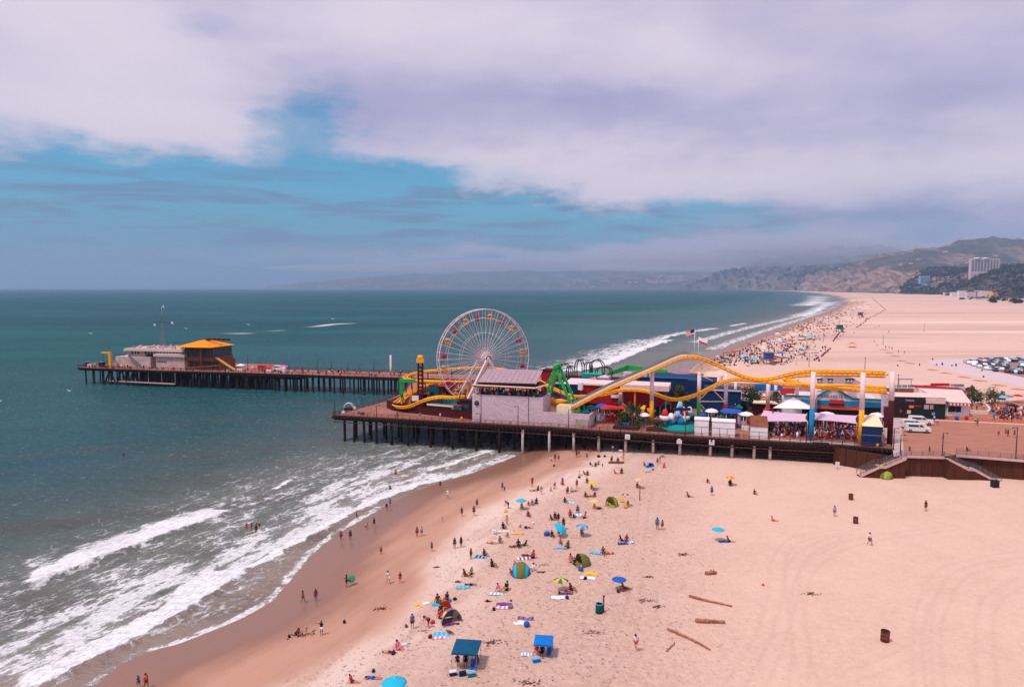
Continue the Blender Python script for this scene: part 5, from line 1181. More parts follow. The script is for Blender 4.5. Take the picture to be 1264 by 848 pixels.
def lamp(p, h, label, arm=1, grp='lamp posts along the pier edge', col=M_dark):
    e = empty('lamp_post', p, label, 'lamp post', grp); mb = MB(); mb.tube([(0, 0, 0), (0, 0, .5), (0, 0, h)], [.16, .11, .07], col, 8); mb.build('pole', e)
    mb = MB(); mb.tube([(0, 0, h-.3), (arm*.35, 0, h-.05), (arm*.8, 0, h-.1)], .04, col, 6); mb.build('arm', e)
    mb = MB(); mb.ell((arm*.85, 0, h-.15), (.26, .15, .12), col, 8, 5); mb.build('lamp_head', e); return e
for i, (px, py, top, lab) in enumerate(((413, 513, 493.5, 'lamp post at the far left tip of the amusement pier'), (464.5, 515.5, 500, 'lamp post near the dark fence on the left of the pier'), (490, 517.5, 505, 'short lamp post below the yellow loop track'), (592.5, 522.5, 510, 'short lamp post left on the white wall'), (639.5, 525.5, 501, 'tall lamp post in front of the middle of the white wall'),
        (702, 529.5, 505, 'tall lamp post at the foot of the lift hill'), (766, 534.5, 527, 'low lamp post by the planted garden'), (846.5, 539, 512, 'lamp post in front of the blue face ride'), (996, 549.5, 520, 'lamp post beside the blue-footed column'), (1112.5, 561, 536, 'lamp post at the top of the left-hand stair'), (1164.5, 563, 534, 'lamp post at the top of the right-hand stair'), (1255.5, 566.5, 527, 'lamp post at the right edge on the plaza'), (1104, 556, 528, 'thin lamp post beside the blue kiosk'))):
    p = dk(px, py)+Vector((0, .4, 0)); lamp(p, zat(p, top)-DZ, lab, random.choice((-1, 1)))
for i, (px, top) in enumerate(((305, 437), (322, 441), (356, 446), (391, 443), (408, 447), (429, 447), (442, 450), (461, 446))):
    p = LP(0, 13.4); s_ = ((px-632)*1.0); 
    for k in range(400):
        p = LP(k*.5+40, 13.2); u = 632+FPX*p.x/(p.y*math.cos(PITCH)-(p.z-CAMH)*math.sin(PITCH))
        if u >= px: break
    lamp(p, zat(p, top)-DZ, 'thin dark lamp post on the far rail of the long pier', 1, 'lamp posts on the long pier')
p = aty(482, 460, 284); p.z = 0
for k in range(600):
    p = LP(k*.5+40, 14.5, 0); u = 632+FPX*p.x/(p.y*math.cos(PITCH)-(DZ-CAMH)*math.sin(PITCH))
    if u >= 481.5: break
o = MB().tube([(0, 0, -1), (0, 0, zat(p, 438.5))], .42, sm('pale_mast', 214, 196, 178), 10).build('tall_post', None, (p.x, p.y, 0)); tag(o, 'pale tall post rising beside the long pier left of the wheel', 'post')

# ---- buildings at the seaward end
M_stucco = sm('pink_white_stucco', 196, 168, 162, var=.16, scale=.5); M_stucco2 = sm('cream_trim', 206, 182, 174, var=.05); M_glass = mat('dark_glass', (.03, .045, .055), rough=.12, var=.1, spec=.6); M_brown = sm('brown_cladding', 132, 76, 54, var=.2, scale=1.2); M_or = sm('orange_roof', 236, 140, 14, var=.1, scale=.8)
Ys = LP(30, 5).y
def ybox(x0, y0, x1, y1, t0, dep, nmz=None):
    """footprint on the platform between photo columns x0..x1 with its front t0 metres behind the near rail; z from rows"""
    def fnd(px):
        lo, hi = -40.0, 300.0
        for _ in range(40):
            m_ = (lo+hi)/2; p = LP(m_, t0); u = 632+FPX*p.x/(p.y*math.cos(PITCH)-(p.z-CAMH)*math.sin(PITCH))
            if u < px: lo = m_
            else: hi = m_
        return lo
    s0, s1 = fnd(x0), fnd(x1); a = LP(s0, t0); zt = zat(a, y0); zb = zat(a, y1)
    return s0, s1, max(zb, DZ), zt
def LPbox(mb, s0, s1, t0, t1_, z0, z1, m, mt=None): mb.prism([tuple(LP(s, t_))[:2] for s, t_ in ((s0, t0), (s1, t0), (s1, t1_), (s0, t1_))], z0, z1, m, mt)
hq = empty('harbour_office', LP(40, 12), 'pinkish white two-storey building with a stepped flat roof and mast at the seaward end', 'building')
s0, s1, zb, zt = ybox(143, 440, 186, 456, 4, 12); mb = MB(); LPbox(mb, s0, s1, 4, 15, DZ, zt, M_stucco, M_stucco2); sA = (s0, s1, zt)
s0, s1, zb, z2 = ybox(158, 431, 180, 440, 6, 12); LPbox(mb, s0, s1, 6, 18, zt+.003, z2-.6, M_stucco); sB = (s0, s1, z2)
s2, s3, zb, z3 = ybox(193, 437, 228, 456, 3, 12); LPbox(mb, s2, s3, 3, 16, DZ, z3-1.0, M_stucco)
pb(mb, 'wall', hq)
mb = MB(); s4, s5, _, z5 = ybox(179, 424.5, 232, 437, 4.5, 12)
LPbox(mb, sB[0]-.4, s5+.5, 4.2, 19, z2-.6, z2, M_stucco2); LPbox(mb, sB[0]-.2, s5+.2, 4.4, 18.6, z2, z2+.5, M_stucco2, M_stucco); pb(mb, 'roof', hq)
mb = MB(); LPbox(mb, sB[1]+.1, s5, 5, 18, zat(LP(s4, 5), 437.0), z2-.65, M_glass); pb(mb, 'window_band', hq)
mb = MB()
for k in range(15): s_ = sB[1]+.3+k*(s5-sB[1]-.5)/14; LPbox(mb, s_, s_+.22, 4.8, 5.0, zat(LP(s4, 5), 437.0), z2-.65, M_stucco2)
pb(mb, 'mullion', hq)
mb = MB(); LPbox(mb, s2-.6, s3+.6, 2.2, 6, z3-1.0, z3+.1, M_stucco2, M_stucco2); pb(mb, 'balcony', hq)
for k in range(3):
    mb = MB(); s_ = sB[0]+2.3+k*1.5; LPbox(mb, s_, s_+.7, 5.9, 6.0, zt+1.0, z2-1.0, M_glass); pb(mb, 'window', hq)
mb = MB(); a = LP(sA[0]+7.5, 3.6, zt); b_ = LP(sA[0]+13.5, 3.6, DZ); mb.bar(a, b_, 1.0, .3, M_steel); 
for k in (0, .5): mb.bar(a+Vector((0, -k, 1)), b_+Vector((0, -k, 1)), .08, .08, M_dark)
pb(mb, 'outside_stair', hq)
mb = MB(); railing(mb, [LP(sA[0], 4.2), LP(sB[0], 4.2)], z=zt, step=1.5, m=M_dark, th=.08); pb(mb, 'roof_railing', hq)
mb = MB()
for k in range(26):
    s_ = random.uniform(sB[0]+.5, s5); t_ = random.uniform(5, 16); z = random.uniform(.4, 1.3); LPbox(mb, s_, s_+random.uniform(.4, 1.4), t_, t_+.8, z2+.5, z2+.5+z, random.choice((M_stucco2, M_steel, M_stucco)))
pb(mb, 'roof_equipment', hq)
mb = MB(); s_a, s_b, _, z_ = ybox(193, 446, 209, 448, 2.95, 1); 
for k in range(6): LPbox(mb, s_a+.5+k*.85, s_a+1.0+k*.85, 2.9, 2.99, z_-.4, z_+.25, sm('sign_navy', 52, 48, 92))
pb(mb, 'wall_lettering', hq)
mp = LP(0, 9); 
for k in range(400):
    mp = LP(k*.25, 10); u = 632+FPX*mp.x/(mp.y*math.cos(PITCH)-(DZ-CAMH)*math.sin(PITCH))
    if u >= 202: break
mst = empty('signal_mast', (mp.x, mp.y, z2), 'tall lattice signal mast with crossarm on the roof of the seaward building', 'mast'); hT = zat(mp, 379)-z2
mb = MB(); hL = zat(mp, 398)-z2
for sx in (-1, 1):
    for sy in (-1, 1): mb.bar((sx*1.0, sy*.8, 0), (sx*.25, sy*.2, hL), .16, .16, M_steel)
for k in range(7):
    u = k/7; w_ = 1.0-.75*u; w2_ = 1.0-.75*(k+1)/7; mb.bar((-w_, -w_*.8, hL*u), (w2_, -w2_*.8, hL*(k+1)/7), .08, .08, M_steel); mb.bar((w_, -w_*.8, hL*u), (-w2_, -w2_*.8, hL*(k+1)/7), .08, .08, M_steel)
mb.build('lattice', mst); MB().tube([(0, 0, hL-.5), (0, 0, hT)], [.14, .07], M_steel, 8).build('topmast', mst); MB().bar((-3.6, 0, hL), (3.6, 0, hL), .16, .16, M_dark).build('crossarm', mst)
for x, s_, z in ((-3.7, .8, -1.3), (3.9, 1.0, -.4), (.5, .7, hT-hL)):
    mb = MB(); mb.quad((x, .0, hL+z), (x+.9*s_, .1, hL+z-.5), (x+.9*s_, .1, hL+z+.6), (x, 0, hL+z+.8), M_white, .04); mb.build('pennant', mst)
# orange roofed restaurant
rest_ = empty('pier_restaurant', LP(70, 12), 'brown glass-walled restaurant with a wide orange hipped roof at the seaward end', 'restaurant')
s0, s1, _, ze = ybox(226, 428, 268, 440, 3, 10); zb1 = zat(LP(s0, 3), 440.5)
mb = MB(); LPbox(mb, s0, s1-2, 3.5, 17, zb1-1.6, zb1, M_brown); LPbox(mb, s0+1, s1-1, 5.5, 17, DZ, zb1-1.6, M_brown); LPbox(mb, s0, s1-2, 3.6, 17, ze-.4, ze, M_brown); pb(mb, 'wall', rest_)
mb = MB()
for k in range(7): s_ = s0+1.6+k*2.1; LPbox(mb, s_, s_+1.5, 5.3, 5.48, DZ+.2, zb1-2.2, M_glass)
pb(mb, 'ground_floor_opening', rest_)
mb = MB(); LPbox(mb, s0+.3, s1-2.3, 4, 16.5, zb1, ze-.4, M_glass); pb(mb, 'window_band', rest_)
mb = MB()
for k in range(12): s_ = s0+k*(s1-2.2-s0)/11; LPbox(mb, s_, s_+.2, 3.8, 3.98, zb1, ze-.4, M_brown)
pb(mb, 'mullion', rest_)
mb = MB(); e0, e1 = s0-2, s1-1.5; zr = zat(LP(60, 10), 420); P4 = [LP(e0, 1, ze), LP(e1, 1, ze), LP(e1+.5, 17, ze), LP(e0, 19, ze)]; R4 = [LP(e0+7, 8, zr), LP(e1-8, 8, zr), LP(e1-8, 12, zr), LP(e0+7, 12, zr)]
mb.add([tuple(p) for p in P4+R4], [(0, 1, 5, 4), (1, 2, 6, 5), (2, 3, 7, 6), (3, 0, 4, 7), (4, 5, 6, 7), (3, 2, 1, 0)], M_or); pb(mb, 'roof', rest_)
mb = MB()
for k in range(5): s_ = e0+9+k*2.4; LPbox(mb, s_, s_+1.3, 9, 10.5, zr, zr+.9, sm('roof_vent_maroon', 96, 44, 40))
pb(mb, 'roof_vent', rest_)
mb = MB(); a = LP((s0+s1)/2+1, 2.6, DZ); mb.tube([a, (a.x, a.y, ze)], .35, M_brown, 8); pb(mb, 'column', rest_)
mb = MB(); mb.bar(LP(s1-1, 4, zb1), LP(s1+8, 4, DZ+.3), 1.6, .25, sm('stair_yellow', 196, 150, 84)); mb.bar(LP(s0+2, 2.2, DZ+1.0), LP(s1+2, 2.2, DZ+2.4), .3, .35, sm('ramp_orange', 168, 78, 44)); pb(mb, 'outside_stair', rest_)
# yellow davit
s_d = ybox(134, 434, 139, 456, 1.2, 1); dp = LP((s_d[0]+s_d[1])/2, 1.2); dh = zat(dp, 434.5)-DZ
dv = empty('davit_crane', dp, 'yellow davit crane at the left end of the seaward platform', 'crane', rz=LANG); MY = sm('crane_yellow', 240, 164, 30, var=.06)
MB().box((0, 0, dh/2), (1.1, .9, dh), MY).build('upright', dv); MB().box((-2.3, 0, dh-.35), (3.6, .7, .7), MY).build('boom', dv); MB().tube([(-3.7, 0, dh-.7), (-3.7, 0, 1.2)], .09, M_dark, 6).box((-3.7, 0, 1.0), (.4, .4, .5), M_dark).build('hook_cable', dv)
# crates, rail stuff and benches on the seaward platform
for i, (px, dx, hh, c_, lab) in enumerate(((108, 1, 2.4, M_dark, 'dark locker'), (112, 2.2, 1.6, M_white, 'white dinghy box'), (118, 1.6, 1.9, M_stucco, 'pale locker'), (126, 2.0, 2.6, M_dark, 'dark net pile box'), (141, 1.8, 3.0, M_white, 'white round tank'))):
    s_d = ybox(px, 440, px+4, 455, 3, 1); p = LP(s_d[0], 3); o = MB().prism([(-dx/2, -.7), (dx/2, -.7), (dx/2, .7), (-dx/2, .7)], 0, hh*.85, c_).box((0, 0, hh*.9), (dx+.15, 1.5, hh*.1), M_steel).build('deck_locker', None, p); o.rotation_euler = (0, 0, LANG)
    tag(o, lab+' near the davit crane on the seaward platform', 'locker')
# vans parked on the long pier
def kiosk_van(p, c, label, rz, L=5.2, grp=None):
    e = empty('parked_van', p, label, 'van', grp, rz)
    mb = MB(); prof = [(-L/2, .35), (L/2, .35), (L/2, .98), (L/2-1.3, 1.15), (L/2-2.1, 1.72), (-L/2+.2, 1.74), (-L/2, 1.1)]
    vs = [(x, y, z) for y in (-.95, .95) for x, z in prof]; n = len(prof)
    mb.add(vs, [tuple(range(n)), tuple(range(2*n-1, n-1, -1))]+[(i, n+i, n+(i+1) % n, (i+1) % n) for i in range(n)], c); mb.build('body', e)
    mb = MB()
    for y in (-.965, .965):
        mb.quad((-L/2+.5, y, 1.15), (L/2-2.7, y, 1.15), (L/2-2.7, y, 1.58), (-L/2+.5, y, 1.58), M_glass, .02); mb.quad((L/2-2.55, y, 1.15), (L/2-1.5, y, 1.15), (L/2-2.05, y, 1.58), (L/2-2.55, y, 1.58), M_glass, .02)
    mb.quad((L/2-1.3, -.85, 1.19), (L/2-1.3, .85, 1.19), (L/2-2.02, .85, 1.7), (L/2-2.02, -.85, 1.7), M_glass, .03); mb.build('window', e)
    for x in (-L/2+.95, L/2-.95):
        for y in (-.93, .93):
            w_ = empty_child('wheel', e); MB().tube([(x, y-.12, .36), (x, y+.12, .36)], .36, M_dark, 14).build('tyre', w_); MB().tube([(x, y-.13, .36), (x, y+.13, .36)], .2, M_steel, 10).build('rim', w_)
    e.scale = (1, 1, 1.25)
    for y in (-.7, .7): MB().box((L/2, y, .85), (.06, .3, .18), M_white).build('headlight', e)
    for y in (-.8, .8): MB().box((-L/2-.005, y, 1.1), (.05, .18, .3), CM['red']).build('tail_light', e)
    return e
def empty_child(nm, par):
    o = bpy.data.objects.new(nm, None); C.objects.link(o); o.parent = par; o.empty_display_size = .2; return o
MBODY = mat('car_white', (.78, .78, .79, 1), rough=.25, var=0, spec=.5)
for px, py, c, lab in ((326, 457, CM['red'], 'red van on the long pier, left of two'), (345, 457, MBODY, 'white van with red load on the long pier, right of two')):
    kiosk_van(LP(ybox(px, 450, px+1, 455, 9, 1)[0], 9), c, lab, LANG)
for k, (px, c, lab) in enumerate(((333, 'red', 'red market awning between the vans on the long pier'), (350, 'pink', 'pink market awning right of the vans on the long pier'), (297, 'white', 'white stall awning right of the orange-roofed restaurant'))):
    p = LP(ybox(px, 450, px+1, 455, 6, 1)[0], 6); e = empty('market_stall', p, lab, 'stall', rz=LANG)
    MB().add([(-1.6, -1.2, 2.1), (1.6, -1.2, 2.1), (1.6, 1.2, 2.3), (-1.6, 1.2, 2.3), (0, 0, 2.9)], [(0, 1, 4), (1, 2, 4), (2, 3, 4), (3, 0, 4), (3, 2, 1, 0)], CM[c]).build('awning', e)
    for x in (-1.5, 1.5):
        for y in (-1.1, 1.1): MB().tube([(x, y, 0), (x, y, 2.15)], .05, M_steel, 6).build('pole', e)
    MB().prism([(-1.3, -.8), (1.3, -.8), (1.3, -.2), (-1.3, -.2)], 0, .95, M_white).build('counter', e)
# ================================================================ RIDES AND PIER BUILDINGS
M_yel = sm('coaster_yellow', 246, 168, 28, var=.08, scale=1.0, rough=.4); M_red = sm('barn_red', 158, 24, 44, var=.15, scale=.6); M_mar = sm('dark_maroon', 74, 24, 30, var=.2, scale=.8); M_green = sm('bright_green', 40, 168, 78, var=.12)
M_blue = sm('deep_blue', 22, 48, 90, var=.12, scale=.5); M_sky = sm('sky_blue_paint', 26, 128, 176, var=.1); M_teal = sm('teal_paint', 28, 132, 130, var=.12); M_pinkw = sm('pink_white_block', 222, 198, 206, var=.07, scale=.7)
M_roofp = sm('mauve_panel', 168, 140, 150, var=.1, rough=.35); M_cream = sm('cream', 238, 214, 180, var=.05)
def fnd(px, t0):
    lo, hi = -60.0, 260.0
    for _ in range(40):
        m_ = (lo+hi)/2; p = ST(m_, t0); u = 632+FPX*p.x/(p.y*math.cos(PITCH)-(p.z-CAMH)*math.sin(PITCH))
        if u < px: lo = m_
        else: hi = m_
    return lo
def SB(mb, s0, s1, t0, t1_, z0, z1, m, mt=None): return mb.prism([tuple(ST(s, t_))[:2] for s, t_ in ((s0, t0), (s1, t0), (s1, t1_), (s0, t1_))], z0, z1, m, mt)
def zr(px, py, t0):       # height seen on row py at column px for something t0 metres behind the pier edge
    return zat(ST(fnd(px, t0), t0), py)
def pt(px, py, t0): s = fnd_h(px, py, t0); return s
def PT(px, py, t0):       # point on the vertical plane t=t0 seen at that pixel
    r = ray(px, py); o = Vector((0, 0, CAMH)); n = nv; k = (Vector((fe_a.x, fe_a.y, 0))+nv*t0-Vector((0, 0, 0))).dot(n)/(Vector((r[0], r[1], 0)).dot(n)); return Vector((r[0]*k, r[1]*k, CAMH+r[2]*k))
# --- the ferris wheel
hubp = aty(597.5, 441.5, 194.5); WR = 60.0*194.5/FPX
wa = math.radians(25); wx = Vector((math.cos(wa), math.sin(wa), 0)); wn = Vector((math.sin(wa), -math.cos(wa), 0))     # plane direction, axle toward the camera
fw = empty('ferris_wheel', (hubp.x, hubp.y, DZ), 'big white ferris wheel with red and yellow gondolas', 'ferris wheel')
fo = Vector(fw.location)
def wp(a, r, o_=0): return hubp+wx*(math.cos(a)*r)+Vector((0, 0, math.sin(a)*r))+wn*o_
M_wh = sm('wheel_white', 230, 206, 206, var=.03, rough=.5)
for o_, nm in ((.9, 'front_rim'), (-.9, 'rear_rim')):
    mb = MB(); mb.tube([wp(2*PI*i/80, WR, o_) for i in range(80)], .12, M_wh, 6, closed=True); pb(mb, nm, fw)
    mb = MB(); mb.tube([wp(2*PI*i/80, WR*.82, o_) for i in range(80)], .055, M_wh, 5, closed=True); mb.tube([wp(2*PI*i/60, WR*.52, o_) for i in range(60)], .05, M_wh, 5, closed=True); pb(mb, 'inner_ring', fw)
    for i in range(40):
        a = 2*PI*i/40; mb = MB(); mb.bar(wp(a, 1.2, o_*1.5), wp(a, WR, o_), .085, .085, M_wh); pb(mb, 'spoke', fw)
mb = MB()
for i in range(40): a = 2*PI*i/40; mb.bar(wp(a, WR, .9), wp(a, WR, -.9), .1, .1, M_wh); mb.bar(wp(a, WR, .9), wp(a+PI/40, WR, -.9), .11, .11, sm('rim_warm', 214, 118, 84)); mb.bar(wp(a, WR*.82, .9), wp(a, WR*.82, -.9), .06, .06, M_wh)
pb(mb, 'rim_tie', fw)
mb = MB()
for o_ in (1.6, -1.6): mb.tube([wp(0, 0, o_-.15), wp(0, 0, o_+.15)], 1.75 if o_ < 0 else 1.5, M_wh, 28, smooth=False)
mb.tube([wp(0, 0, 3.1), wp(0, 0, -3.1)], .55, M_wh, 14); mb.tube([wp(0, 0, 3.12), wp(0, 0, 3.2)], .8, M_dark, 20); mb.tube([wp(0, 0, 3.14), wp(0, 0, 3.26)], .45, M_wh, 16)
for i in range(24): a = 2*PI*i/24; mb.bar(wp(a, 1.0, 1.5), wp(a, 2.6, 1.1), .14, .14, M_wh)
pb(mb, 'hub', fw)
for o_ in (2.9, -2.9):
    for sx in (-1, 1):
        foot_ = hubp+wx*sx*8.6+wn*(o_*1.35); foot_.z = DZ; mb = MB(); mb.bar(wp(0, 0, o_), foot_, .75 if o_ > 0 else .6, .75 if o_ > 0 else .6, M_wh); pb(mb, 'leg', fw)
mb = MB(); f_ = hubp.copy(); f_.z = DZ; 
for k in range(7): z0 = DZ+k*1.7; mb.bar(Vector((f_.x-1.2, f_.y, z0)), Vector((f_.x+1.2, f_.y, z0+1.7)), .16, .16, M_yel); mb.bar(Vector((f_.x+1.2, f_.y, z0)), Vector((f_.x-1.2, f_.y, z0+1.7)), .16, .16, M_yel)
for sx in (-1.2, 1.2): mb.bar(Vector((f_.x+sx, f_.y, DZ)), Vector((f_.x+sx, f_.y, hubp.z-1.5)), .22, .22, M_yel)
pb(mb, 'drive_tower', fw)
CABR = sm('gondola_red', 186, 34, 44, var=0); CABY = sm('gondola_orange', 244, 158, 34, var=0)
for i in range(20):
    a = 2*PI*(i+.5)/20; p = wp(a, WR*.885); c_ = CABR if i % 2 else CABY
    gnd = empty_child('gondola', fw); gnd.location = p-fo; gnd.rotation_euler = (0, 0, wa)
    MB().tube([(0, 0, -1.55), (0, 0, -1.5), (0, 0, -1.0), (0, 0, -.72)], [.3, .66, .78, .8], c_, 12).build('tub', gnd)
    MB().tube([(0, 0, -.12), (0, 0, .12), (0, 0, .3)], [.95, .6, .1], c_, 12).build('canopy', gnd)
    MB().bar((0, -.9, .1), (0, .9, .1), .07, .07, M_dark).bar((0, 0, -1.0), (0, 0, .1), .07, .07, M_dark).build('hanger', gnd)
# --- yellow roller coaster
def cat(P, n=8): return [Vector(p) for p in smooth_poly(np.array([tuple(p) for p in P]), n)]
co = empty('roller_coaster', ST(60, 20), 'yellow steel roller coaster with white columns winding over the pier', 'roller coaster')
def track(P, nm='track', w_=.62, m=M_yel, par=co, rt=.2, spine=.27):
    P = cat(P); mb = MB(); n = len(P); Lf = []; Rt = []; Sp = []
    for i, p in enumerate(P):
        d_ = (P[min(i+1, n-1)]-P[max(i-1, 0)]).normalized(); r = d_.cross(Vector((0, 0, 1))); r = r.normalized() if r.length > .1 else Vector((1, 0, 0)); u = r.cross(d_)
        Lf.append(p-r*w_); Rt.append(p+r*w_); Sp.append(p-u*.55)
    mb.tube(Lf, rt, m, 6); mb.tube(Rt, rt, m, 6); mb.tube(Sp, spine, m, 6)
    acc = 0
    for i in range(1, n):
        acc += (P[i]-P[i-1]).length
        if acc > 1.0: acc = 0; mb.bar(Lf[i], Rt[i], .12, .12, m); mb.bar(Lf[i], Sp[i], .1, .1, m); mb.bar(Rt[i], Sp[i], .1, .1, m)
    pb(mb, nm, par); return P
hill = [PT(*a) for a in ((700, 505.5, 7), (751, 479, 8.5), (804, 456, 10), (836, 441.5, 11), (848, 439.5, 11.5), (861, 440, 12), (875, 444.5, 13), (891, 451.5, 14), (908, 459.5, 14.5), (922, 464.5, 14.5), (937, 467, 14.5), (955, 465.4, 14), (972, 461, 13), (990, 457.5, 12), (1010, 456.8, 11), (1062, 457.5, 9), (1092, 459, 9.5))]
track(hill, 'track')
ret = [PT(*a) for a in ((1092, 462, 13), (1086, 462.5, 17), (1040, 461, 20), (990, 462, 22), (968, 466, 22), (985, 472, 18), (1010, 476, 14), (1062, 480, 10), (1094, 482, 10))]
track(ret, 'track')
low = [PT(*a) for a in ((1094, 478, 14), (1046, 475.5, 15), (1004, 474.5, 16), (967, 472.5, 17), (940, 469, 18), (908, 467, 18), (893, 470, 18), (879, 477, 17), (860, 486, 16), (840, 491.5, 15), (826, 491, 15), (812, 486.5, 15), (793, 481, 16), (766, 480.5, 17), (745, 486, 18), (717, 488.5, 20), (702, 487, 22), (681, 478.5, 26), (664, 469.5, 30), (640, 461, 36), (620, 455.5, 40), (598, 453.5, 42), (570, 454, 42), (546, 456, 42), (523, 458, 41), (508, 461.5, 38), (500, 466, 33), (512, 469, 28), (541, 470.5, 26), (580, 471, 26))]
track(low, 'track')
helix = [PT(*a) for a in ((578, 470, 30), (540, 473, 34), (516, 478.5, 30), (501, 488, 22), (489, 496.5, 15), (488, 500, 11.5), (497.7, 501.5, 10), (508, 499.5, 9.5), (521, 494, 9.5), (533, 490.5, 10), (545, 489.2, 10.5), (562.5, 489.8, 12), (590, 486, 18))]
track(helix, 'track'); track([p+Vector((1.6, 1.9, .5)) for p in helix[2:6]], 'track')
# lift-hill side: pale catwalk beside the climbing track
mb = MB(); hp = cat(hill[:5])
for i in range(len(hp)-1):
    a, b_ = hp[i]+nv*1.5, hp[i+1]+nv*1.5; mb.bar(a, b_, 1.2, .1, M_steel)
    a, b_ = hp[i]-nv*.95+Vector((0, 0, .25)), hp[i+1]-nv*.95+Vector((0, 0, .25)); mb.bar(a, b_, .12, .55, M_cream)
    a, b_ = hp[i]+nv*2.1+Vector((0, 0, .5)), hp[i+1]+nv*2.1+Vector((0, 0, .5)); mb.bar(a, b_, .08, 1.0, M_steel)
pb(mb, 'catwalk', co)
def column(px, ybot, ytop, ysplit, t_, foot_m, r=.5, kink=0):
    s_ = fnd(px, t_); p = ST(s_, t_); zt = zat(p, ytop); zs = zat(p, ysplit)
    mb = MB(); mb.tube([(p.x, p.y, zs), (p.x, p.y, zt)], r, M_wh, 12); pb(mb, 'column', co)
    mb = MB(); mb.tube([(p.x, p.y, DZ), (p.x, p.y, zs)], r+.02, foot_m, 12); pb(mb, 'column_foot', co)
M_cg = sm('foot_green', 60, 186, 70, var=.05); M_cr = sm('foot_red', 196, 40, 50, var=.05)
column(804, 523, 459, 494, 12.5, M_yel, .52); column(862, 516, 459, 496.5, 17.5, M_cg, .5); column(895, 512, 461, 498.5, 19, M_cr, .5); column(1001, 539, 459, 504, 4.5, M_sky, .52); column(1062, 546, 460, 506, 3.5, M_yel, .52)
column(947, 503, 469, 502, 24, M_cr, .5); column(956.5, 493, 475, 488, 34, M_cr, .4); column(982.5, 503, 463, 498, 24, M_teal, .45); column(765.5, 515, 481, 492, 19, M_teal, .5); column(1098, 545, 459, 494, 6, M_mar, .55); column(907, 495, 470, 490, 30, M_teal, .4); column(1005, 515, 478, 500, 20, M_sky, .45)
for a, b_ in (((862, 495, 17.5), (878, 479, 17.5)), ((878, 479, 17.5), (895, 496, 18.5)), ((862, 495.5, 17.5), (895, 495.5, 18.5)), ((895, 480, 18.5), (890, 464, 17)), ((863, 458, 14), (838, 457, 12)), ((862, 462, 14), (880, 470, 15)), ((850, 440, 12), (846, 452, 12)), ((858, 441, 12), (868, 456, 13)), ((870, 443, 12), (852, 458, 12)), ((863, 456, 14), (889, 456, 14)), ((862, 496, 17.5), (870, 505, 17.5)), ((882, 477, 16), (893, 464, 15))):
    mb = MB(); mb.bar(PT(*a), PT(*b_), .2, .2, M_cream); pb(mb, 'brace', co)
mb = MB()
for P_ in (low, helix):
    PP = cat(P_, 4)
    for i in range(0, len(PP), 5):
        p = PP[i]
        if st_of(p)[0] < fnd(735, 15): mb.bar((p.x, p.y, DZ), (p.x, p.y, p.z-.5), .3, .3, M_mar); 
pb(mb, 'small_supports', co)
# coaster train: none visible. american and state flags above the crest
for px, py, lab, cols in ((853.5, 411, 'striped flag with blue corner flying above the coaster crest', 0), (861.5, 421, 'white flag with red stripe flying beside the coaster crest', 1)):
    t_ = 13; base = PT(862 if cols else 857, 440, t_); top = PT(862 if cols else 857, py, t_)
    fl = empty('flag', base, lab, 'flag', rz=ANG); hh = top.z-base.z+1.0; MB().tube([(0, 0, -1), (0, 0, hh)], .06, M_white, 6).build('flagpole', fl)
    mb = MB(); L, Hf = 2.1, 1.3; nx = 12
    stripes = 7 if not cols else 3
    for k in range(stripes):
        z0 = hh-Hf*(k+1)/stripes; z1 = hh-Hf*k/stripes; m_ = (CM['red'] if k % 2 == 0 else M_white) if not cols else (M_white if k < 2 else CM['red'])
        f = lambda u: .25*math.sin(u*5)*u
        sg = -1 if not cols else 1
        for i in range(nx):
            u0, u1 = i/nx, (i+1)/nx; mm = CM['navy'] if (not cols and k < 4 and i < nx*.42) else m_
            mb.add([(sg*L*u0, f(u0), z0-u0*.7), (sg*L*u1, f(u1), z0-u1*.7), (sg*L*u1, f(u1), z1-u1*.7), (sg*L*u0, f(u0), z1-u0*.7), (sg*L*u0, f(u0)+.03, z0-u0*.7), (sg*L*u1, f(u1)+.03, z0-u1*.7), (sg*L*u1, f(u1)+.03, z1-u1*.7), (sg*L*u0, f(u0)+.03, z1-u0*.7)], [(0, 1, 2, 3), (7, 6, 5, 4)], mm)
    mb.build('cloth', fl)
# --- white block wall building with a slanted panel roof
wb = empty('grandstand_building', ST(45, 14), 'tall pinkish white block wall building with slanted panelled roof right of the ferris wheel', 'building')
s0, s1 = fnd(583, 3.6), fnd(670, 3.6); sE = fnd(727, 3.2); zt = zat(ST(s0, 3.6), 486.5); zt2 = zat(ST(s1, 3.6), 508.5)
def brick_mat(nm, c1, c2, sc=1.2):
    m = bpy.data.materials.new(nm); m.use_nodes = True; q = NT(m.node_tree); b = q.n['Principled BSDF']; g = q.new('ShaderNodeTexCoord').outputs['Object']
    br = q.new('ShaderNodeTexBrick'); q.l.new(q.mapv(g, rot=(PI/2, 0, ANG)), br.inputs[0]); br.inputs['Scale'].default_value = sc; br.inputs['Color1'].default_value = c1; br.inputs['Color2'].default_value = c2
    br.inputs['Mortar'].default_value = tuple(x*.6 for x in c1[:3])+(1,); br.inputs['Mortar Size'].default_value = .045
    n = q.noise(g, .6, 5, .6); q.l.new(q.mix(q.ss(n.outputs[0], .35, .7, 0, .25), br.outputs[0], lin(180, 150, 158)), b.inputs['Base Color']); b.inputs['Roughness'].default_value = .85; return m
M_block = brick_mat('white_block', lin(224, 200, 208), lin(200, 176, 186), .55)
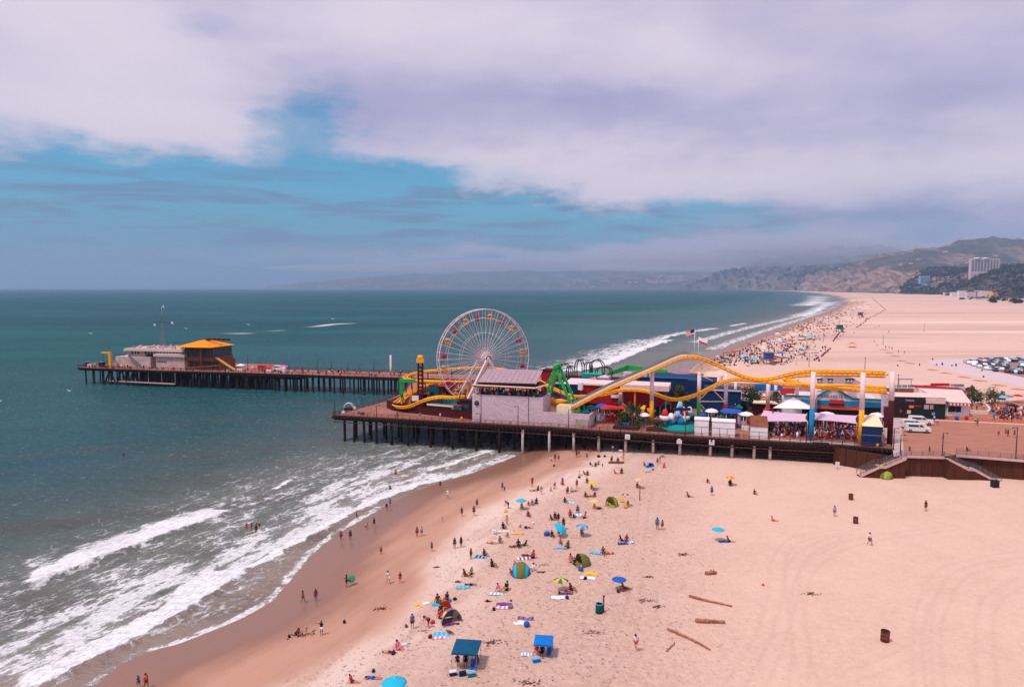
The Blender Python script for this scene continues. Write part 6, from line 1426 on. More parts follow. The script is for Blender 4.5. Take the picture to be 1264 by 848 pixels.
mb = MB(); SB(mb, s0, s1, 3.6, 4.1, DZ, zt, M_block); SB(mb, s0, s0+.4, 4.1, 14, DZ, zt, M_block); SB(mb, s1, sE, 3.55, 4.0, DZ, zt2, M_block); SB(mb, s1-.4, s1, 4.1, 12, DZ, zt, M_block); SB(mb, sE-.35, sE, 4.0, 12, DZ, zt2-.3, M_block); pb(mb, 'wall', wb)
mb = MB()
for px in (593.5, 652): s_ = fnd(px, 3.5); SB(mb, s_, s_+.09, 3.5, 3.59, DZ, zt-.05, M_dark)
pb(mb, 'wall_joint', wb)
mb = MB(); p = PT(588.5, 497.5, 3.45); mb.tube([p, p-nv*.12], .62, M_dark, 20); mb.tube([p-nv*.13, p-nv*.16], .3, sm('disc_brown', 110, 80, 80), 12); pb(mb, 'round_vent', wb)
mb = MB(); s_a, s_b = fnd(711, 3.3), fnd(726, 3.3); SB(mb, s_a, s_b, 3.1, 3.5, DZ, zat(ST(s_a, 3.3), 517), sm('taupe_box', 176, 158, 150)); pb(mb, 'utility_panel', wb)
mb = MB(); SB(mb, s0+.5, s1-.5, 5, 14, DZ, zt-.3, M_mar); pb(mb, 'gallery', wb)
# interior clutter at the counter line
mb = MB(); rn = random.Random(4)
for k in range(150):
    s_ = rn.uniform(s0+.8, s1-.8); t_ = rn.uniform(4.6, 8); z = zt+rn.uniform(-.2, 1.0); SB(mb, s_, s_+rn.uniform(.2, .5), t_, t_+.3, z-.3, z+rn.uniform(.1, .6), rn.choice((CM['navy'], CM['blue'], CM['white'], CM['black'], CM['red'], CM['green'], CM['yellow'], CM['pink'], CM['skyblue'], CM['purple'])))
o = pb(mb, 'prize_shelf', wb)
mb = MB(); za = zr(585, 475, 4)
a0, a1, a2, a3 = PT(583.5, 475, 2.6), PT(661, 479, 2.6), PT(677, 474.5, 5.5), PT(600, 471, 9)
SB(mb, st_of(a0)[0], st_of(a1)[0], 2.6, 12, a0.z-.5, a0.z-.05, M_mar); mb.bar(a0, a1, .3, .3, M_cream); mb.bar(a1, a2, .3, .3, M_cream); mb.quad(a1+Vector((0, 0, -.1)), a2+Vector((0, 0, -.1)), a2+Vector((-2, 6, 0)), a1+Vector((0, 8, 0)), M_mar, .1); pb(mb, 'fascia', wb)
mb = MB(); r0, r1 = PT(590, 472.5, 4), PT(661, 474.5, 4); z_b = r0.z
bs = 8.5; zt_ = zat(ST(st_of(r0)[0]+2.5, 4+bs), 455.0); sL0 = fnd(602.5, 4+bs); sR0 = fnd(669.5, 4+bs)
R0 = ST(sL0, 4+bs, zt_); R1 = ST(sR0, 4+bs, zt_); 
# real widths on the vertical plane through the top edge
R0 = PT(602.5, 455, 4+bs); R1 = PT(669.5, 457, 4+bs); n_ = 11
for k in range(n_):
    u0, u1 = k/n_, (k+1)/n_-.0; g0 = .012
    mb.quad(r0.lerp(r1, u0+g0), r0.lerp(r1, u1-g0), R0.lerp(R1, u1-g0), R0.lerp(R1, u0+g0), M_roofp, .12)
pb(mb, 'roof_panels', wb)
mb = MB()
for k in range(n_+1): u0 = k/n_; mb.bar(r0.lerp(r1, u0)+Vector((0, 0, -.02)), R0.lerp(R1, u0)+Vector((0, 0, -.02)), .12, .14, M_pinkw)
mb.bar(r0-nv*.05, r1-nv*.05, .16, .4, M_mar)
mb.quad(r0+Vector((0, 0, -.3)), r1+Vector((0, 0, -.3)), R1+Vector((0, 0, -.3)), R0+Vector((0, 0, -.3)), M_mar, .1); pb(mb, 'roof_ribs', wb)
for k in range(5):
    p = r0.lerp(r1, (k+.3)/5.2)+nv*1.2; mb = MB(); mb.bar((p.x, p.y, zt-.5), (p.x, p.y, r0.z), .25, .25, M_mar); pb(mb, 'post', wb)
# --- dark fence, low red tower and kiosks at the left
fnc = empty('boundary_fence', ST(20, 6), 'dark maroon boundary fence around the left coaster loop', 'fence')
F_ = [tb1+Vector((.6, 1, 0)), dk(477.5, 503.5), dk(484, 506.5), dk(500, 509), dk(560, 515.8), dk(583, 518)]
mb = MB(); zf = zat(F_[1], 493.5)
for a, b_ in zip(F_[:-1], F_[1:]): mb.quad((a.x, a.y, DZ), (b_.x, b_.y, DZ), (b_.x, b_.y, zf-.2), (a.x, a.y, zf-.2), M_mar, .12)
pb(mb, 'panel', fnc)
mb = MB()
for a, b_ in zip(F_[:-1], F_[1:]): mb.bar((a.x, a.y, zf-.15), (b_.x, b_.y, zf-.15), .2, .15, M_timber)
pb(mb, 'top_rail', fnc)
mb = MB(); a, b_ = PT(527, 499, 8), PT(562, 502, 8); tr_ = empty('low_platform', a, 'grey low platform with teal bins behind the dark fence', 'platform')
mb.quad(a, b_, b_+nv*3, a+nv*3, M_steel, .3); mb.bar(a-nv*.1, b_-nv*.1, .1, .4, M_cream); pb(mb, 'slab', tr_)
for k in range(5): mb = MB(); p = a.lerp(b_, .35+k*.12)+nv*3.4; mb.box((p.x, p.y, p.z+.6), (1.0, .8, 1.2), M_teal); pb(mb, 'bin', tr_)
pit = empty('ride_pit', ST(25, 14), 'sunken dark maroon ride floor cluttered with struts inside the yellow loop', 'platform'); mb = MB(); P_ = [F_[0], F_[1], F_[2], F_[3], F_[4], dk(583, 517), ST(fnd(600, 40), 44), tb3+ev*6+nv*-2, tb2+ev*2]
mb.prism([(p.x, p.y) for p in P_], DZ, DZ+.06, M_dark, M_mar); pb(mb, 'floor', pit); mb = MB(); rn = random.Random(8)
for k in range(95):
    p = ST(fnd(rn.uniform(505, 585), 20), rn.uniform(10, 38)); h = rn.uniform(1.5, 6.5); a = rn.uniform(0, 6); mb.bar((p.x, p.y, DZ), (p.x+math.cos(a)*1.8, p.y+math.sin(a)*1.8, DZ+h), .2, .2, rn.choice((M_mar, M_mar, M_red, M_or, M_dark)))
    if k % 3 == 0: mb.bar((p.x-2, p.y, DZ+h*.8), (p.x+2, p.y, DZ+h*.8), .18, .18, rn.choice((M_mar, M_red, M_yel)))
pb(mb, 'struts', pit)
tw = ST(fnd(519.5, 12), 12); tz = zat(tw, 447); to = empty('drop_tower', tw, 'dark red lattice tower with a yellow crown left of the ferris wheel', 'tower')
mb = MB(); ht_ = tz-DZ
for sx in (-.6, .6):
    for sy in (-.6, .6): mb.box((sx, sy, ht_/2), (.3, .3, ht_), M_mar)
for k in range(int(ht_/1.1)):
    z0 = k*1.1; mb.bar((-.6, -.6, z0), (.6, -.6, z0+1.1), .16, .16, M_red); mb.bar((.6, -.6, z0), (-.6, -.6, z0+1.1), .16, .16, M_mar); mb.box((0, 0, z0+.5), (.9, .9, .35), M_mar)
mb.build('shaft', to); MB().prism([(-1.0, -1.0), (1.0, -1.0), (1.0, 1.0), (-1.0, 1.0)], ht_-.1, ht_+.9, M_yel).tube([(0, 0, ht_+.9), (0, 0, ht_+1.9)], [.9, .7], M_yel, 10).build('crown', to)
gp0 = PT(495.5, 489, 20); ga = empty('green_gantry', (gp0.x, gp0.y, DZ), 'green square gantry at the left end of the coaster', 'gantry')
za = zat(gp0, 467.5); mb = MB(); mb.box((gp0.x, gp0.y, (za+DZ)/2), (.95, .95, za-DZ), M_green); pb(mb, 'upright', ga); mb = MB(); mb.bar((gp0.x-.5, gp0.y, za-.5), (gp0.x+4.2, gp0.y-1.0, za-.5), .9, .95, M_green); pb(mb, 'crossbeam', ga)
sg_ = PT(512.5, 491.5, 10.5); o = MB().box((0, 0, 0), (1.9, .1, 1.5), M_white).box((0, .1, -1.2), (.2, .2, 3.5), M_mar).build('blank_board', None, sg_); tag(o, 'blank white board inside the yellow coaster loop', 'board')
# teal ride car machine and dark engine house beneath the wheel
for i, (px, pyb, pyt, t_, w_, m_, lab) in enumerate(((535.5, 488, 475, 16, 2.2, M_teal, 'teal control booth between the coaster tracks'), (576, 498, 493, 9, 3.2, M_dark, 'dark machine house at the foot of the ferris wheel'), (566, 503, 500, 8, 2.2, M_teal, 'teal machinery cover at the foot of the ferris wheel'), (520, 494, 486, 15, 3, M_mar, 'maroon booth behind the white board'), (556, 481, 472, 24, 4, M_red, 'red booth behind the ferris wheel rim'), (543, 484, 476, 22, 3, M_mar, 'dark red booth left of the ferris wheel rim'), (574, 480, 472, 26, 3, M_or, 'orange booth behind the ferris wheel legs'))):
    p = ST(fnd(px, t_), t_); zt_ = max(zat(p, pyt), DZ+2); e = empty('ride_booth', p, lab, 'booth', rz=ANG); MB().prism([(-w_/2, -1), (w_/2, -1), (w_/2, 1), (-w_/2, 1)], 0, zt_-DZ, m_).build('wall', e)
    MB().add([(-w_/2-.3, -1.3, zt_-DZ), (w_/2+.3, -1.3, zt_-DZ), (w_/2+.3, 1.3, zt_-DZ), (-w_/2-.3, 1.3, zt_-DZ), (0, 0, zt_-DZ+.25)], [(0, 1, 4), (1, 2, 4), (2, 3, 4), (3, 0, 4), (3, 2, 1, 0)], random.choice((M_mar, M_red, M_dark))).build('roof', e); MB().box((0, -1.03, (zt_-DZ)*.6), (w_*.6, .06, (zt_-DZ)*.3), M_glass).build('window', e)
# --- green A-frame swinging ship
sdg = empty('swinging_ship', ST(fnd(690, 12), 12), 'swinging ship ride with green A-frame and curved yellow hull', 'ride'); ap = PT(687.5, 451.5, 14)
for dn in (-2.2, 2.2):
    for a in ((669, 495, 14), (717, 498, 14)):
        b_ = PT(*a)+nv*dn*1.3; b_.z = DZ; mb = MB(); mb.bar(ap+nv*dn, b_, .75, .6, M_green); pb(mb, 'leg', sdg)
        mb = MB(); q0 = ap+nv*dn; 
        for k in range(8): p = q0.lerp(b_, k/8); mb.bar(p+Vector((.5, 0, 0)), q0.lerp(b_, (k+1)/8)-Vector((.5, 0, 0)), .1, .1, M_cream)
        pb(mb, 'light_strip', sdg)
mb = MB(); mb.bar(ap+nv*3, ap-nv*3, .7, .7, M_green); pb(mb, 'axle', sdg)
mb = MB(); hc = PT(690, 500, 13); pts = []
for k in range(13):
    a = math.radians(-138+k*6.2); pts.append(Vector((ap.x, ap.y, ap.z))+ev*math.cos(a)*9.6+Vector((0, 0, math.sin(a)*9.6)))
mb.tube(pts, [.35]+[.75, .95, 1.1, 1.15, 1.2, 1.2, 1.2, 1.15, 1.1, .95, .75]+[.35], M_yel, 10); mb.tube([p+Vector((0, 0, .5)) for p in pts[1:-1]], .8, sm('hull_purple', 84, 40, 96), 8); pb(mb, 'hull', sdg)
for k in (3, 6, 9): mb = MB(); mb.bar(ap, pts[k]+Vector((0, 0, .6)), .22, .22, M_green); pb(mb, 'hanger', sdg)
# --- pale platform and wheel-shaped roofs between the wall and lift hill
mb = MB(); a = PT(688, 493, 6); lhb = empty('lift_station', a, 'pale weathered base block under the foot of the lift hill', 'station'); SB(mb, fnd(688, 6), fnd(706, 6), 5, 8.5, DZ, zr(690, 500, 6), M_cream, sm('worn_cream', 216, 190, 150, var=.3, scale=2)); pb(mb, 'wall', lhb)
# --- red games hall with pale roof
rh = empty('red_games_hall', ST(75, 26), 'long dark red hall with pale pink flat roof behind the lift hill', 'building')
s0, s1 = fnd(716, 24), fnd(866, 24); zt = zr(720, 474, 24); zb_ = zr(720, 500, 24)
mb = MB(); SB(mb, s0, s1-10, 24, 34, zat(ST(s0, 24), 497), zt, M_red, M_pinkw); SB(mb, s0-6, s0, 27, 40, zat(ST(s0, 24), 497), zt-.6, M_blue, M_pinkw); pb(mb, 'wall', rh)
mb = MB(); SB(mb, s0+1, s1-10, 25, 34, DZ, zat(ST(s0, 24), 497), M_dark); pb(mb, 'dark_front', rh)  # solid dark block stands in for the shade inside the open hall
mb = MB(); SB(mb, s0-.2, s1-9.6, 23.6, 24.0, zt-.2, zt+.25, M_cream); pb(mb, 'parapet', rh)
for k in range(13): mb = MB(); s_ = s0+1+k*(s1-12-s0)/12; SB(mb, s_, s_+.35, 23.8, 24.2, DZ, zat(ST(s0, 24), 497), M_mar if k % 3 else M_teal); pb(mb, 'pillar', rh)
mb = MB()
for px, w_ in ((754, 1.8), (760, 1.2)): s_ = fnd(px, 23.7); SB(mb, s_, s_+w_, 23.5, 23.7, zr(px, 489, 23.7)-.4, zr(px, 489, 23.7)+.4, M_white)
pb(mb, 'sign', rh)
mb = MB(); s_ = fnd(713.5, 22); SB(mb, s_, s_+1.2, 21.5, 23, zr(714, 481, 22), zr(714, 472, 22), M_white); pb(mb, 'roof_unit', rh)
orr = empty('orange_pavilion', ST(62, 40), 'pavilion with a salmon-orange sloping roof behind the swinging ship', 'building')
mb = MB(); a, b_, c_, d_ = PT(718, 471, 38), PT(740, 475, 38), PT(735, 465, 48), PT(716, 470, 44); mb.quad(a, b_, c_, d_, sm('salmon_roof', 226, 116, 82), .3); pb(mb, 'roof', orr); mb = MB(); SB(mb, fnd(719, 39), fnd(739, 39), 39, 47, DZ, zr(725, 476, 39), M_blue); pb(mb, 'wall', orr)
# blue long hall
bh = empty('blue_hall', ST(100, 30), 'long dark blue hall with flat roof behind the garden and columns', 'building'); mb = MB()
s0, s1 = fnd(786, 44), fnd(866, 44); SB(mb, s0, s1, 44, 58, DZ, zr(800, 466, 44), M_blue, sm('navy_roof', 34, 58, 92)); SB(mb, fnd(848, 40), fnd(884, 40), 40, 50, DZ, zr(860, 470, 40), M_blue, M_blue); SB(mb, fnd(868, 27), fnd(944-30, 27), 27, 36, DZ, zr(890, 481.5, 27), M_blue, sm('navy_roof', 0, 0, 0)); pb(mb, 'wall', bh)
mb = MB(); SB(mb, s0, s1, 43.8, 44.2, zr(800, 466, 44), zr(800, 465, 44), M_sky); SB(mb, fnd(868, 27), fnd(914, 27), 26.7, 27, zr(890, 482.5, 27), zr(890, 481, 27), M_pinkw); pb(mb, 'parapet', bh)
for px in (792, 801): mb = MB(); s_ = fnd(px, 46); SB(mb, s_, s_+1.4, 46, 47.4, zr(800, 466, 44), zr(800, 466, 44)+1.2, M_white); pb(mb, 'roof_unit', bh)
# pale flat canopy in front of it
cn = empty('flat_canopy', ST(90, 22), 'long pale pink flat canopy between the red hall and the blue hall', 'canopy'); mb = MB(); s0, s1 = fnd(765, 22), fnd(825, 22); SB(mb, s0, s1, 22, 30, zr(790, 482, 22), zr(790, 475.5, 22), sm('pale_pink', 224, 196, 194)); pb(mb, 'roof', cn)
for k in range(5): mb = MB(); s_ = s0+1+k*(s1-s0-2)/4; SB(mb, s_, s_+.4, 22.5, 22.9, DZ, zr(790, 482, 22), [M_mar, M_or, M_mar, M_blue, M_teal][k]); pb(mb, 'pillar', cn)
# green parapet building
gb = empty('green_parapet_building', ST(80, 60), 'building with bright green parapet walls around a cluttered roof, nearest the surf', 'building'); T0 = 50
zg = zr(775, 459, T0+14); zg1 = zr(775, 452.5, T0+14); mb = MB(); sa, sb_ = fnd(748, T0), fnd(826, T0+2); SB(mb, sa, sb_, T0, T0+16, DZ, zg-1.2, M_pinkw, sm('roof_taupe', 150, 128, 128, var=.2, scale=1)); pb(mb, 'wall', gb)
mb = MB(); mb.quad(PT(750, 464, T0), PT(775, 457, T0+15), PT(775, 450.5, T0+15), PT(750, 460.5, T0), M_green, .3); pb(mb, 'parapet', gb)
mb = MB(); mb.quad(PT(775, 457, T0+15), PT(824, 462, T0+14), PT(824, 457, T0+14), PT(775, 450.5, T0+15), M_green, .3); pb(mb, 'parapet', gb)
mb = MB(); rn = random.Random(9)
for k in range(16):
    s_ = rn.uniform(sa+4, sb_-3); t_ = rn.uniform(T0+1, T0+12); SB(mb, s_, s_+rn.uniform(.8, 2.4), t_, t_+1.4, zg-1.2, zg-1.2+rn.uniform(.5, 1.8), rn.choice((M_steel, M_pinkw, sm('roof_taupe', 0, 0, 0))))
pb(mb, 'roof_equipment', gb)
dm = empty('low_dome', ST(100, 62), 'low mauve domed roof right of the green parapet', 'building'); p = PT(842, 464, 58); mb = MB(); mb.ell((p.x, p.y, p.z-.8), (5.2, 4, 2.2), sm('mauve_dome', 150, 108, 150, var=.15), 20, 6, 0); pb(mb, 'dome', dm); mb = MB(); mb.tube([(p.x, p.y, DZ), (p.x, p.y, p.z-.7)], 4.9, M_pinkw, 18); pb(mb, 'wall', dm)
# --- looping ride rails
lo = empty('looping_ride', ST(70, 60), 'small dark coaster with tight vertical loops at the back of the pier', 'ride')
for cx, w_, top, hh in ((695, 7, 449, 17), (703, 4, 452, 14), (714, 4.5, 444, 20), (725, 4, 447, 16), (735.5, 8, 444.5, 16), (744, 9, 453, 10)):
    mb = MB(); P_ = []
    for k in range(21):
        a = -PI*.12+PI*1.24*k/20; P_.append(PT(cx+w_*math.cos(a)*(1.0), top+hh*.5-hh*.5*math.sin(a)+(hh*.5 if math.sin(a) < 0 else 0), 52))
    mb.tube(P_, .16, M_dark, 6); mb.tube([p+nv*1.0+ev*.5 for p in P_], .16, M_dark, 6)
    for k in range(1, 20, 2): mb.bar(P_[k], P_[k]+nv*1.0+ev*.5, .08, .08, M_dark)
    pb(mb, 'loop_rail', lo)
mb = MB(); SB(mb, fnd(718, 50), fnd(742, 50), 50, 56, zr(730, 467, 50), zr(730, 461.5, 50), M_teal, sm('mint_roof', 60, 190, 160)); pb(mb, 'canopy', lo)
mb = MB(); SB(mb, fnd(690, 50), fnd(760, 50), 50, 58, DZ, zr(730, 468, 50), M_mar, M_mar); pb(mb, 'platform', lo)
# dark structures behind the swinging ship
for i, (x0, x1, yt, t_, dep, m1_, m2_, lab) in enumerate(((668, 684, 457, 36, 6, M_red, M_mar, 'dark red gabled building right of the slanted panel roof'), (684, 716, 473, 32, 8, M_blue, M_blue, 'dark blue building behind the swinging ship'), (700, 730, 470, 44, 5, M_mar, M_pinkw, 'maroon building below the small loops'), (760, 785, 470, 40, 8, M_blue, M_blue, 'blue block left of the long blue hall'), (738, 750, 466, 46, 6, M_pinkw, M_pinkw, 'pale box between the orange pavilion and the blue block'))):
    e = empty('ride_building', ST(fnd(x0, t_), t_), lab, 'building'); mb = MB(); SB(mb, fnd(x0, t_), fnd(x1, t_), t_, t_+dep, DZ, zr((x0+x1)/2, yt, t_), m1_, m2_); pb(mb, 'wall', e)
    mb = MB(); SB(mb, fnd(x0, t_)-.2, fnd(x1, t_)+.2, t_-.2, t_+.1, zr((x0+x1)/2, yt, t_)-.3, zr((x0+x1)/2, yt, t_)+.2, m2_ if m2_ != m1_ else M_pinkw); pb(mb, 'parapet', e)
    mb = MB()
    for k in range(4): s_ = fnd(x0, t_)+1+k*2.0; SB(mb, s_, s_+1, t_-.05, t_-.003, DZ+2.5, DZ+4.2, M_glass)
    pb(mb, 'window', e)
# --- white and teal gabled arcade
ar = empty('arcade_building', ST(125, 25), 'white arcade with teal gable trim and a blue band over its doors', 'building'); t0 = 22
L0, Lg0, Lap, Lg1, L1 = fnd(966, t0), fnd(1006, t0), fnd(1027, t0), fnd(1051, t0), fnd(1089, t0)
ze_ = zr(1000, 489.5, t0); za_ = zr(1027, 478, t0); zbb = zr(1030, 500.5, t0); zbt = zr(1030, 494.5, t0)
mb = MB(); prof = [(L0, ze_), (Lg0, ze_), (Lap, za_), (Lg1, ze_-.1), (L1, ze_-.1)]
for a, b_ in zip(prof[:-1], prof[1:]):
    mb.add([tuple(ST(a[0], t0, zbb)), tuple(ST(b_[0], t0, zbb)), tuple(ST(b_[0], t0, b_[1])), tuple(ST(a[0], t0, a[1])), tuple(ST(a[0], t0+.6, zbb)), tuple(ST(b_[0], t0+.6, zbb)), tuple(ST(b_[0], t0+.6, b_[1])), tuple(ST(a[0], t0+.6, a[1]))], [(0, 1, 2, 3), (7, 6, 5, 4), (3, 2, 6, 7), (0, 4, 5, 1)], M_white)
SB(mb, L0, L1, t0+.6, t0+16, DZ, ze_-1.0, M_white, M_pinkw); pb(mb, 'facade', ar)
mb = MB()
for a, b_ in zip(prof[:-1], prof[1:]): mb.bar(ST(a[0], t0-.2, a[1]), ST(b_[0], t0-.2, b_[1]), .3, .5, M_teal)
pb(mb, 'gable_trim', ar)
mb = MB(); SB(mb, L0+4, L1, t0-.5, t0-.02, zbb, zbt, M_sky); SB(mb, fnd(1022, t0), fnd(1040, t0), t0-.7, t0-.52, zbt-.6, zbt+.3, CM['red']); SB(mb, fnd(1022, t0), fnd(1040, t0), t0-.7, t0-.52, zbt-1.1, zbt-.62, CM['navy']); pb(mb, 'blue_band', ar)
mb = MB(); SB(mb, L0+4, Lap+6, t0-.45, t0-.02, zbb-.9, zbb-.01, sm('orange_band', 214, 84, 50)); pb(mb, 'orange_band', ar)
mb = MB(); SB(mb, L0+4.5, L1-.5, t0+.1, t0+.58, DZ, zbb-.01, M_dark); pb(mb, 'dark_front', ar)  # dark slab gives the shade of the arcade's open doorways
mb = MB(); hr = [ST(Lg0+3, t0+13, zr(1014, 472, t0+13)), ST(Lg1+1, t0+13, zr(1060, 473, t0+13))]; ap2 = ST(fnd(1036, t0+15), t0+15, zr(1036, 462, t0+15)); b4 = [PT(1008, 474, t0+8), PT(1066, 474.5, t0+8), ST(Lg1+4, t0+24, hr[1].z), ST(Lg0+4, t0+24, hr[0].z)]
mb.add([tuple(p) for p in b4]+[tuple(ap2)], [(0, 1, 4), (1, 2, 4), (2, 3, 4), (3, 0, 4), (3, 2, 1, 0)], sm('grey_mauve_roof', 150, 126, 132, var=.15)); pb(mb, 'rear_roof', ar)
mb = MB(); SB(mb, Lg0+4, Lg1+3, t0+8.3, t0+23, DZ, hr[0].z-.05, M_pinkw); pb(mb, 'rear_wall', ar)
mb = MB()
for px in (1010, 1023, 1045, 1049): p = ST(fnd(px, t0+7), t0+7); p.z = zat(p, 474); mb.tube([p, p+Vector((0, 0, 1.1))], [.7, .5], M_steel, 10); mb.box(p+Vector((0, 0, 1.2)), (1.2, .9, .35), M_dark)
pb(mb, 'roof_fans', ar)
def text_obj(s, size, m, ext=.03):
    cu = bpy.data.curves.new('lettering', 'FONT'); cu.body = s; cu.size = size; cu.extrude = ext; cu.align_x = 'CENTER'; cu.align_y = 'CENTER'
    o = bpy.data.objects.new('lettering', cu); C.objects.link(o); bpy.context.evaluated_depsgraph_get().update()
    me = bpy.data.meshes.new_from_object(o.evaluated_get(bpy.context.evaluated_depsgraph_get())); bpy.data.objects.remove(o)
    me.materials.clear(); me.materials.append(m); o = bpy.data.objects.new('lettering', me); C.objects.link(o); return o
def put_text(s, size, m, p, par, rz=ANG):
    o = text_obj(s, size, m); o.rotation_euler = (PI/2, 0, rz); o.parent = par; o.location = Vector(p)-Vector(par.location); return o
put_text('AGRABETE IL', 1.05, sm('letter_violet', 84, 66, 110), PT(1029.5, 489.5, t0-.25), ar)
# --- shade sails, long seating deck in front
for i, (pts_, lab) in enumerate(((((930, 520.5, 10), (997, 520.5, 5), (996, 511, 8), (943, 506.5, 14)), 'large lilac shade sail over the crowd, left of two'), (((1004, 518, 6), (1058, 523, 4.5), (1058, 513, 8), (1005, 509, 9)), 'lilac shade sail over the crowd, right of two'))):
    P4 = [PT(*a) for a in pts_]; e = empty('shade_sail', P4[0], lab, 'shade sail'); mb = MB(); n = 10; vs = []
    for j in range(n+1):
        for k in range(n+1):
            u, v = k/n, j/n; p = P4[0].lerp(P4[1], u).lerp(P4[3].lerp(P4[2], u), v); ce = (P4[0]+P4[1]+P4[2]+P4[3])/4; f = .22*math.sin(PI*u)*(1-math.sin(PI*v))+.12*math.sin(PI*v)*(1-math.sin(PI*u)); p = p.lerp(ce, f*.55); p.z -= .5*math.sin(PI*u)*math.sin(PI*v); vs.append(p)
    N = (n+1)**2; fs = [(j*(n+1)+k, j*(n+1)+k+1, (j+1)*(n+1)+k+1, (j+1)*(n+1)+k) for j in range(n) for k in range(n)]; mb.add(vs+[p-Vector((0, 0, .05)) for p in vs], fs+[tuple(N+x for x in f[::-1]) for f in fs], sm('lilac_sail', 206, 172, 196, var=.04), True); pb(mb, 'fabric', e)
    for p in P4: mb = MB(); mb.tube([(p.x, p.y, DZ), (p.x, p.y, p.z+.2)], .09, M_steel, 6); pb(mb, 'mast', e)
wt = empty('white_canopy_tent', PT(985, 505, 14), 'white peaked canopy tent behind the left shade sail', 'tent'); mb = MB(); c4 = [PT(954, 503.5, 12), PT(1005, 505, 11), PT(1000, 500, 20), PT(963, 498, 20)]; pk = PT(979, 493.5, 16); pk.z = max(pk.z, c4[0].z+2.2)
mb.add([tuple(p) for p in c4]+[tuple(pk)], [(0, 1, 4), (1, 2, 4), (2, 3, 4), (3, 0, 4), (3, 2, 1, 0)], M_white); pb(mb, 'roof', wt)
for p in c4: mb = MB(); mb.bar((p.x, p.y, DZ), (p.x, p.y, p.z), .18, .18, M_red); pb(mb, 'pole', wt)
# booths in front
for x0, x1, yt, yb, lab, mm, mt in ((857, 874.5, 518, 532.5, 'small white ticket booth, left of three in a row', M_white, M_white), (878.5, 907, 520, 535.5, 'wide white booth, middle of three in a row', M_white, M_white), (926.5, 947.5, 526, 538.5, 'white booth with brown sloping roof, right of three', M_white, M_brown), (1064, 1088, 526, 546.5, 'blue kiosk with a cream sloping roof at the end of the pier rail', M_blue, M_cream)):
    t_ = 3.0 if x0 < 1000 else 2.0; s0, s1 = fnd(x0, t_), fnd(x1, t_); z1 = zat(ST(s0, t_), yt if x0 < 900 else yt+0); e = empty('kiosk', ST(s0, t_), lab, 'booth')
    if x0 == 1064: z1 = zat(ST(s0, t_), 526)
    mb = MB(); SB(mb, s0, s1, t_, t_+3.2, DZ, z1, mm); pb(mb, 'wall', e)
    mb = MB(); rise = 2.6 if mt in (M_cream, M_brown) else .25
    A4 = [ST(s0-.1, t_-.15, z1), ST(s1+.1, t_-.15, z1), ST(s1+.1, t_+(5.0 if rise > 1 else 3.3), z1+(rise*.6 if rise > 1 else .1)), ST(s0-.1, t_+(5.0 if rise > 1 else 3.3), z1+(rise*.6 if rise > 1 else .1))]; mb.quad(*A4, mt, -.12); pb(mb, 'roof', e)
    mb = MB(); n = 2 if x1-x0 < 25 else 3
    for k in range(1, n): s_ = s0+(s1-s0)*k/n; SB(mb, s_-.04, s_+.04, t_-.03, t_-.003, DZ+.1, DZ+(z1-DZ)*.55, M_dark)
    SB(mb, s0, s1, t_-.04, t_-.003, DZ+(z1-DZ)*.55, DZ+(z1-DZ)*.58, M_steel); pb(mb, 'panel_joint', e)
    if mm == M_blue: mb = MB(); SB(mb, s0, s1, t_-.06, t_-.003, DZ, DZ+(z1-DZ)*.45, sm('navy_blue_panel', 18, 44, 92)); pb(mb, 'lower_panel', e)
# --- planters and trees on the pier
def leafy(p, w_, h, label, n=500, seed=0, cat_='shrub', nm='potted_shrub', trunk=.4, col=(.05, .075, .025), squash=1.0, leaf=.22):
    e = empty(nm, p, label, cat_); rn = random.Random(seed); m1_ = mat('leaf_%d' % (seed % 3), [(.055, .085, .03), (.04, .065, .03), (.085, .095, .035)][seed % 3], var=.35, scale=2.2, rough=.8)
    mb = MB(); mb.tube([(0, 0, 0), (.05, 0, h*.35), (0, .05, h*.7)], [.12, .09, .04], M_wood, 7)
    for k in range(5): a = k*1.26+seed; mb.tube([(0, 0, h*(.25+.08*k)), (math.cos(a)*w_*.32, math.sin(a)*w_*.32, h*(.5+.08*k))], [.06, .02], M_wood, 5)
    mb.build('trunk', e)
    mb = MB(); cl = [(rn.gauss(0, .28)*w_, rn.gauss(0, .28)*w_, h*(trunk+(1-trunk)*rn.random()**.8), rn.uniform(.14, .3)*w_) for _ in range(14)]
    for _ in range(n):
        x, y, z, r = rn.choice(cl); v = Vector((rn.gauss(0, 1), rn.gauss(0, 1), rn.gauss(0, 1))).normalized()*r*rn.random()**.4; c_ = Vector((x, y, z))+v; c_.z = max(.3, c_.z)
        a = Vector((rn.gauss(0, 1), rn.gauss(0, 1), rn.gauss(0, 1))).normalized()*leaf; b_ = a.cross(Vector((rn.gauss(0, 1), rn.gauss(0, 1), rn.gauss(0, 1)))).normalized()*leaf*.6
        mb.add([c_-a, c_+b_, c_+a, c_-b_], [(0, 1, 2, 3)], m1_)
    mb.build('foliage', e); return e
for px, py, w_, h, lab in ((779, 525, 4.0, 5.6, 'tall olive-green shrub in the garden left of the yellow-footed column'), (768, 526, 3.0, 3.2, 'low dark shrub at the left of the garden'), (788, 527, 2.5, 2.2, 'low shrub at the right of the garden'), (812, 529, 3.5, 1.9, 'low reddish shrub bed right of the yellow-footed column'), (822, 530, 2.6, 1.5, 'small low shrub beside the blue face ride')):
    leafy(dk(px, py), w_, h, lab, 650, int(px))
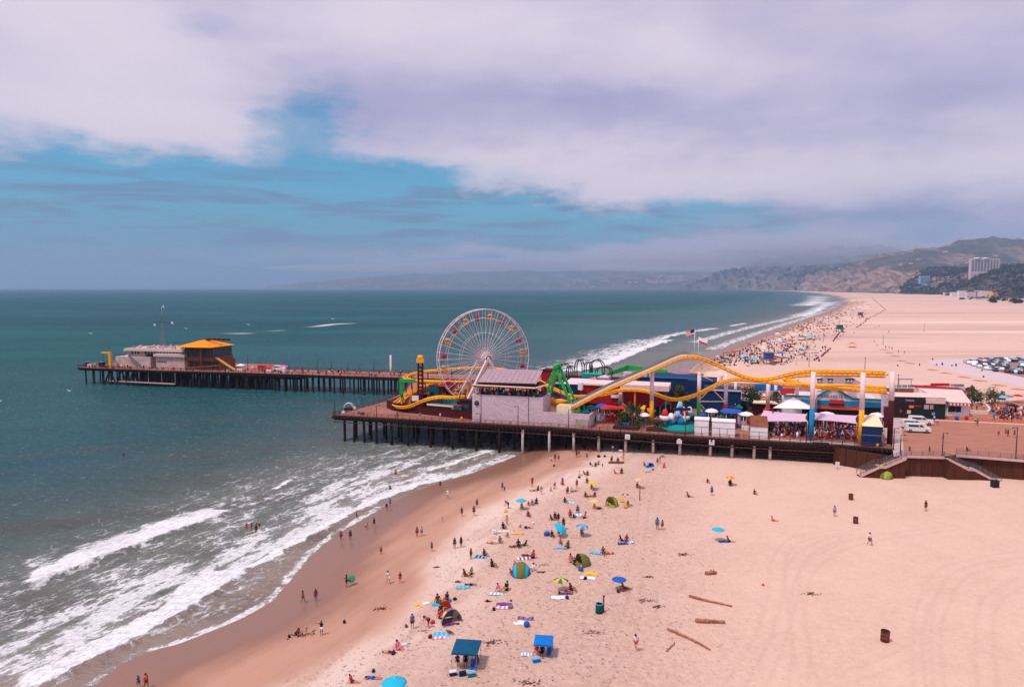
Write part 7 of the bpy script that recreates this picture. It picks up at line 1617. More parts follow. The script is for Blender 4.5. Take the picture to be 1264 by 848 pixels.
for px, top, t_, w_, lab in ((833, 477, 30, 4.5, 'bushy green tree standing in front of the blue hall'), (934, 483, 32, 7, 'spreading green tree left of the red sign'), (964, 486, 30, 6, 'green tree between two rear columns'), (875, 518, 10, 2.5, 'thin green shrub between the first two white booths')):
    p = ST(fnd(px, t_), t_); leafy(p, w_, zat(p, top)-DZ, lab, 1500, int(px), 'tree', 'leafy_tree', .35, leaf=.3)
for i, (x0, x1, yt, t_, dep, m1_, m2_, lab) in enumerate(((905, 930, 494, 34, 5, M_cream, M_pinkw, 'low cream shed behind the maroon closed umbrella'), (930, 958, 497, 26, 4, M_mar, M_cream, 'long low dark stall with cream roof left of the white canopy tent'), (915, 945, 488, 46, 5, M_dark, M_pinkw, 'dark-fronted stall with pink roof behind the spreading tree'))):
    e = empty('ride_building', ST(fnd(x0, t_), t_), lab, 'building'); mb = MB(); SB(mb, fnd(x0, t_), fnd(x1, t_), t_, t_+dep, DZ, zr((x0+x1)/2, yt, t_), m1_, m2_); pb(mb, 'wall', e)
    mb = MB(); SB(mb, fnd(x0, t_)-.3, fnd(x1, t_)+.3, t_-.9, t_+.1, zr((x0+x1)/2, yt, t_)-.2, zr((x0+x1)/2, yt, t_)+.1, m2_); pb(mb, 'eave', e)
pb_ = empty('planter_bed', dk(765, 527), 'long dark planter with teal edging below the garden shrubs', 'planter'); mb = MB(); s0, s1 = fnd(757, 5), fnd(788, 5); SB(mb, s0, s1, 4.2, 7.5, DZ, DZ+.7, M_dark, sm('soil', 60, 40, 34)); SB(mb, fnd(798, 5), fnd(832, 5), 4.2, 7, DZ, DZ+.6, M_dark, sm('soil', 0, 0, 0)); pb(mb, 'trough', pb_)
mb = MB(); SB(mb, fnd(764, 6), fnd(775, 6), 7.6, 7.9, DZ, DZ+1.2, M_sky); pb(mb, 'edging', pb_)
# --- blue ride with round faces of white and red tubs
br_ = empty('tub_ride', dk(838, 528), 'turquoise spinning ride with round white and red tubs', 'ride'); t_ = 8
mb = MB(); p = ST(fnd(841, t_), t_); mb.tube([(p.x, p.y, DZ), (p.x, p.y, DZ+1.0), (p.x, p.y, DZ+1.02), (p.x, p.y, DZ+1.5)], [4.9, 4.9, 4.4, 4.2], M_teal, 26); mb.tube([(p.x, p.y, DZ+1.5), (p.x, p.y, DZ+3.4)], [1.4, .9], M_sky, 14); pb(mb, 'base', br_)
for k, (px, py, c_) in enumerate(((821, 513, M_white), (828, 519, M_sky), (836, 517, CM['red']), (845, 515.5, M_white), (850, 514, M_teal), (838, 508, M_sky))):
    mb = MB(); q_ = PT(px, py, t_-2+k % 3); q_ = q_+nv*(k*1.1-1); mb.tube([q_+Vector((0, 0, -1.0)), q_+Vector((0, 0, -.7)), q_+Vector((0, 0, .1)), q_+Vector((0, 0, .15))], [.5, 1.1, 1.3, 1.0], c_, 14); mb.tube([q_+Vector((0, 0, .1)), q_+nv*.9+Vector((0, 0, 1.5))], [.9, .5], [CM['red'], M_white, CM['skyblue']][k % 3], 10); pb(mb, 'tub', br_)
for a, b_ in (((829, 520, 7), (838, 497, 7)), ((846, 520, 7), (844, 502, 7))): mb = MB(); mb.bar(PT(*a), PT(*b_), .3, .3, M_cream); pb(mb, 'arm', br_)
mb = MB(); q_ = PT(842, 505, 7); mb.box(q_, (4.0, .8, .7), M_blue); pb(mb, 'light_bar', br_)
# carousel-like teal/white machines in the middle distance
for i, (px, yb, yt, t_, w_, c_, c2_, lab) in enumerate(((743, 510, 498, 16, 3.6, 'blue', 'skyblue', 'blue round umbrella kiosk at the foot of the lift hill'), (753, 510, 500, 15, 5.5, 'red', 'red', 'red round canopy right of the blue kiosk'), (730, 508, 500, 11, 3.2, 'teal', 'teal', 'teal low stall under the lift hill track'), (723, 512, 505, 10, 3, 'teal', 'green', 'green-blue stall left of the lift hill'),
        (878, 513, 504, 16, 3.4, 'white', 'white', 'white cloud-shaped game stall behind the booths'), (902, 513, 504, 15, 5.5, 'blue', 'azure', 'blue flat canopy stall behind the booths'), (921, 515, 508, 13, 3.4, 'white', 'white', 'white tea-cup ride behind the wide booth'), (775, 514, 503, 16, 2.6, 'teal', 'teal', 'teal thin stall left of the garden shrub'), (795, 514, 509, 12, 3.0, 'white', 'grey', 'white table canopy right of the garden shrub'), (1020, 512, 508, 12, 4.0, 'white', 'white', 'white stall roof behind the right shade sail'),
        (1082, 512, 509, 9, 3.6, 'white', 'white', 'white rounded canopy behind the blue kiosk'))):
    p = ST(fnd(px, t_), t_); h = max(zat(p, yt)-DZ, 2.6); e = empty('game_stall', p, lab, 'stall', rz=ANG)
    MB().tube([(0, 0, h-.8), (0, 0, h-.35), (0, 0, h)], [w_/2, w_/2*.75, .1], CM[c_], 14, smooth=False).build('canopy', e); MB().tube([(0, 0, 0), (0, 0, h-.3)], .14, M_white, 8).build('pole', e)
    MB().tube([(0, 0, 0), (0, 0, 1.0)], w_*.32, CM[c2_], 12, smooth=False).build('counter', e)
    for k in range(6): a = k*PI/3; MB().tube([(math.cos(a)*w_*.42, math.sin(a)*w_*.42, 0), (math.cos(a)*w_*.42, math.sin(a)*w_*.42, h-.7)], .06, CM['red'] if k % 2 else M_white, 6).build('support', e)
for px, py, t_, c_, lab in ((789, 514, 14, 'maroon', 'closed maroon umbrella left of the yellow-footed column'), (797, 513, 15, 'maroon', 'closed maroon umbrella near the orange pillar'), (907, 502, 24, 'maroon', 'closed maroon umbrella right of the blue wall')):
    p = ST(fnd(px, t_), t_); e = empty('closed_umbrella', p, lab, 'umbrella'); MB().tube([(0, 0, 0), (0, 0, 4.6)], .06, M_white, 6).build('pole', e); MB().tube([(0, 0, 1.4), (0, 0, 1.8), (0, 0, 4.4)], [.5, .75, .08], CM[c_], 8, smooth=False).build('folded_canopy', e)
# low fence and benches of the crowd enclosure
cf = empty('enclosure_fence', ST(118, 3), 'thin pale fence in front of the shaded crowd', 'fence'); mb = MB(); railing(mb, [ST(fnd(950, 2.5), 2.5), ST(fnd(1056, 2.5), 2.5)], m=M_metalrail, step=2.2, th=.06); mb.bar(ST(fnd(950, 2.5), 2.5, DZ+.15), ST(fnd(1056, 2.5), 2.5, DZ+.15), .2, .3, M_white); pb(mb, 'rail', cf)
o = MB().box((0, 0, 0), (3.4, .1, .5), M_dark).build('name_plate', None, PT(1013, 547, -.12)); o.rotation_euler = (0, 0, ANG); tag(o, 'dark long plate on the pier edge below the right shade sail', 'sign')
o = MB().tube([(0, 0, 0), (0, 0, .7)], [.35, .3], M_yel, 10).ell((0, 0, .75), (.32, .32, .15), M_yel, 10, 5).build('yellow_bollard', None, dk(1083.5, 552)+nv*.5); tag(o, 'yellow bollard at the rail in front of the blue kiosk', 'bollard')
o = MB().tube([(0, 0, 0), (0, 0, .8)], [.35, .3], M_yel, 10).ell((0, 0, .85), (.32, .32, .15), M_yel, 10, 5).build('yellow_bollard', None, dk(569, 519.5)+nv*.5); tag(o, 'yellow bollard at the rail left of the white wall', 'bollard')
ADJ = ['faded', 'bright', 'tall', 'narrow', 'squat', 'striped', 'plain']; rn = random.Random(31); used_l = set()
for k in range(44):
    px = rn.uniform(722, 948); t_ = rn.uniform(11, 44); p = ST(fnd(px, t_), t_); c_ = rn.choice(['red', 'maroon', 'blue', 'teal', 'orange', 'yellow', 'white', 'navy', 'purple', 'green', 'pink']); w_ = rn.uniform(1.2, 2.8); h = rn.uniform(2.6, 4.6) if t_ < 20 else rn.uniform(3, 6)
    side_ = 'left' if px < 790 else 'middle' if px < 870 else 'right'
    e = empty('ride_kiosk', p, 'small %s kiosk among the rides in the %s of the pier' % (c_, side_), 'kiosk', 'small %s kiosks among the rides, %s part' % (c_, side_), ANG+rn.uniform(-.4, .4))
    MB().prism([(-w_/2, -w_/2), (w_/2, -w_/2), (w_/2, w_/2), (-w_/2, w_/2)], 0, h*.7, rn.choice((CM[c_], M_mar, M_dark, CM[c_]))).build('wall', e)
    mb = MB(); a_ = w_*.68; mb.add([(-a_, -a_, h*.7+.01), (a_, -a_, h*.7+.01), (a_, a_, h*.7+.01), (-a_, a_, h*.7+.01), (0, 0, h*.7+rn.uniform(.1, 1.2))], [(0, 1, 4), (1, 2, 4), (2, 3, 4), (3, 0, 4), (3, 2, 1, 0)], CM[c_]); mb.build('roof', e)
    MB().box((0, -w_/2-.04, h*.4), (w_*.7, .06, h*.3), M_glass).build('hatch', e)
# red sign, blue panels beyond the trees
for x0, x1, y0, y1, t_, c_, lab in ((963, 981, 479.5, 486, 26, 'red', 'red sign panel beneath the lower yellow track'), (932, 962, 474, 482, 40, 'azure', 'long blue awning beneath the lower yellow track'), (962, 966, 475, 485, 36, 'blue', 'narrow blue banner left of the red sign')):
    a, b_ = PT(x0, y1, t_), PT(x1, y1, t_); e = empty('sign_panel', a, lab, 'sign'); mb = MB(); c2_ = PT(x1, y0, t_); d_ = PT(x0, y0, t_); mb.quad(a, b_, c2_, d_, CM[c_], .15); pb(mb, 'panel', e)
    for u in (.1, .9): p = a.lerp(b_, u)+nv*.25; mb = MB(); mb.bar((p.x, p.y, DZ), (p.x, p.y, p.z), .15, .15, M_steel); pb(mb, 'post', e)
mw_ = empty('mural_wall', ST(fnd(1090, 8), 8), 'tall white panel with grey scribbled pattern at the right end of the yellow track', 'wall'); mb = MB(); mb.quad(PT(1088, 514, 8), PT(1097, 514, 8), PT(1097, 487, 8), PT(1088, 487, 8), brick_mat('scribble', lin(226, 210, 220), lin(150, 146, 170), 2.2), .3); pb(mb, 'panel', mw_)
mb = MB(); mb.quad(PT(1091, 528, 7.5), PT(1099, 528, 7.5), PT(1099, 502, 7.5), PT(1091, 502, 7.5), sm('plum', 96, 36, 62), .3); pb(mb, 'plum_panel', mw_)
# ================================================================ SHORE END: dark cafe, white cafe, cars, terraces
M_blackw = sm('charcoal_wall', 44, 36, 36, var=.2, scale=.8); M_dgreen = sm('dark_green_wall', 28, 44, 42, var=.15)
def DB(mb, a, b_, dep, z0, z1, m, mt=None, off_=0.0):
    n = off2(a, b_, 0); a = a+n*off_; b_ = b_+n*off_
    return mb.prism([tuple(p)[:2] for p in (a, b_, b_+n*dep, a+n*dep)], z0, z1, m, mt)
a, b_ = dk(1103, 515.5), dk(1166, 517.5); z1 = zat(a, 489.5)
ca = empty('dark_cafe', a, 'charcoal-walled cafe with pale flat roof and small coloured posters, behind the white vans', 'cafe'); ra = math.atan2((b_-a).y, (b_-a).x)
mb = MB(); DB(mb, a, b_, 9, DZ, z1, M_blackw, sm('pale_roof', 224, 192, 186, var=.1)); pb(mb, 'wall', ca)
mb = MB(); g0, g1 = a.lerp(b_, .37), b_; DB(mb, g0, g1, .15, DZ, DZ+(z1-DZ)*.48, M_dgreen, None, -.2); pb(mb, 'green_panel', ca)
mb = MB(); zr1 = zat(a+Vector((0, 9, 0)), 483.5); DB(mb, a, a.lerp(b_, .62), .3, z1, z1+1.1, M_brown, None, 8.6); DB(mb, a.lerp(b_, .62), b_, .2, z1-1.6, z1-.1, sm('pale_roof', 0, 0, 0), None, -.18); pb(mb, 'parapet', ca)
def onface(a, b_, u, z, o_=-.1): n = off2(a, b_, 0); p = a.lerp(b_, u)+n*o_; return Vector((p.x, p.y, z))
for u, zz, w_, h, m_, nm in ((.335, .55, 1.15, .7, sm('poster_orange', 236, 120, 66), 'poster'), (.29, .30, .95, .95, sm('poster_cream', 224, 190, 160), 'poster'), (.13, .33, .55, .8, sm('poster_rust', 160, 64, 30), 'poster'), (.63, .56, 1.2, 1.1, sm('poster_grey', 176, 168, 178), 'window'), (.73, .56, .8, 1.1, sm('poster_tan', 176, 140, 124), 'window'), (.77, .25, .75, .75, sm('poster_blue', 110, 150, 220), 'sign')):
    mb = MB(); p = onface(a, b_, u, DZ+(z1-DZ)*zz, -.24); mb.box(p, (w_, .06, h), m_, ra); pb(mb, nm, ca)
put_text('TRESIA', .75, sm('letter_lilac', 190, 170, 210), onface(a, b_, .30, DZ+(z1-DZ)*.83), ca, ra); put_text('BIKES', .7, CM['red'], onface(a, b_, .47, DZ+(z1-DZ)*.57), ca, ra); put_text('TOURS', .5, M_white, onface(a, b_, .66, DZ+(z1-DZ)*.9), ca, ra)
wc = empty('white_cafe', dk(1170, 513), 'white cafe with red and white scalloped awning and cream roof', 'cafe'); a, b_ = dk(1169.5, 513), dk(1196, 514); z1 = zat(a, 495.5)
mb = MB(); DB(mb, a, b_, 7, DZ, z1, M_white, M_cream); pb(mb, 'wall', wc); mb = MB(); n = off2(a, b_, 0); A4 = [a-n*1.2+Vector((0, 0, z1-DZ-.2)), b_-n*1.2+Vector((0, 0, z1-DZ-.2)), b_+n*8+Vector((1, 0, z1-DZ+2.0)), a+n*8+Vector((-6, 0, z1-DZ+2.4))]; mb.quad(*A4, sm('pale_roof', 0, 0, 0), -.2); pb(mb, 'roof', wc)
mb = MB(); 
for k in range(12): p = A4[0].lerp(A4[1], (k+.5)/12); mb.box(p+Vector((0, -.05, -.35)), ((b_-a).length/12, .08, .6), CM['red'] if k % 2 else M_white, math.atan2((b_-a).y, (b_-a).x))
pb(mb, 'awning_valance', wc)
mb = MB(); mb.quad(a+n*7+Vector((-5, 0, z1-DZ+2.2)), b_+n*7+Vector((3, 0, z1-DZ+1.6)), b_+n*13+Vector((2, 0, z1-DZ+2.2)), a+n*13+Vector((-6, 0, z1-DZ+2.8)), M_red, .2); pb(mb, 'red_rear_roof', wc)
for u, w_, m_ in ((.22, 2.4, M_dark), (.5, 1.6, M_blue)): mb = MB(); p = onface(a, b_, u, DZ+1.9); mb.box(p, (w_, .1, 1.6), m_, 0 if True else 0); pb(mb, 'serving_hatch', wc)
# long low wall and flat roofs behind
for i, (x0, x1, yb, yt, dep, m1_, m2_, lab) in enumerate(((1098, 1134, 492, 480, 6, M_pinkw, M_pinkw, 'low pink-white building behind the dark cafe'), (1149, 1178, 490, 478, 5, M_pinkw, M_brown, 'pale building with a dark roof edge behind the white cafe'), (1176, 1194, 488, 481, 4, M_pinkw, M_pinkw, 'small pale flat building right of the dark roof edge'))):
    a, b_ = dk(x0, yb), dk(x1, yb); e = empty('low_building', a, lab, 'building'); mb = MB(); DB(mb, a, b_, dep, DZ, max(zat(a, yt), DZ+2.4), m1_, m2_); pb(mb, 'wall', e)
    mb = MB(); DB(mb, a, b_, .25, max(zat(a, yt), DZ+2.4), max(zat(a, yt), DZ+2.4)+.35, M_white, None, -.05); pb(mb, 'parapet', e)
    zt_ = max(zat(a, yt), DZ+2.4)
    for k in range(4): mb = MB(); p = a.lerp(b_, .2+.2*k); DB(mb, p, p+(b_-a).normalized()*1.1, 1, zt_, zt_+.9, CM['red'] if i == 1 else M_steel, None, 2); pb(mb, 'roof_unit', e)
a = dk(1112, 480); o = MB().box((0, 0, 3.2), (5.5, 1.6, .2), M_sky).box((-2.4, 0, 1.6), (.15, .15, 3.2), M_steel).box((2.4, 0, 1.6), (.15, .15, 3.2), M_steel).build('bus_shelter_roof', None, gd(1117, 478)); tag(o, 'small flat blue awning on posts beyond the pink-white building', 'awning')
# terrace wall and curved bench
tw_ = empty('terrace_wall', dk(1200, 507), 'low pale terrace wall curving right of the white cafe', 'wall'); mb = MB(); P_ = [dk(1197, 510.5), dk(1219, 511.5), dk(1222, 509), dk(1217, 502), dk(1212, 501)]
for p0, p1 in zip(P_[:-1], P_[1:]): mb.bar(p0+Vector((0, 0, .5)), p1+Vector((0, 0, .5)), .6, 1.0, sm('terrace_pale', 228, 198, 188))
pb(mb, 'wall', tw_)
for k, (px, py, w_, h, lab) in enumerate(((1189, 500, 4, 2.6, 'dark green terrace shrub left of the arbour'), (1217, 500, 7.5, 5.2, 'big dark square-topped tree on the terrace'), (1203, 497, 4, 2.8, 'olive terrace shrub in the middle'), (1229, 494, 4.5, 2.2, 'low dark hedge right of the square-topped tree'), (1199, 492, 3.5, 3.4, 'upright terrace shrub behind the crowd'), (1152, 489, 2, 2.2, 'round rooftop shrub on the dark cafe'))):
    leafy(dk(px, py), w_, h, lab, 900, k+40, 'tree' if h > 5 else 'shrub', 'terrace_tree' if h > 5 else 'terrace_shrub', .15)
for px, py, c_, lab in ((1238, 499, 'skyblue', 'light blue umbrella on the terrace, left of two'), (1244, 498, 'grey', 'grey-blue umbrella on the terrace, right of two'), (1256, 497, 'red', 'red umbrella at the right edge of the terrace'), (1250, 510, 'black', 'black umbrella by the plaza crowd at the right edge')):
    parasol(dk(px, py), c_, None, lab, 1.5, 2.6)
for px, py, c_, lab in ((1193, 518, 'red', 'red bin at the kerb before the white cafe'), (1181, 518.5, 'blue', 'blue bin at the kerb before the white cafe')):
    o = MB().tube([(0, 0, 0), (0, 0, .9), (0, 0, 1.1)], [.42, .45, .25], CM[c_], 12).build('litter_bin', None, dk(px, py)); tag(o, lab, 'trash can')
# three white vehicles
kiosk_van(dk(1132.5, 533.5), MBODY, 'white pickup-like van nearest the rail on the plaza, foremost of three', ANG+.02, 5.4)
kiosk_van(dk(1127, 528.5), MBODY, 'white van in the middle of three on the plaza', ANG+.02, 5.4)
kiosk_van(dk(1136, 524), MBODY, 'white van with dark load at the back of three on the plaza', ANG+.05, 5.4)
# crowd on the pier: individuals
rn = random.Random(21); CK = list(CLO.keys()); tops = ['navy', 'black', 'white', 'red', 'blue', 'grey', 'pink', 'maroon', 'orange', 'black', 'navy', 'white', 'skyblue', 'purple', 'beige', 'brown']; bots = ['black', 'navy', 'grey', 'blue', 'brown', 'maroon', 'black', 'beige']
def crowd(n, fn, label, group, poses=('stand', 'walk', 'stand', 'hold'), sc=1.0):
    for _ in range(n):
        p = fn(); person(p, rn.choice(poses), rn.choice(tops), rn.choice(bots), rn.randrange(4), rn.randrange(3), rn.uniform(-3, 3), sc*rn.uniform(.9, 1.05), label, group, detail=False)
def area(x0, x1, y0, y1):
    return lambda: dk(rn.uniform(x0, x1), rn.uniform(y0, y1))
def quadarea(a, b_, c_, d_):
    def f():
        u, v = rn.random(), rn.random(); x = (a[0]*(1-u)+b_[0]*u)*(1-v)+(d_[0]*(1-u)+c_[0]*u)*v; y = (a[1]*(1-u)+b_[1]*u)*(1-v)+(d_[1]*(1-u)+c_[1]*u)*v; return dk(x, y)
    return f
crowd(28, quadarea((952, 537), (997, 541), (997, 525), (948, 523)), 'visitor in the tightly packed crowd under the left lilac shade sail', 'crowd under the left shade sail', sc=1.05)
crowd(22, quadarea((1006, 542), (1056, 545), (1056, 529), (1006, 526)), 'visitor in the tightly packed crowd under the right lilac shade sail', 'crowd under the right shade sail', sc=1.05)
crowd(26, quadarea((1222, 518), (1262, 522), (1262, 504), (1222, 503)), 'visitor in the plaza crowd beyond the white kerb', 'plaza crowd beyond the kerb')
crowd(8, quadarea((1196, 509), (1216, 509), (1216, 501), (1192, 501)), 'guest on the terrace behind the low pale wall', 'guests on the terrace')
crowd(12, quadarea((862, 522), (935, 526), (935, 512), (862, 512)), 'visitor among the stalls behind the white booths', 'visitors behind the booths')
crowd(5, quadarea((728, 524), (755, 525), (752, 512), (728, 512)), 'visitor between the white wall and the garden', 'visitors by the garden')
for px, py, pose, tp, bt, lab in ((684.5, 524, 'stand', 'blue', 'navy', 'person in blue, left of a pair before the white wall'), (690.5, 524.5, 'stand', 'navy', 'black', 'person in navy, right of a pair before the white wall'), (710, 527, 'stand', 'navy', 'navy', 'person in dark blue beside the taupe box'), (661.5, 522, 'stand', 'skyblue', 'navy', 'person in light blue before the middle of the white wall'), (630, 522.5, 'sit', 'white', 'white', 'person in white sitting by the rail below the white wall'), (595, 517.5, 'stand', 'red', 'maroon', 'person in red near the left end of the white wall'), (543.5, 517.5, 'walk', 'white', 'grey', 'person in white on the walkway left of the wheel'), (518.5, 516.5, 'stand', 'blue', 'navy', 'person in blue on the walkway below the coaster loop'), (490.5, 514.5, 'stand', 'skyblue', 'blue', 'person in light blue on the left part of the walkway'),
        (1204, 523.5, 'walk', 'white', 'navy', 'person in white pushing along the plaza kerb, left part'), (1206.5, 525.5, 'stand', 'purple', 'black', 'person in purple beside the one in white on the plaza'), (1243, 521, 'stand', 'red', 'black', 'person in red crossing the white kerb'), (1241, 538.5, 'stand', 'black', 'black', 'person in black, left of a close pair on the plaza'), (1244, 539, 'stand', 'black', 'navy', 'person in black, right of a close pair on the plaza'), (1232.5, 537, 'crouch', 'red', 'red', 'person in red crouching left of the pair on the plaza'), (1157, 525, 'stand', 'white', 'purple', 'person in white and purple right of the vans'), (1153, 521, 'stand', 'white', 'maroon', 'person in white behind the vans'), (1194, 556.5, 'sit', 'black', 'black', 'person in black sitting at the plaza rail'), (1164, 545, 'stand', 'grey', 'grey', 'person in grey beside the lamp post on the plaza'),
        (1122.5, 560.5, 'stand', 'navy', 'black', 'person in dark clothes at the top of the left-hand stair'), (1147, 561, 'stand', 'navy', 'maroon', 'person in navy leaning at the stair railing'), (1252, 540, 'walk', 'black', 'black', 'cyclist-like dark figure left of the right-edge lamp post')):
    person(dk(px, py), pose, tp, bt, rn.randrange(3), 0, rn.uniform(-1, 1), 1.05, lab)
# people and kit at the left tip
lc = empty('ladder_frame', dk(430, 506.5), 'white arched frame and pale kit at the left tip of the pier', 'frame'); mb = MB(); pa = [Vector((-1.7, 0, 0)), Vector((-1.7, 0, 1.4)), Vector((-1.0, 0, 2.3)), Vector((0, 0, 2.6)), Vector((1.0, 0, 2.3)), Vector((1.7, 0, 1.4)), Vector((1.7, 0, 0))]
MB().tube(pa, .1, M_white, 8).build('arch', lc); MB().tube([p+Vector((0, 1.4, 0)) for p in pa], .1, M_white, 8).build('arch', lc); MB().prism([(-1.6, 0), (1.6, 0), (1.6, 1.4), (-1.6, 1.4)], 0, .9, M_dark).build('base', lc); lc.scale = (.75, .75, .8)
for px, py, lab, c_, s_ in ((424, 511, 'white lump of gear left of the arched frame', 'white', 2.2), (437.5, 506, 'beige lump of gear right of the arched frame', 'beige', 2.6), (448, 512, 'blue gear by the rail near the left tip', 'navy', 2.0), (443, 510.5, 'purple gear by the rail near the left tip', 'purple', 1.8)): bag(dk(px, py), c_, lab, s_)
p = dk(446, 499); o = MB().tube([(0, 0, 0), (0, 0, 2.6), (.6, 0, 3.4), (1.3, 0, 3.5)], .09, sm('green_pipe', 70, 110, 84), 8).build('hooked_pipe', None, p); tag(o, 'green hooked standpipe at the back rail of the left tip', 'pipe')

# ================================================================ FAR BEACH
def far_p(px, py): return gd(px, py)
cm = empty('lifeguard_tower', far_p(949, 443), 'blue lifeguard tower beyond the coaster dip', 'lifeguard tower')
def tower(p, label, c_, s_=1.0):
    e = empty('lifeguard_tower', p, label, 'lifeguard tower'); e.scale = (s_,)*3
    for x in (-1.3, 1.3):
        for y in (-1.1, 1.1): MB().tube([(x, y, 0), (x, y, 1.7)], .1, M_wood, 6).build('leg', e)
    MB().box((0, 0, 1.75), (4.4, 3.6, .15), M_wood).build('deck', e); MB().prism([(-1.3, -1.1), (1.3, -1.1), (1.5, 1.2), (-1.5, 1.2)], 1.83, 3.9, c_).build('cabin', e); MB().box((0, -1.12, 3.1), (2.1, .06, .8), M_glass).build('window', e)
    MB().box((0, 0, 3.98), (3.3, 3.0, .16), M_steel).build('roof', e); MB().bar((0, -1.6, 1.7), (0, -5.0, 0), 1.2, .12, M_wood).build('ramp', e); return e
bpy.data.objects.remove(cm)
tower(far_p(949, 449), 'blue lifeguard tower just beyond the coaster dip', CM['blue'], 1.5); tower(far_p(1036.5, 410), 'grey lifeguard tower at the head of the row of red barrels', CM['teal'], 1.6); tower(far_p(1062, 392), 'small distant lifeguard tower', CM['grey'], 1.7)
far_items = [(931, 449, 'cyan', 5, 'cyan shelter left of the blue lifeguard tower'), (929, 443.5, 'maroon', 4, 'dark red shelter near the coaster dip'), (945, 443, 'red', 5, 'long red shelter left of the big blue one'), (964, 442, 'azure', 6.5, 'big blue shelter on the far beach'), (959.5, 447.5, 'red', 4, 'red shelter below the big blue one'), (918.5, 445.5, 'skyblue', 4, 'pale blue shelter amid the far crowd'),
             (976, 434, 'navy', 4, 'navy shelter upper of the far group'), (990, 438, 'azure', 3.6, 'small blue shelter right of the far group'), (963.5, 434, 'orange', 4, 'orange shelter on the far beach'), (976, 425, 'red', 6.5, 'long red shelter nearest the far water'), (990, 420, 'navy', 6, 'navy shelter beside a cyan one far off'), (1001, 419.5, 'cyan', 7, 'cyan shelter beside a navy one far off'), (988, 407, 'red', 5, 'small red shelter far off'), (1017, 406.5, 'red', 7, 'far red shelter left of the grey lifeguard tower'), (1052, 429, 'orange', 4.5, 'orange parasol shelter alone on the far sand'), (960, 416, 'white', 4, 'white shelter by the far water'), (905, 440, 'red', 3, 'red shelter near the coaster crest')]
for px, py, c_, w_, lab in far_items:
    e = empty('beach_canopy', far_p(px, py), lab, 'canopy'); h = 2.6; MB().add([(-w_/2, -1.6, h), (w_/2, -1.6, h), (w_/2, 1.6, h), (-w_/2, 1.6, h), (0, 0, h+1.0)], [(0, 1, 4), (1, 2, 4), (2, 3, 4), (3, 0, 4), (3, 2, 1, 0)], CM[c_]).build('roof', e)
    for x in (-1, 1):
        for y in (-1, 1): MB().tube([(x*(w_/2-.1), y*1.5, 0), (x*(w_/2-.1), y*1.5, h)], .07, M_steel, 6).build('pole', e)
    MB().prism([(-w_/2+.2, -.6), (w_/2-.2, -.6), (w_/2-.2, .6), (-w_/2+.2, .6)], 0, .5, CM[rn.choice(['red', 'navy', 'white'])]).build('bench', e)
# barrels in dotted rows
BR = sm('far_barrel_red', 120, 40, 40, var=.1); proto = None; n = 0
for (x0, y0, x1, y1, k_) in ((1014, 441, 1025, 431, 7), (1028, 422, 1037, 411, 8), (1057, 405, 1074, 393, 9), (1074, 393, 1093, 383, 8), (1093, 383, 1076, 367, 16), (1005, 446, 1010, 442, 3)):
    for i in range(k_):
        u = (i+.5)/k_; p = far_p(x0+(x1-x0)*u+rn.uniform(-.5, .5), y0+(y1-y0)*u+rn.uniform(-.3, .3)); sc = .8+.5*(p.y/1200)
        if proto is None: o = MB().tube([(0, 0, 0), (0, 0, .5), (0, 0, .55), (0, 0, 1.2)], [.45, .45, .5, .45], BR, 8).build('sand_barrel', None, p); proto = o
        else: o = proto.copy(); C.objects.link(o); o.location = p
        o.scale = (sc,)*3; tag(o, 'tiny dark red barrel in the dotted row on the far beach', 'trash can', 'barrels in a dotted row on the far beach')
# tall thin poles
for px, yb, yt, lab in ((998.5, 453, 436, 'thin tall pole right of the far shelters'), (1067.5, 456, 441.5, 'thin tall pole behind the high yellow track'), (1090, 426, 415, 'thin tall pole on the empty far sand, left one'), (1016, 423, 413, 'thin tall pole beside the far cyan shelter'), (1140.5, 410, 399, 'thin tall pole on the empty far sand, right one'), (893, 445, 436, 'thin tall pole right of the coaster crest'), (1108.5, 478, 463, 'thin pole behind the pink-white building')):
    p = far_p(px, yb); h = zat(p, yt)-p.z; o = MB().tube([(0, 0, 0), (0, 0, h)], [.13, .09], M_mar, 6).box((0, 0, h), (.5, .2, .3), M_mar).build('sand_pole', None, p); tag(o, lab, 'pole')
# rippled sand mounds in a line
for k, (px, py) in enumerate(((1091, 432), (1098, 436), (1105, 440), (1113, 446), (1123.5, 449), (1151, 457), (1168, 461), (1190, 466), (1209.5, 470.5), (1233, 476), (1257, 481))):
    p = far_p(px, py); o = MB().ell((0, 0, -.3), (3.2, 1.3, .75), sm('brown_mound', 176, 122, 104, var=.2), 14, 5, 0).build('sand_mound', None, p); o.rotation_euler = (0, 0, -.9+rn.uniform(-.2, .2)); tag(o, 'low brownish sand mound in the curving line beside the grey road', 'mound', 'sand mounds in a curving line')  # one brown tone over the whole mound
# far people as single figures, the rest of the crowd as one mass
for px, py in ((1097, 411), (1085, 404), (1080, 405), (1079, 423), (1082.5, 428), (1093, 430.5), (1097.5, 431), (1101, 432), (1109, 436), (1116, 437), (1135, 453)):
    person(far_p(px, py), rn.choice(('stand', 'walk')), 'black', 'black', 1, 0, rn.uniform(-1, 1), 1.15, 'tiny dark walker on the wide sand behind the pier', 'far walkers on the wide sand', detail=False)
mb = MB()
def dab(p, s_, col, flat=False):
    if flat: mb.box((p.x, p.y, p.z+.12), (1.7*s_, 1.0*s_, .1), CM[col], rn.uniform(0, 3)); return
    h = rn.choice((.85, .9, 1.65)); mb.tube([(p.x, p.y, p.z), (p.x, p.y, p.z+h*.55), (p.x, p.y, p.z+h*.84)], [.22*s_, .3*s_, .12*s_], CM[col], 6); mb.ell((p.x, p.y, p.z+h*.92), (.13*s_,)*3, SKINS[rn.randrange(4)], 6, 4)
ct = 0
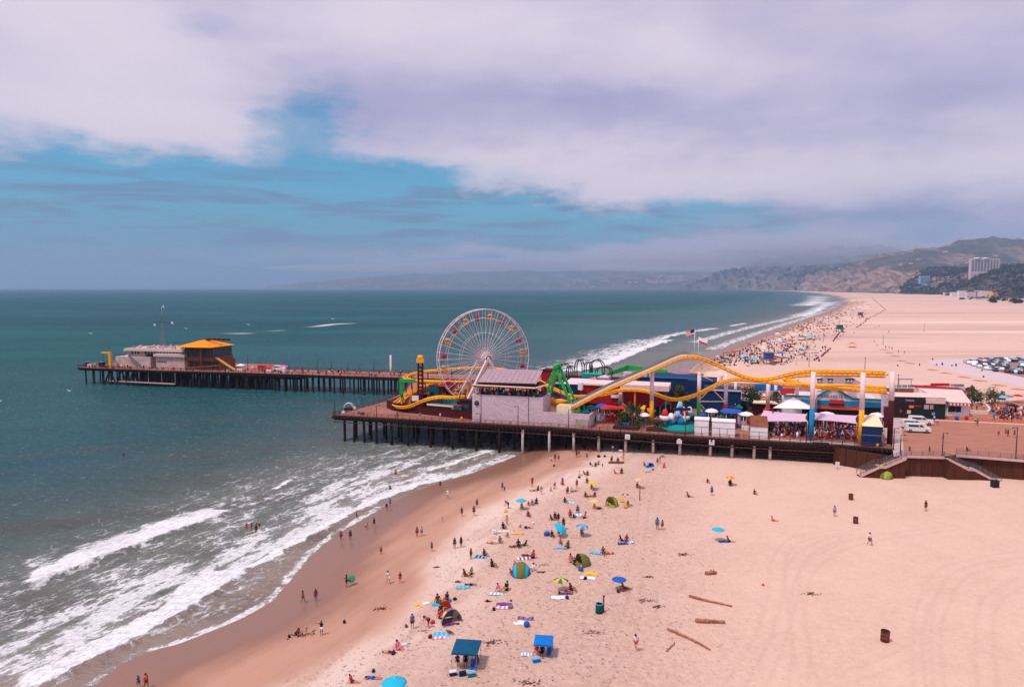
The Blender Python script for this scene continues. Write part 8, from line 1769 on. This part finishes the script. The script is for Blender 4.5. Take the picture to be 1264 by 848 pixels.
for _ in range(1150):
    # band along the shore from just behind the pier into the distance
    u = rn.random()**1.5; px_e = 868+u*190; py_e = 446-u*78
    shore = np.interp(py_e, [371, 377, 384, 392.5, 404.5, 415, 426, 436, 446], [1043, 1039, 1025, 1000, 965, 935, 905, 880, 855])
    w_ = np.interp(py_e, [368, 385, 400, 420, 446, 460], [30, 46, 72, 105, 135, 140])
    px = shore+5+(abs(rn.gauss(.1, .36)) if rn.random() < .8 else rn.random())*w_; py = py_e+rn.uniform(-2, 6)
    if py < 366: continue
    p = far_p(px, py); d_, _ = pdist(np.array([p.x]), np.array([p.y]), SH)
    if d_[0] < 12: continue
    s_ = 1.15+p.y/1100*.8; dab(p, s_, rn.choice(['black', 'navy', 'maroon', 'maroon', 'brown', 'white', 'blue', 'purple', 'black', 'beige', 'brown', 'beige', 'grey']), rn.random() < .22); ct += 1
    if rn.random() < .055: q_ = p; mb.tube([(q_.x, q_.y, q_.z), (q_.x, q_.y, q_.z+2)], .05, M_white, 5); mb.tube([(q_.x, q_.y, q_.z+1.7), (q_.x, q_.y, q_.z+2.2)], [1.2*s_, .1], CM[rn.choice(['red', 'azure', 'cyan', 'white', 'orange', 'navy', 'maroon', 'green'])], 8)
rn2 = rn; 
for n_, fn_ in ((190, quadarea((952, 539), (997, 541), (997, 521), (945, 520))), (170, quadarea((1005, 542), (1057, 546), (1057, 525), (1005, 522))), (110, quadarea((862, 520), (940, 525), (940, 511), (862, 511))), (60, lambda: LP(rn2.uniform(s_plat-8, Ltot), rn2.uniform(1.0, 13))), (40, lambda: LP(rn2.uniform(4, s_plat), rn2.uniform(1.0, 3))), (70, quadarea((1224, 516), (1263, 518), (1263, 503), (1222, 502))), (50, quadarea((728, 522), (800, 526), (800, 510), (728, 510)))):
    for _ in range(n_):
        p = fn_(); dab(p, 1.15, rn2.choice(['black', 'navy', 'maroon', 'red', 'brown', 'black', 'blue', 'orange', 'white', 'brown', 'maroon', 'purple']))
for px, py in ((1019, 430), (1108, 452), (1151, 444), (1156, 451), (1163, 451), (1175, 452), (1180, 452), (1212, 458), (1214, 466)): dab(far_p(px, py), 1.2, 'black')
o = mb.build('distant_beach_crowd'); tag(o, 'dense mass of small figures on the far shore and packed under the pier sails', 'crowd', kind='stuff')
# road and car park behind
def sheet(nm, P_, m_, dz):
    V_ = [far_p(*a) for a in P_]; mb = MB(); z = max(p.z for p in V_)+dz; mb.prism([(p.x, p.y) for p in V_], z-.3, z, m_); o = mb.build(nm); return tag(o, kind='structure')
sheet('road', [(1142, 446), (1160, 444), (1190, 443.5), (1212, 443), (1300, 446), (1300, 482), (1264, 477), (1220, 468), (1185, 461), (1160, 453)], sm('pale_road', 206, 182, 186, var=.06), .04)
sheet('parking_lot', [(1188, 447.5), (1210, 444), (1300, 446), (1300, 470), (1264, 466), (1215, 455.5)], sm('asphalt', 150, 118, 112, var=.1), .10)
CB = [sm('car_%d' % i, *c, var=0, rough=.3) for i, c in enumerate(((226, 224, 230), (214, 214, 222), (150, 152, 162), (40, 40, 48), (60, 62, 70), (120, 30, 34), (40, 70, 120), (236, 234, 236)))]
cps = []
def make_car(m_):
    mb = MB(); prof = [(-2.2, .3), (2.2, .3), (2.25, .75), (1.2, .95), (.5, 1.45), (-1.3, 1.48), (-2.1, 1.0), (-2.25, .8)]; n = len(prof); vs = [(x, y, z) for y in (-.9, .9) for x, z in prof]
    mb.add(vs, [tuple(range(n)), tuple(range(2*n-1, n-1, -1))]+[(i, n+i, n+(i+1) % n, (i+1) % n) for i in range(n)], m_)
    for y in (-.92, .92): mb.quad((-1.5, y, .95), (.95, y, .95), (.4, y, 1.38), (-1.2, y, 1.38), M_glass, .02)
    mb.quad((1.18, -.75, .98), (1.18, .75, .98), (.54, .75, 1.42), (.54, -.75, 1.42), M_glass, .03)
    for x in (-1.4, 1.4):
        for y in (-.85, .85): mb.tube([(x, y-.1, .33), (x, y+.1, .33)], .33, M_dark, 10)
    o = mb.build('parked_car'); me = o.data; bpy.data.objects.remove(o); return me
CMESH = [make_car(c_) for c_ in CB]
pz0 = far_p(1230, 455).z+.12
for row, (x0, y0, x1, y1, n_) in enumerate(((1208, 444.8, 1300, 443.5, 24), (1191, 447.3, 1300, 446, 26), (1193, 449, 1300, 449.5, 26), (1199, 451.3, 1300, 453.5, 22), (1206, 453.5, 1300, 457, 20), (1214, 455.8, 1300, 461, 18), (1226, 458, 1300, 465.2, 15))):
    for i in range(n_):
        if rn.random() < .12: continue
        u = (i+.5)/n_; px, py = x0+(x1-x0)*u, y0+(y1-y0)*u
        if 1243 < px < 1258 and 448 < py < 457: continue
        if px > 1285: continue
        p = atz(px, py, pz0); o = bpy.data.objects.new('parked_car', CMESH[rn.randrange(8)]); C.objects.link(o); o.location = p; o.rotation_euler = (0, 0, 1.2+rn.choice((0, PI))+rn.uniform(-.05, .05)); tag(o, 'small parked car in the packed rows of the distant car park', 'car', 'cars in the distant car park')
# ---- tree and house strip under the bluff, right
def crown_mass(name, P_, n, label, zb, hgt, m_, size, seed, kind='stuff'):
    rn_ = random.Random(seed); mb = MB()
    for _ in range(n):
        px = rn_.uniform(P_[0], P_[1]); py = rn_.uniform(P_[2], P_[3]); p = gd(px, py) if zb is None else atz(px, py, zb); s_ = size*rn_.uniform(.5, 1.2)
        for k in range(16):
            v = Vector((rn_.gauss(0, .5), rn_.gauss(0, .5), rn_.uniform(0, 1)))*s_; v.z = v.z*hgt; a = Vector((rn_.gauss(0, 1), rn_.gauss(0, 1), rn_.gauss(0, 1))).normalized()*s_*.45; b2 = a.cross(Vector((rn_.gauss(0, 1), rn_.gauss(0, 1), 1))).normalized()*s_*.4; c_ = p+v
            mb.add([c_-a, c_+b2, c_+a, c_-b2], [(0, 1, 2, 3)], m_)
    o = mb.build(name); return tag(o, label, 'trees', kind=kind)
MT = mat('dark_foliage', (.035, .036, .022), var=.4, scale=.15, rough=.9)
mb = MB(); rn = random.Random(5)
def veg_on_hill(n, xr, yr, size, seed):
    rn_ = random.Random(seed); m_ = MB()
    for _ in range(n):
        X_ = rn_.uniform(*xr); Y_ = rn_.uniform(*yr); x = (X_-632)*Y_/FPX; z = hillz(x, Y_)
        if z < 4: continue
        s_ = size*rn_.uniform(.5, 1.3)*Y_/3000
        for k in range(5):
            v = Vector((rn_.gauss(0, .5), rn_.gauss(0, .5), rn_.uniform(0, .9)))*s_; a = Vector((rn_.gauss(0, 1), rn_.gauss(0, 1), rn_.gauss(0, .6))).normalized()*s_*.55; b2 = a.cross(Vector((rn_.gauss(0, 1), rn_.gauss(0, 1), 1))).normalized()*s_*.5; c_ = Vector((x, Y_, z))+v
            m_.add([c_-a, c_+b2, c_+a, c_-b2], [(0, 1, 2, 3)], MT)
    return m_
o = veg_on_hill(6500, (1110, 1300), (2300, 4600), 8, 1).build('bluff_wood'); tag(o, 'dark wood covering the bluff at the right edge', 'trees', kind='stuff')
o = veg_on_hill(1500, (700, 1200), (8200, 12500), 14, 2).build('hill_scrub'); tag(o, 'dark scrub and trees scattered over the far hills', 'trees', kind='stuff')
o = crown_mass('shore_trees', (1185, 1300, 363, 366.5), 70, 'dark shore trees between the low houses at the right edge', None, 1.0, MT, 13, 3)
crown_mass('shore_trees', (1226, 1320, 370.5, 375), 60, 'dark tree clumps edging the sand at the far right below the pale houses', None, .9, MT, 9, 13)
crown_mass('shore_trees', (1184, 1228, 367.5, 370), 30, 'low dark bushes in front of the far white houses', None, .7, MT, 6, 14)
for k, (px, py, w_, h, c_, lab) in enumerate(((1170.5, 365, 26, 12, M_pinkw, 'far pale house, leftmost at the foot of the bluff'), (1180, 366, 30, 14, M_white, 'far white house, second at the foot of the bluff'), (1188.5, 366.5, 26, 20, M_white, 'far white house with taller front, third at the foot of the bluff'), (1200, 367.5, 34, 20, M_pinkw, 'far pink house block at the foot of the bluff'), (1210, 367.5, 28, 24, M_white, 'far tall white house in the middle at the foot of the bluff'), (1221, 367.5, 20, 22, M_cream, 'far cream square house at the foot of the bluff'),
        (1229, 367, 16, 18, M_or, 'far orange-brown house at the foot of the bluff'), (1236, 367.5, 24, 9, M_white, 'far low white house right of the orange-brown one'), (1248, 364, 60, 16, M_pinkw, 'far long pink building at the right edge'), (1208.5, 371, 26, 7, M_white, 'low white pavilion on the far beach, left one'), (1222, 371.5, 26, 8, M_cream, 'low cream pavilion on the far beach, right one'), (1139, 362.5, 120, 6, M_sky, 'very long low pale blue building at the foot of the bluff'), (1090, 361, 50, 7, M_pinkw, 'far low pale building left of the blue one'), (1110, 362, 40, 6, M_white, 'far low white building left of the blue one'), (1070, 360.5, 40, 8, M_pinkw, 'farthest pale building where the beach bends'))):
    p = far_p(px, py); dp_ = 14; e = empty('beach_house', p, lab, 'house'); s_ = p.y/2400; MB().prism([(-w_/2*s_, 0), (w_/2*s_, 0), (w_/2*s_, dp_), (-w_/2*s_, dp_)], 0, h*s_, c_).build('wall', e); MB().box((0, dp_/2, h*s_+.5), (w_*s_+1.5, dp_+1.5, 1.0), M_brown if k % 3 == 0 else M_pinkw).build('roof', e)
    mb = MB(); nw = max(2, int(w_*s_/5))
    for i in range(nw):
        for j in range(max(1, int(h*s_/5))): mb.box(((i+.5)/nw*w_*s_-w_*s_/2, -.06, 2.2+j*4.5), (2.0, .1, 2.0), M_glass)
    mb.build('windows', e)
# blue-white block and the high-rise
def slab(px, pyb, pyt, wpx, Y_, label, m1_, m2_, nrib, floors, dome=False):
    for Y_ in range(Y_, 7000, 100):
        if hillz((px-632)*Y_/FPX, Y_) > aty(px, pyb, Y_).z-6: break
    p = aty(px, pyb, Y_); w_ = wpx*Y_/FPX; h = (pyb-pyt)*Y_/FPX; e = empty('apartment_tower', (p.x, p.y, p.z-75), label, 'building'); h += 75
    MB().prism([(-w_/2, 0), (w_/2, 0), (w_/2, 20), (-w_/2, 20)], 0, h, m1_).build('wall', e)
    for j in range(floors): MB().box((0, -.4, 77+(h-79)*j/floors), (w_*.96, .7, (h-77)/floors*.45), m2_).build('window_band', e)
    for i in range(nrib+1): MB().box((-w_/2+w_*i/nrib, -1.0, h/2), (w_/nrib*.22, 1.6, h), m1_).build('rib', e)
    MB().box((0, 10, h+1.2), (w_+2, 22, 2.4), M_pinkw).build('roof_edge', e)
    if dome:
        for x in (-w_*.27, w_*.03): MB().tube([(x, 10, h+2), (x, 10, h+5), (x, 10, h+8)], [w_*.14, w_*.12, w_*.02], M_white, 12).build('roof_cap', e)
    return e
slab(1215.5, 335, 320, 34, 3400, 'wide pale high-rise with vertical ribs and two domed caps on top of the bluff', M_pinkw, M_glass, 9, 12, True)
slab(1141.5, 349.5, 341.5, 11, 3900, 'smaller blue-tinted block below the high-rise on the bluff', sm('pale_blue_block', 150, 186, 216), M_glass, 4, 5)
# houses over the far hills: each its own
rn = random.Random(12); hm = MB().prism([(-.5, 0), (.5, 0), (.5, .8), (-.5, .8)], 0, .55, M_pinkw).add([(-.55, -.05, .55), (.55, -.05, .55), (.55, .85, .55), (-.55, .85, .55), (-.5, .4, .85), (.5, .4, .85)], [(0, 1, 5, 4), (3, 4, 5, 2), (0, 4, 3), (1, 2, 5)], sm('tile_roof', 170, 120, 104)); ho = hm.build('hill_house'); hme = ho.data; bpy.data.objects.remove(ho)
made = 0
for k in range(2600):
    if made >= 235: break
    px = rn.choice((rn.uniform(690, 880), rn.uniform(800, 870), rn.uniform(880, 1100), rn.uniform(1080, 1264))); Y_ = rn.uniform(13500, 17000) if px < 880 else rn.uniform(6200, 12000) if px < 1080 else rn.uniform(5200, 10000)
    x = (px-632)*Y_/FPX; z = hillz(x, Y_)
    if z < 20: continue
    o = bpy.data.objects.new('hill_house', hme); C.objects.link(o); o.location = (x, Y_, z-2); s_ = rn.uniform(20, 36)*(Y_/9000)**.9; o.scale = (s_*rn.uniform(.8, 1.8), s_, s_*.9); o.rotation_euler = (0, 0, rn.uniform(-.5, .5)); made += 1
    tag(o, 'tiny pale house dotted on the hazy hills', 'house', 'houses dotted over the hazy hills')
# gulls and boat wakes
for px, py, lab in ((112.5, 412, 'tiny white gull over the sea left of the mast, upper one'), (86, 482.5, 'tiny white gull low over the sea at the far left'), (230.5, 406, 'tiny white gull over the sea right of the mast'), (307, 401, 'tiny white gull over the open sea, left one'), (411, 394, 'tiny white gull over the open sea, right one'), (1, 495, 'tiny white gull at the left edge')):
    p = aty(px, py, 230 if py < 450 else 200); mb = MB(); mb.ell((0, 0, 0), (.18, .4, .16), M_white, 8, 5); mb.quad((0, .15, .05), (-.7, .0, .35), (-.75, -.2, .35), (0, -.15, .05), M_white, .03); mb.quad((0, -.15, .05), (.75, -.2, .35), (.7, 0, .35), (0, .15, .05), M_white, .03); mb.ell((0, -.42, .08), (.1, .14, .1), M_white, 6, 4); mb.tube([(0, -.52, .07), (0, -.64, .04)], [.04, .01], M_yel, 5); o = mb.build('gull', None, p); tag(o, lab, 'gull')
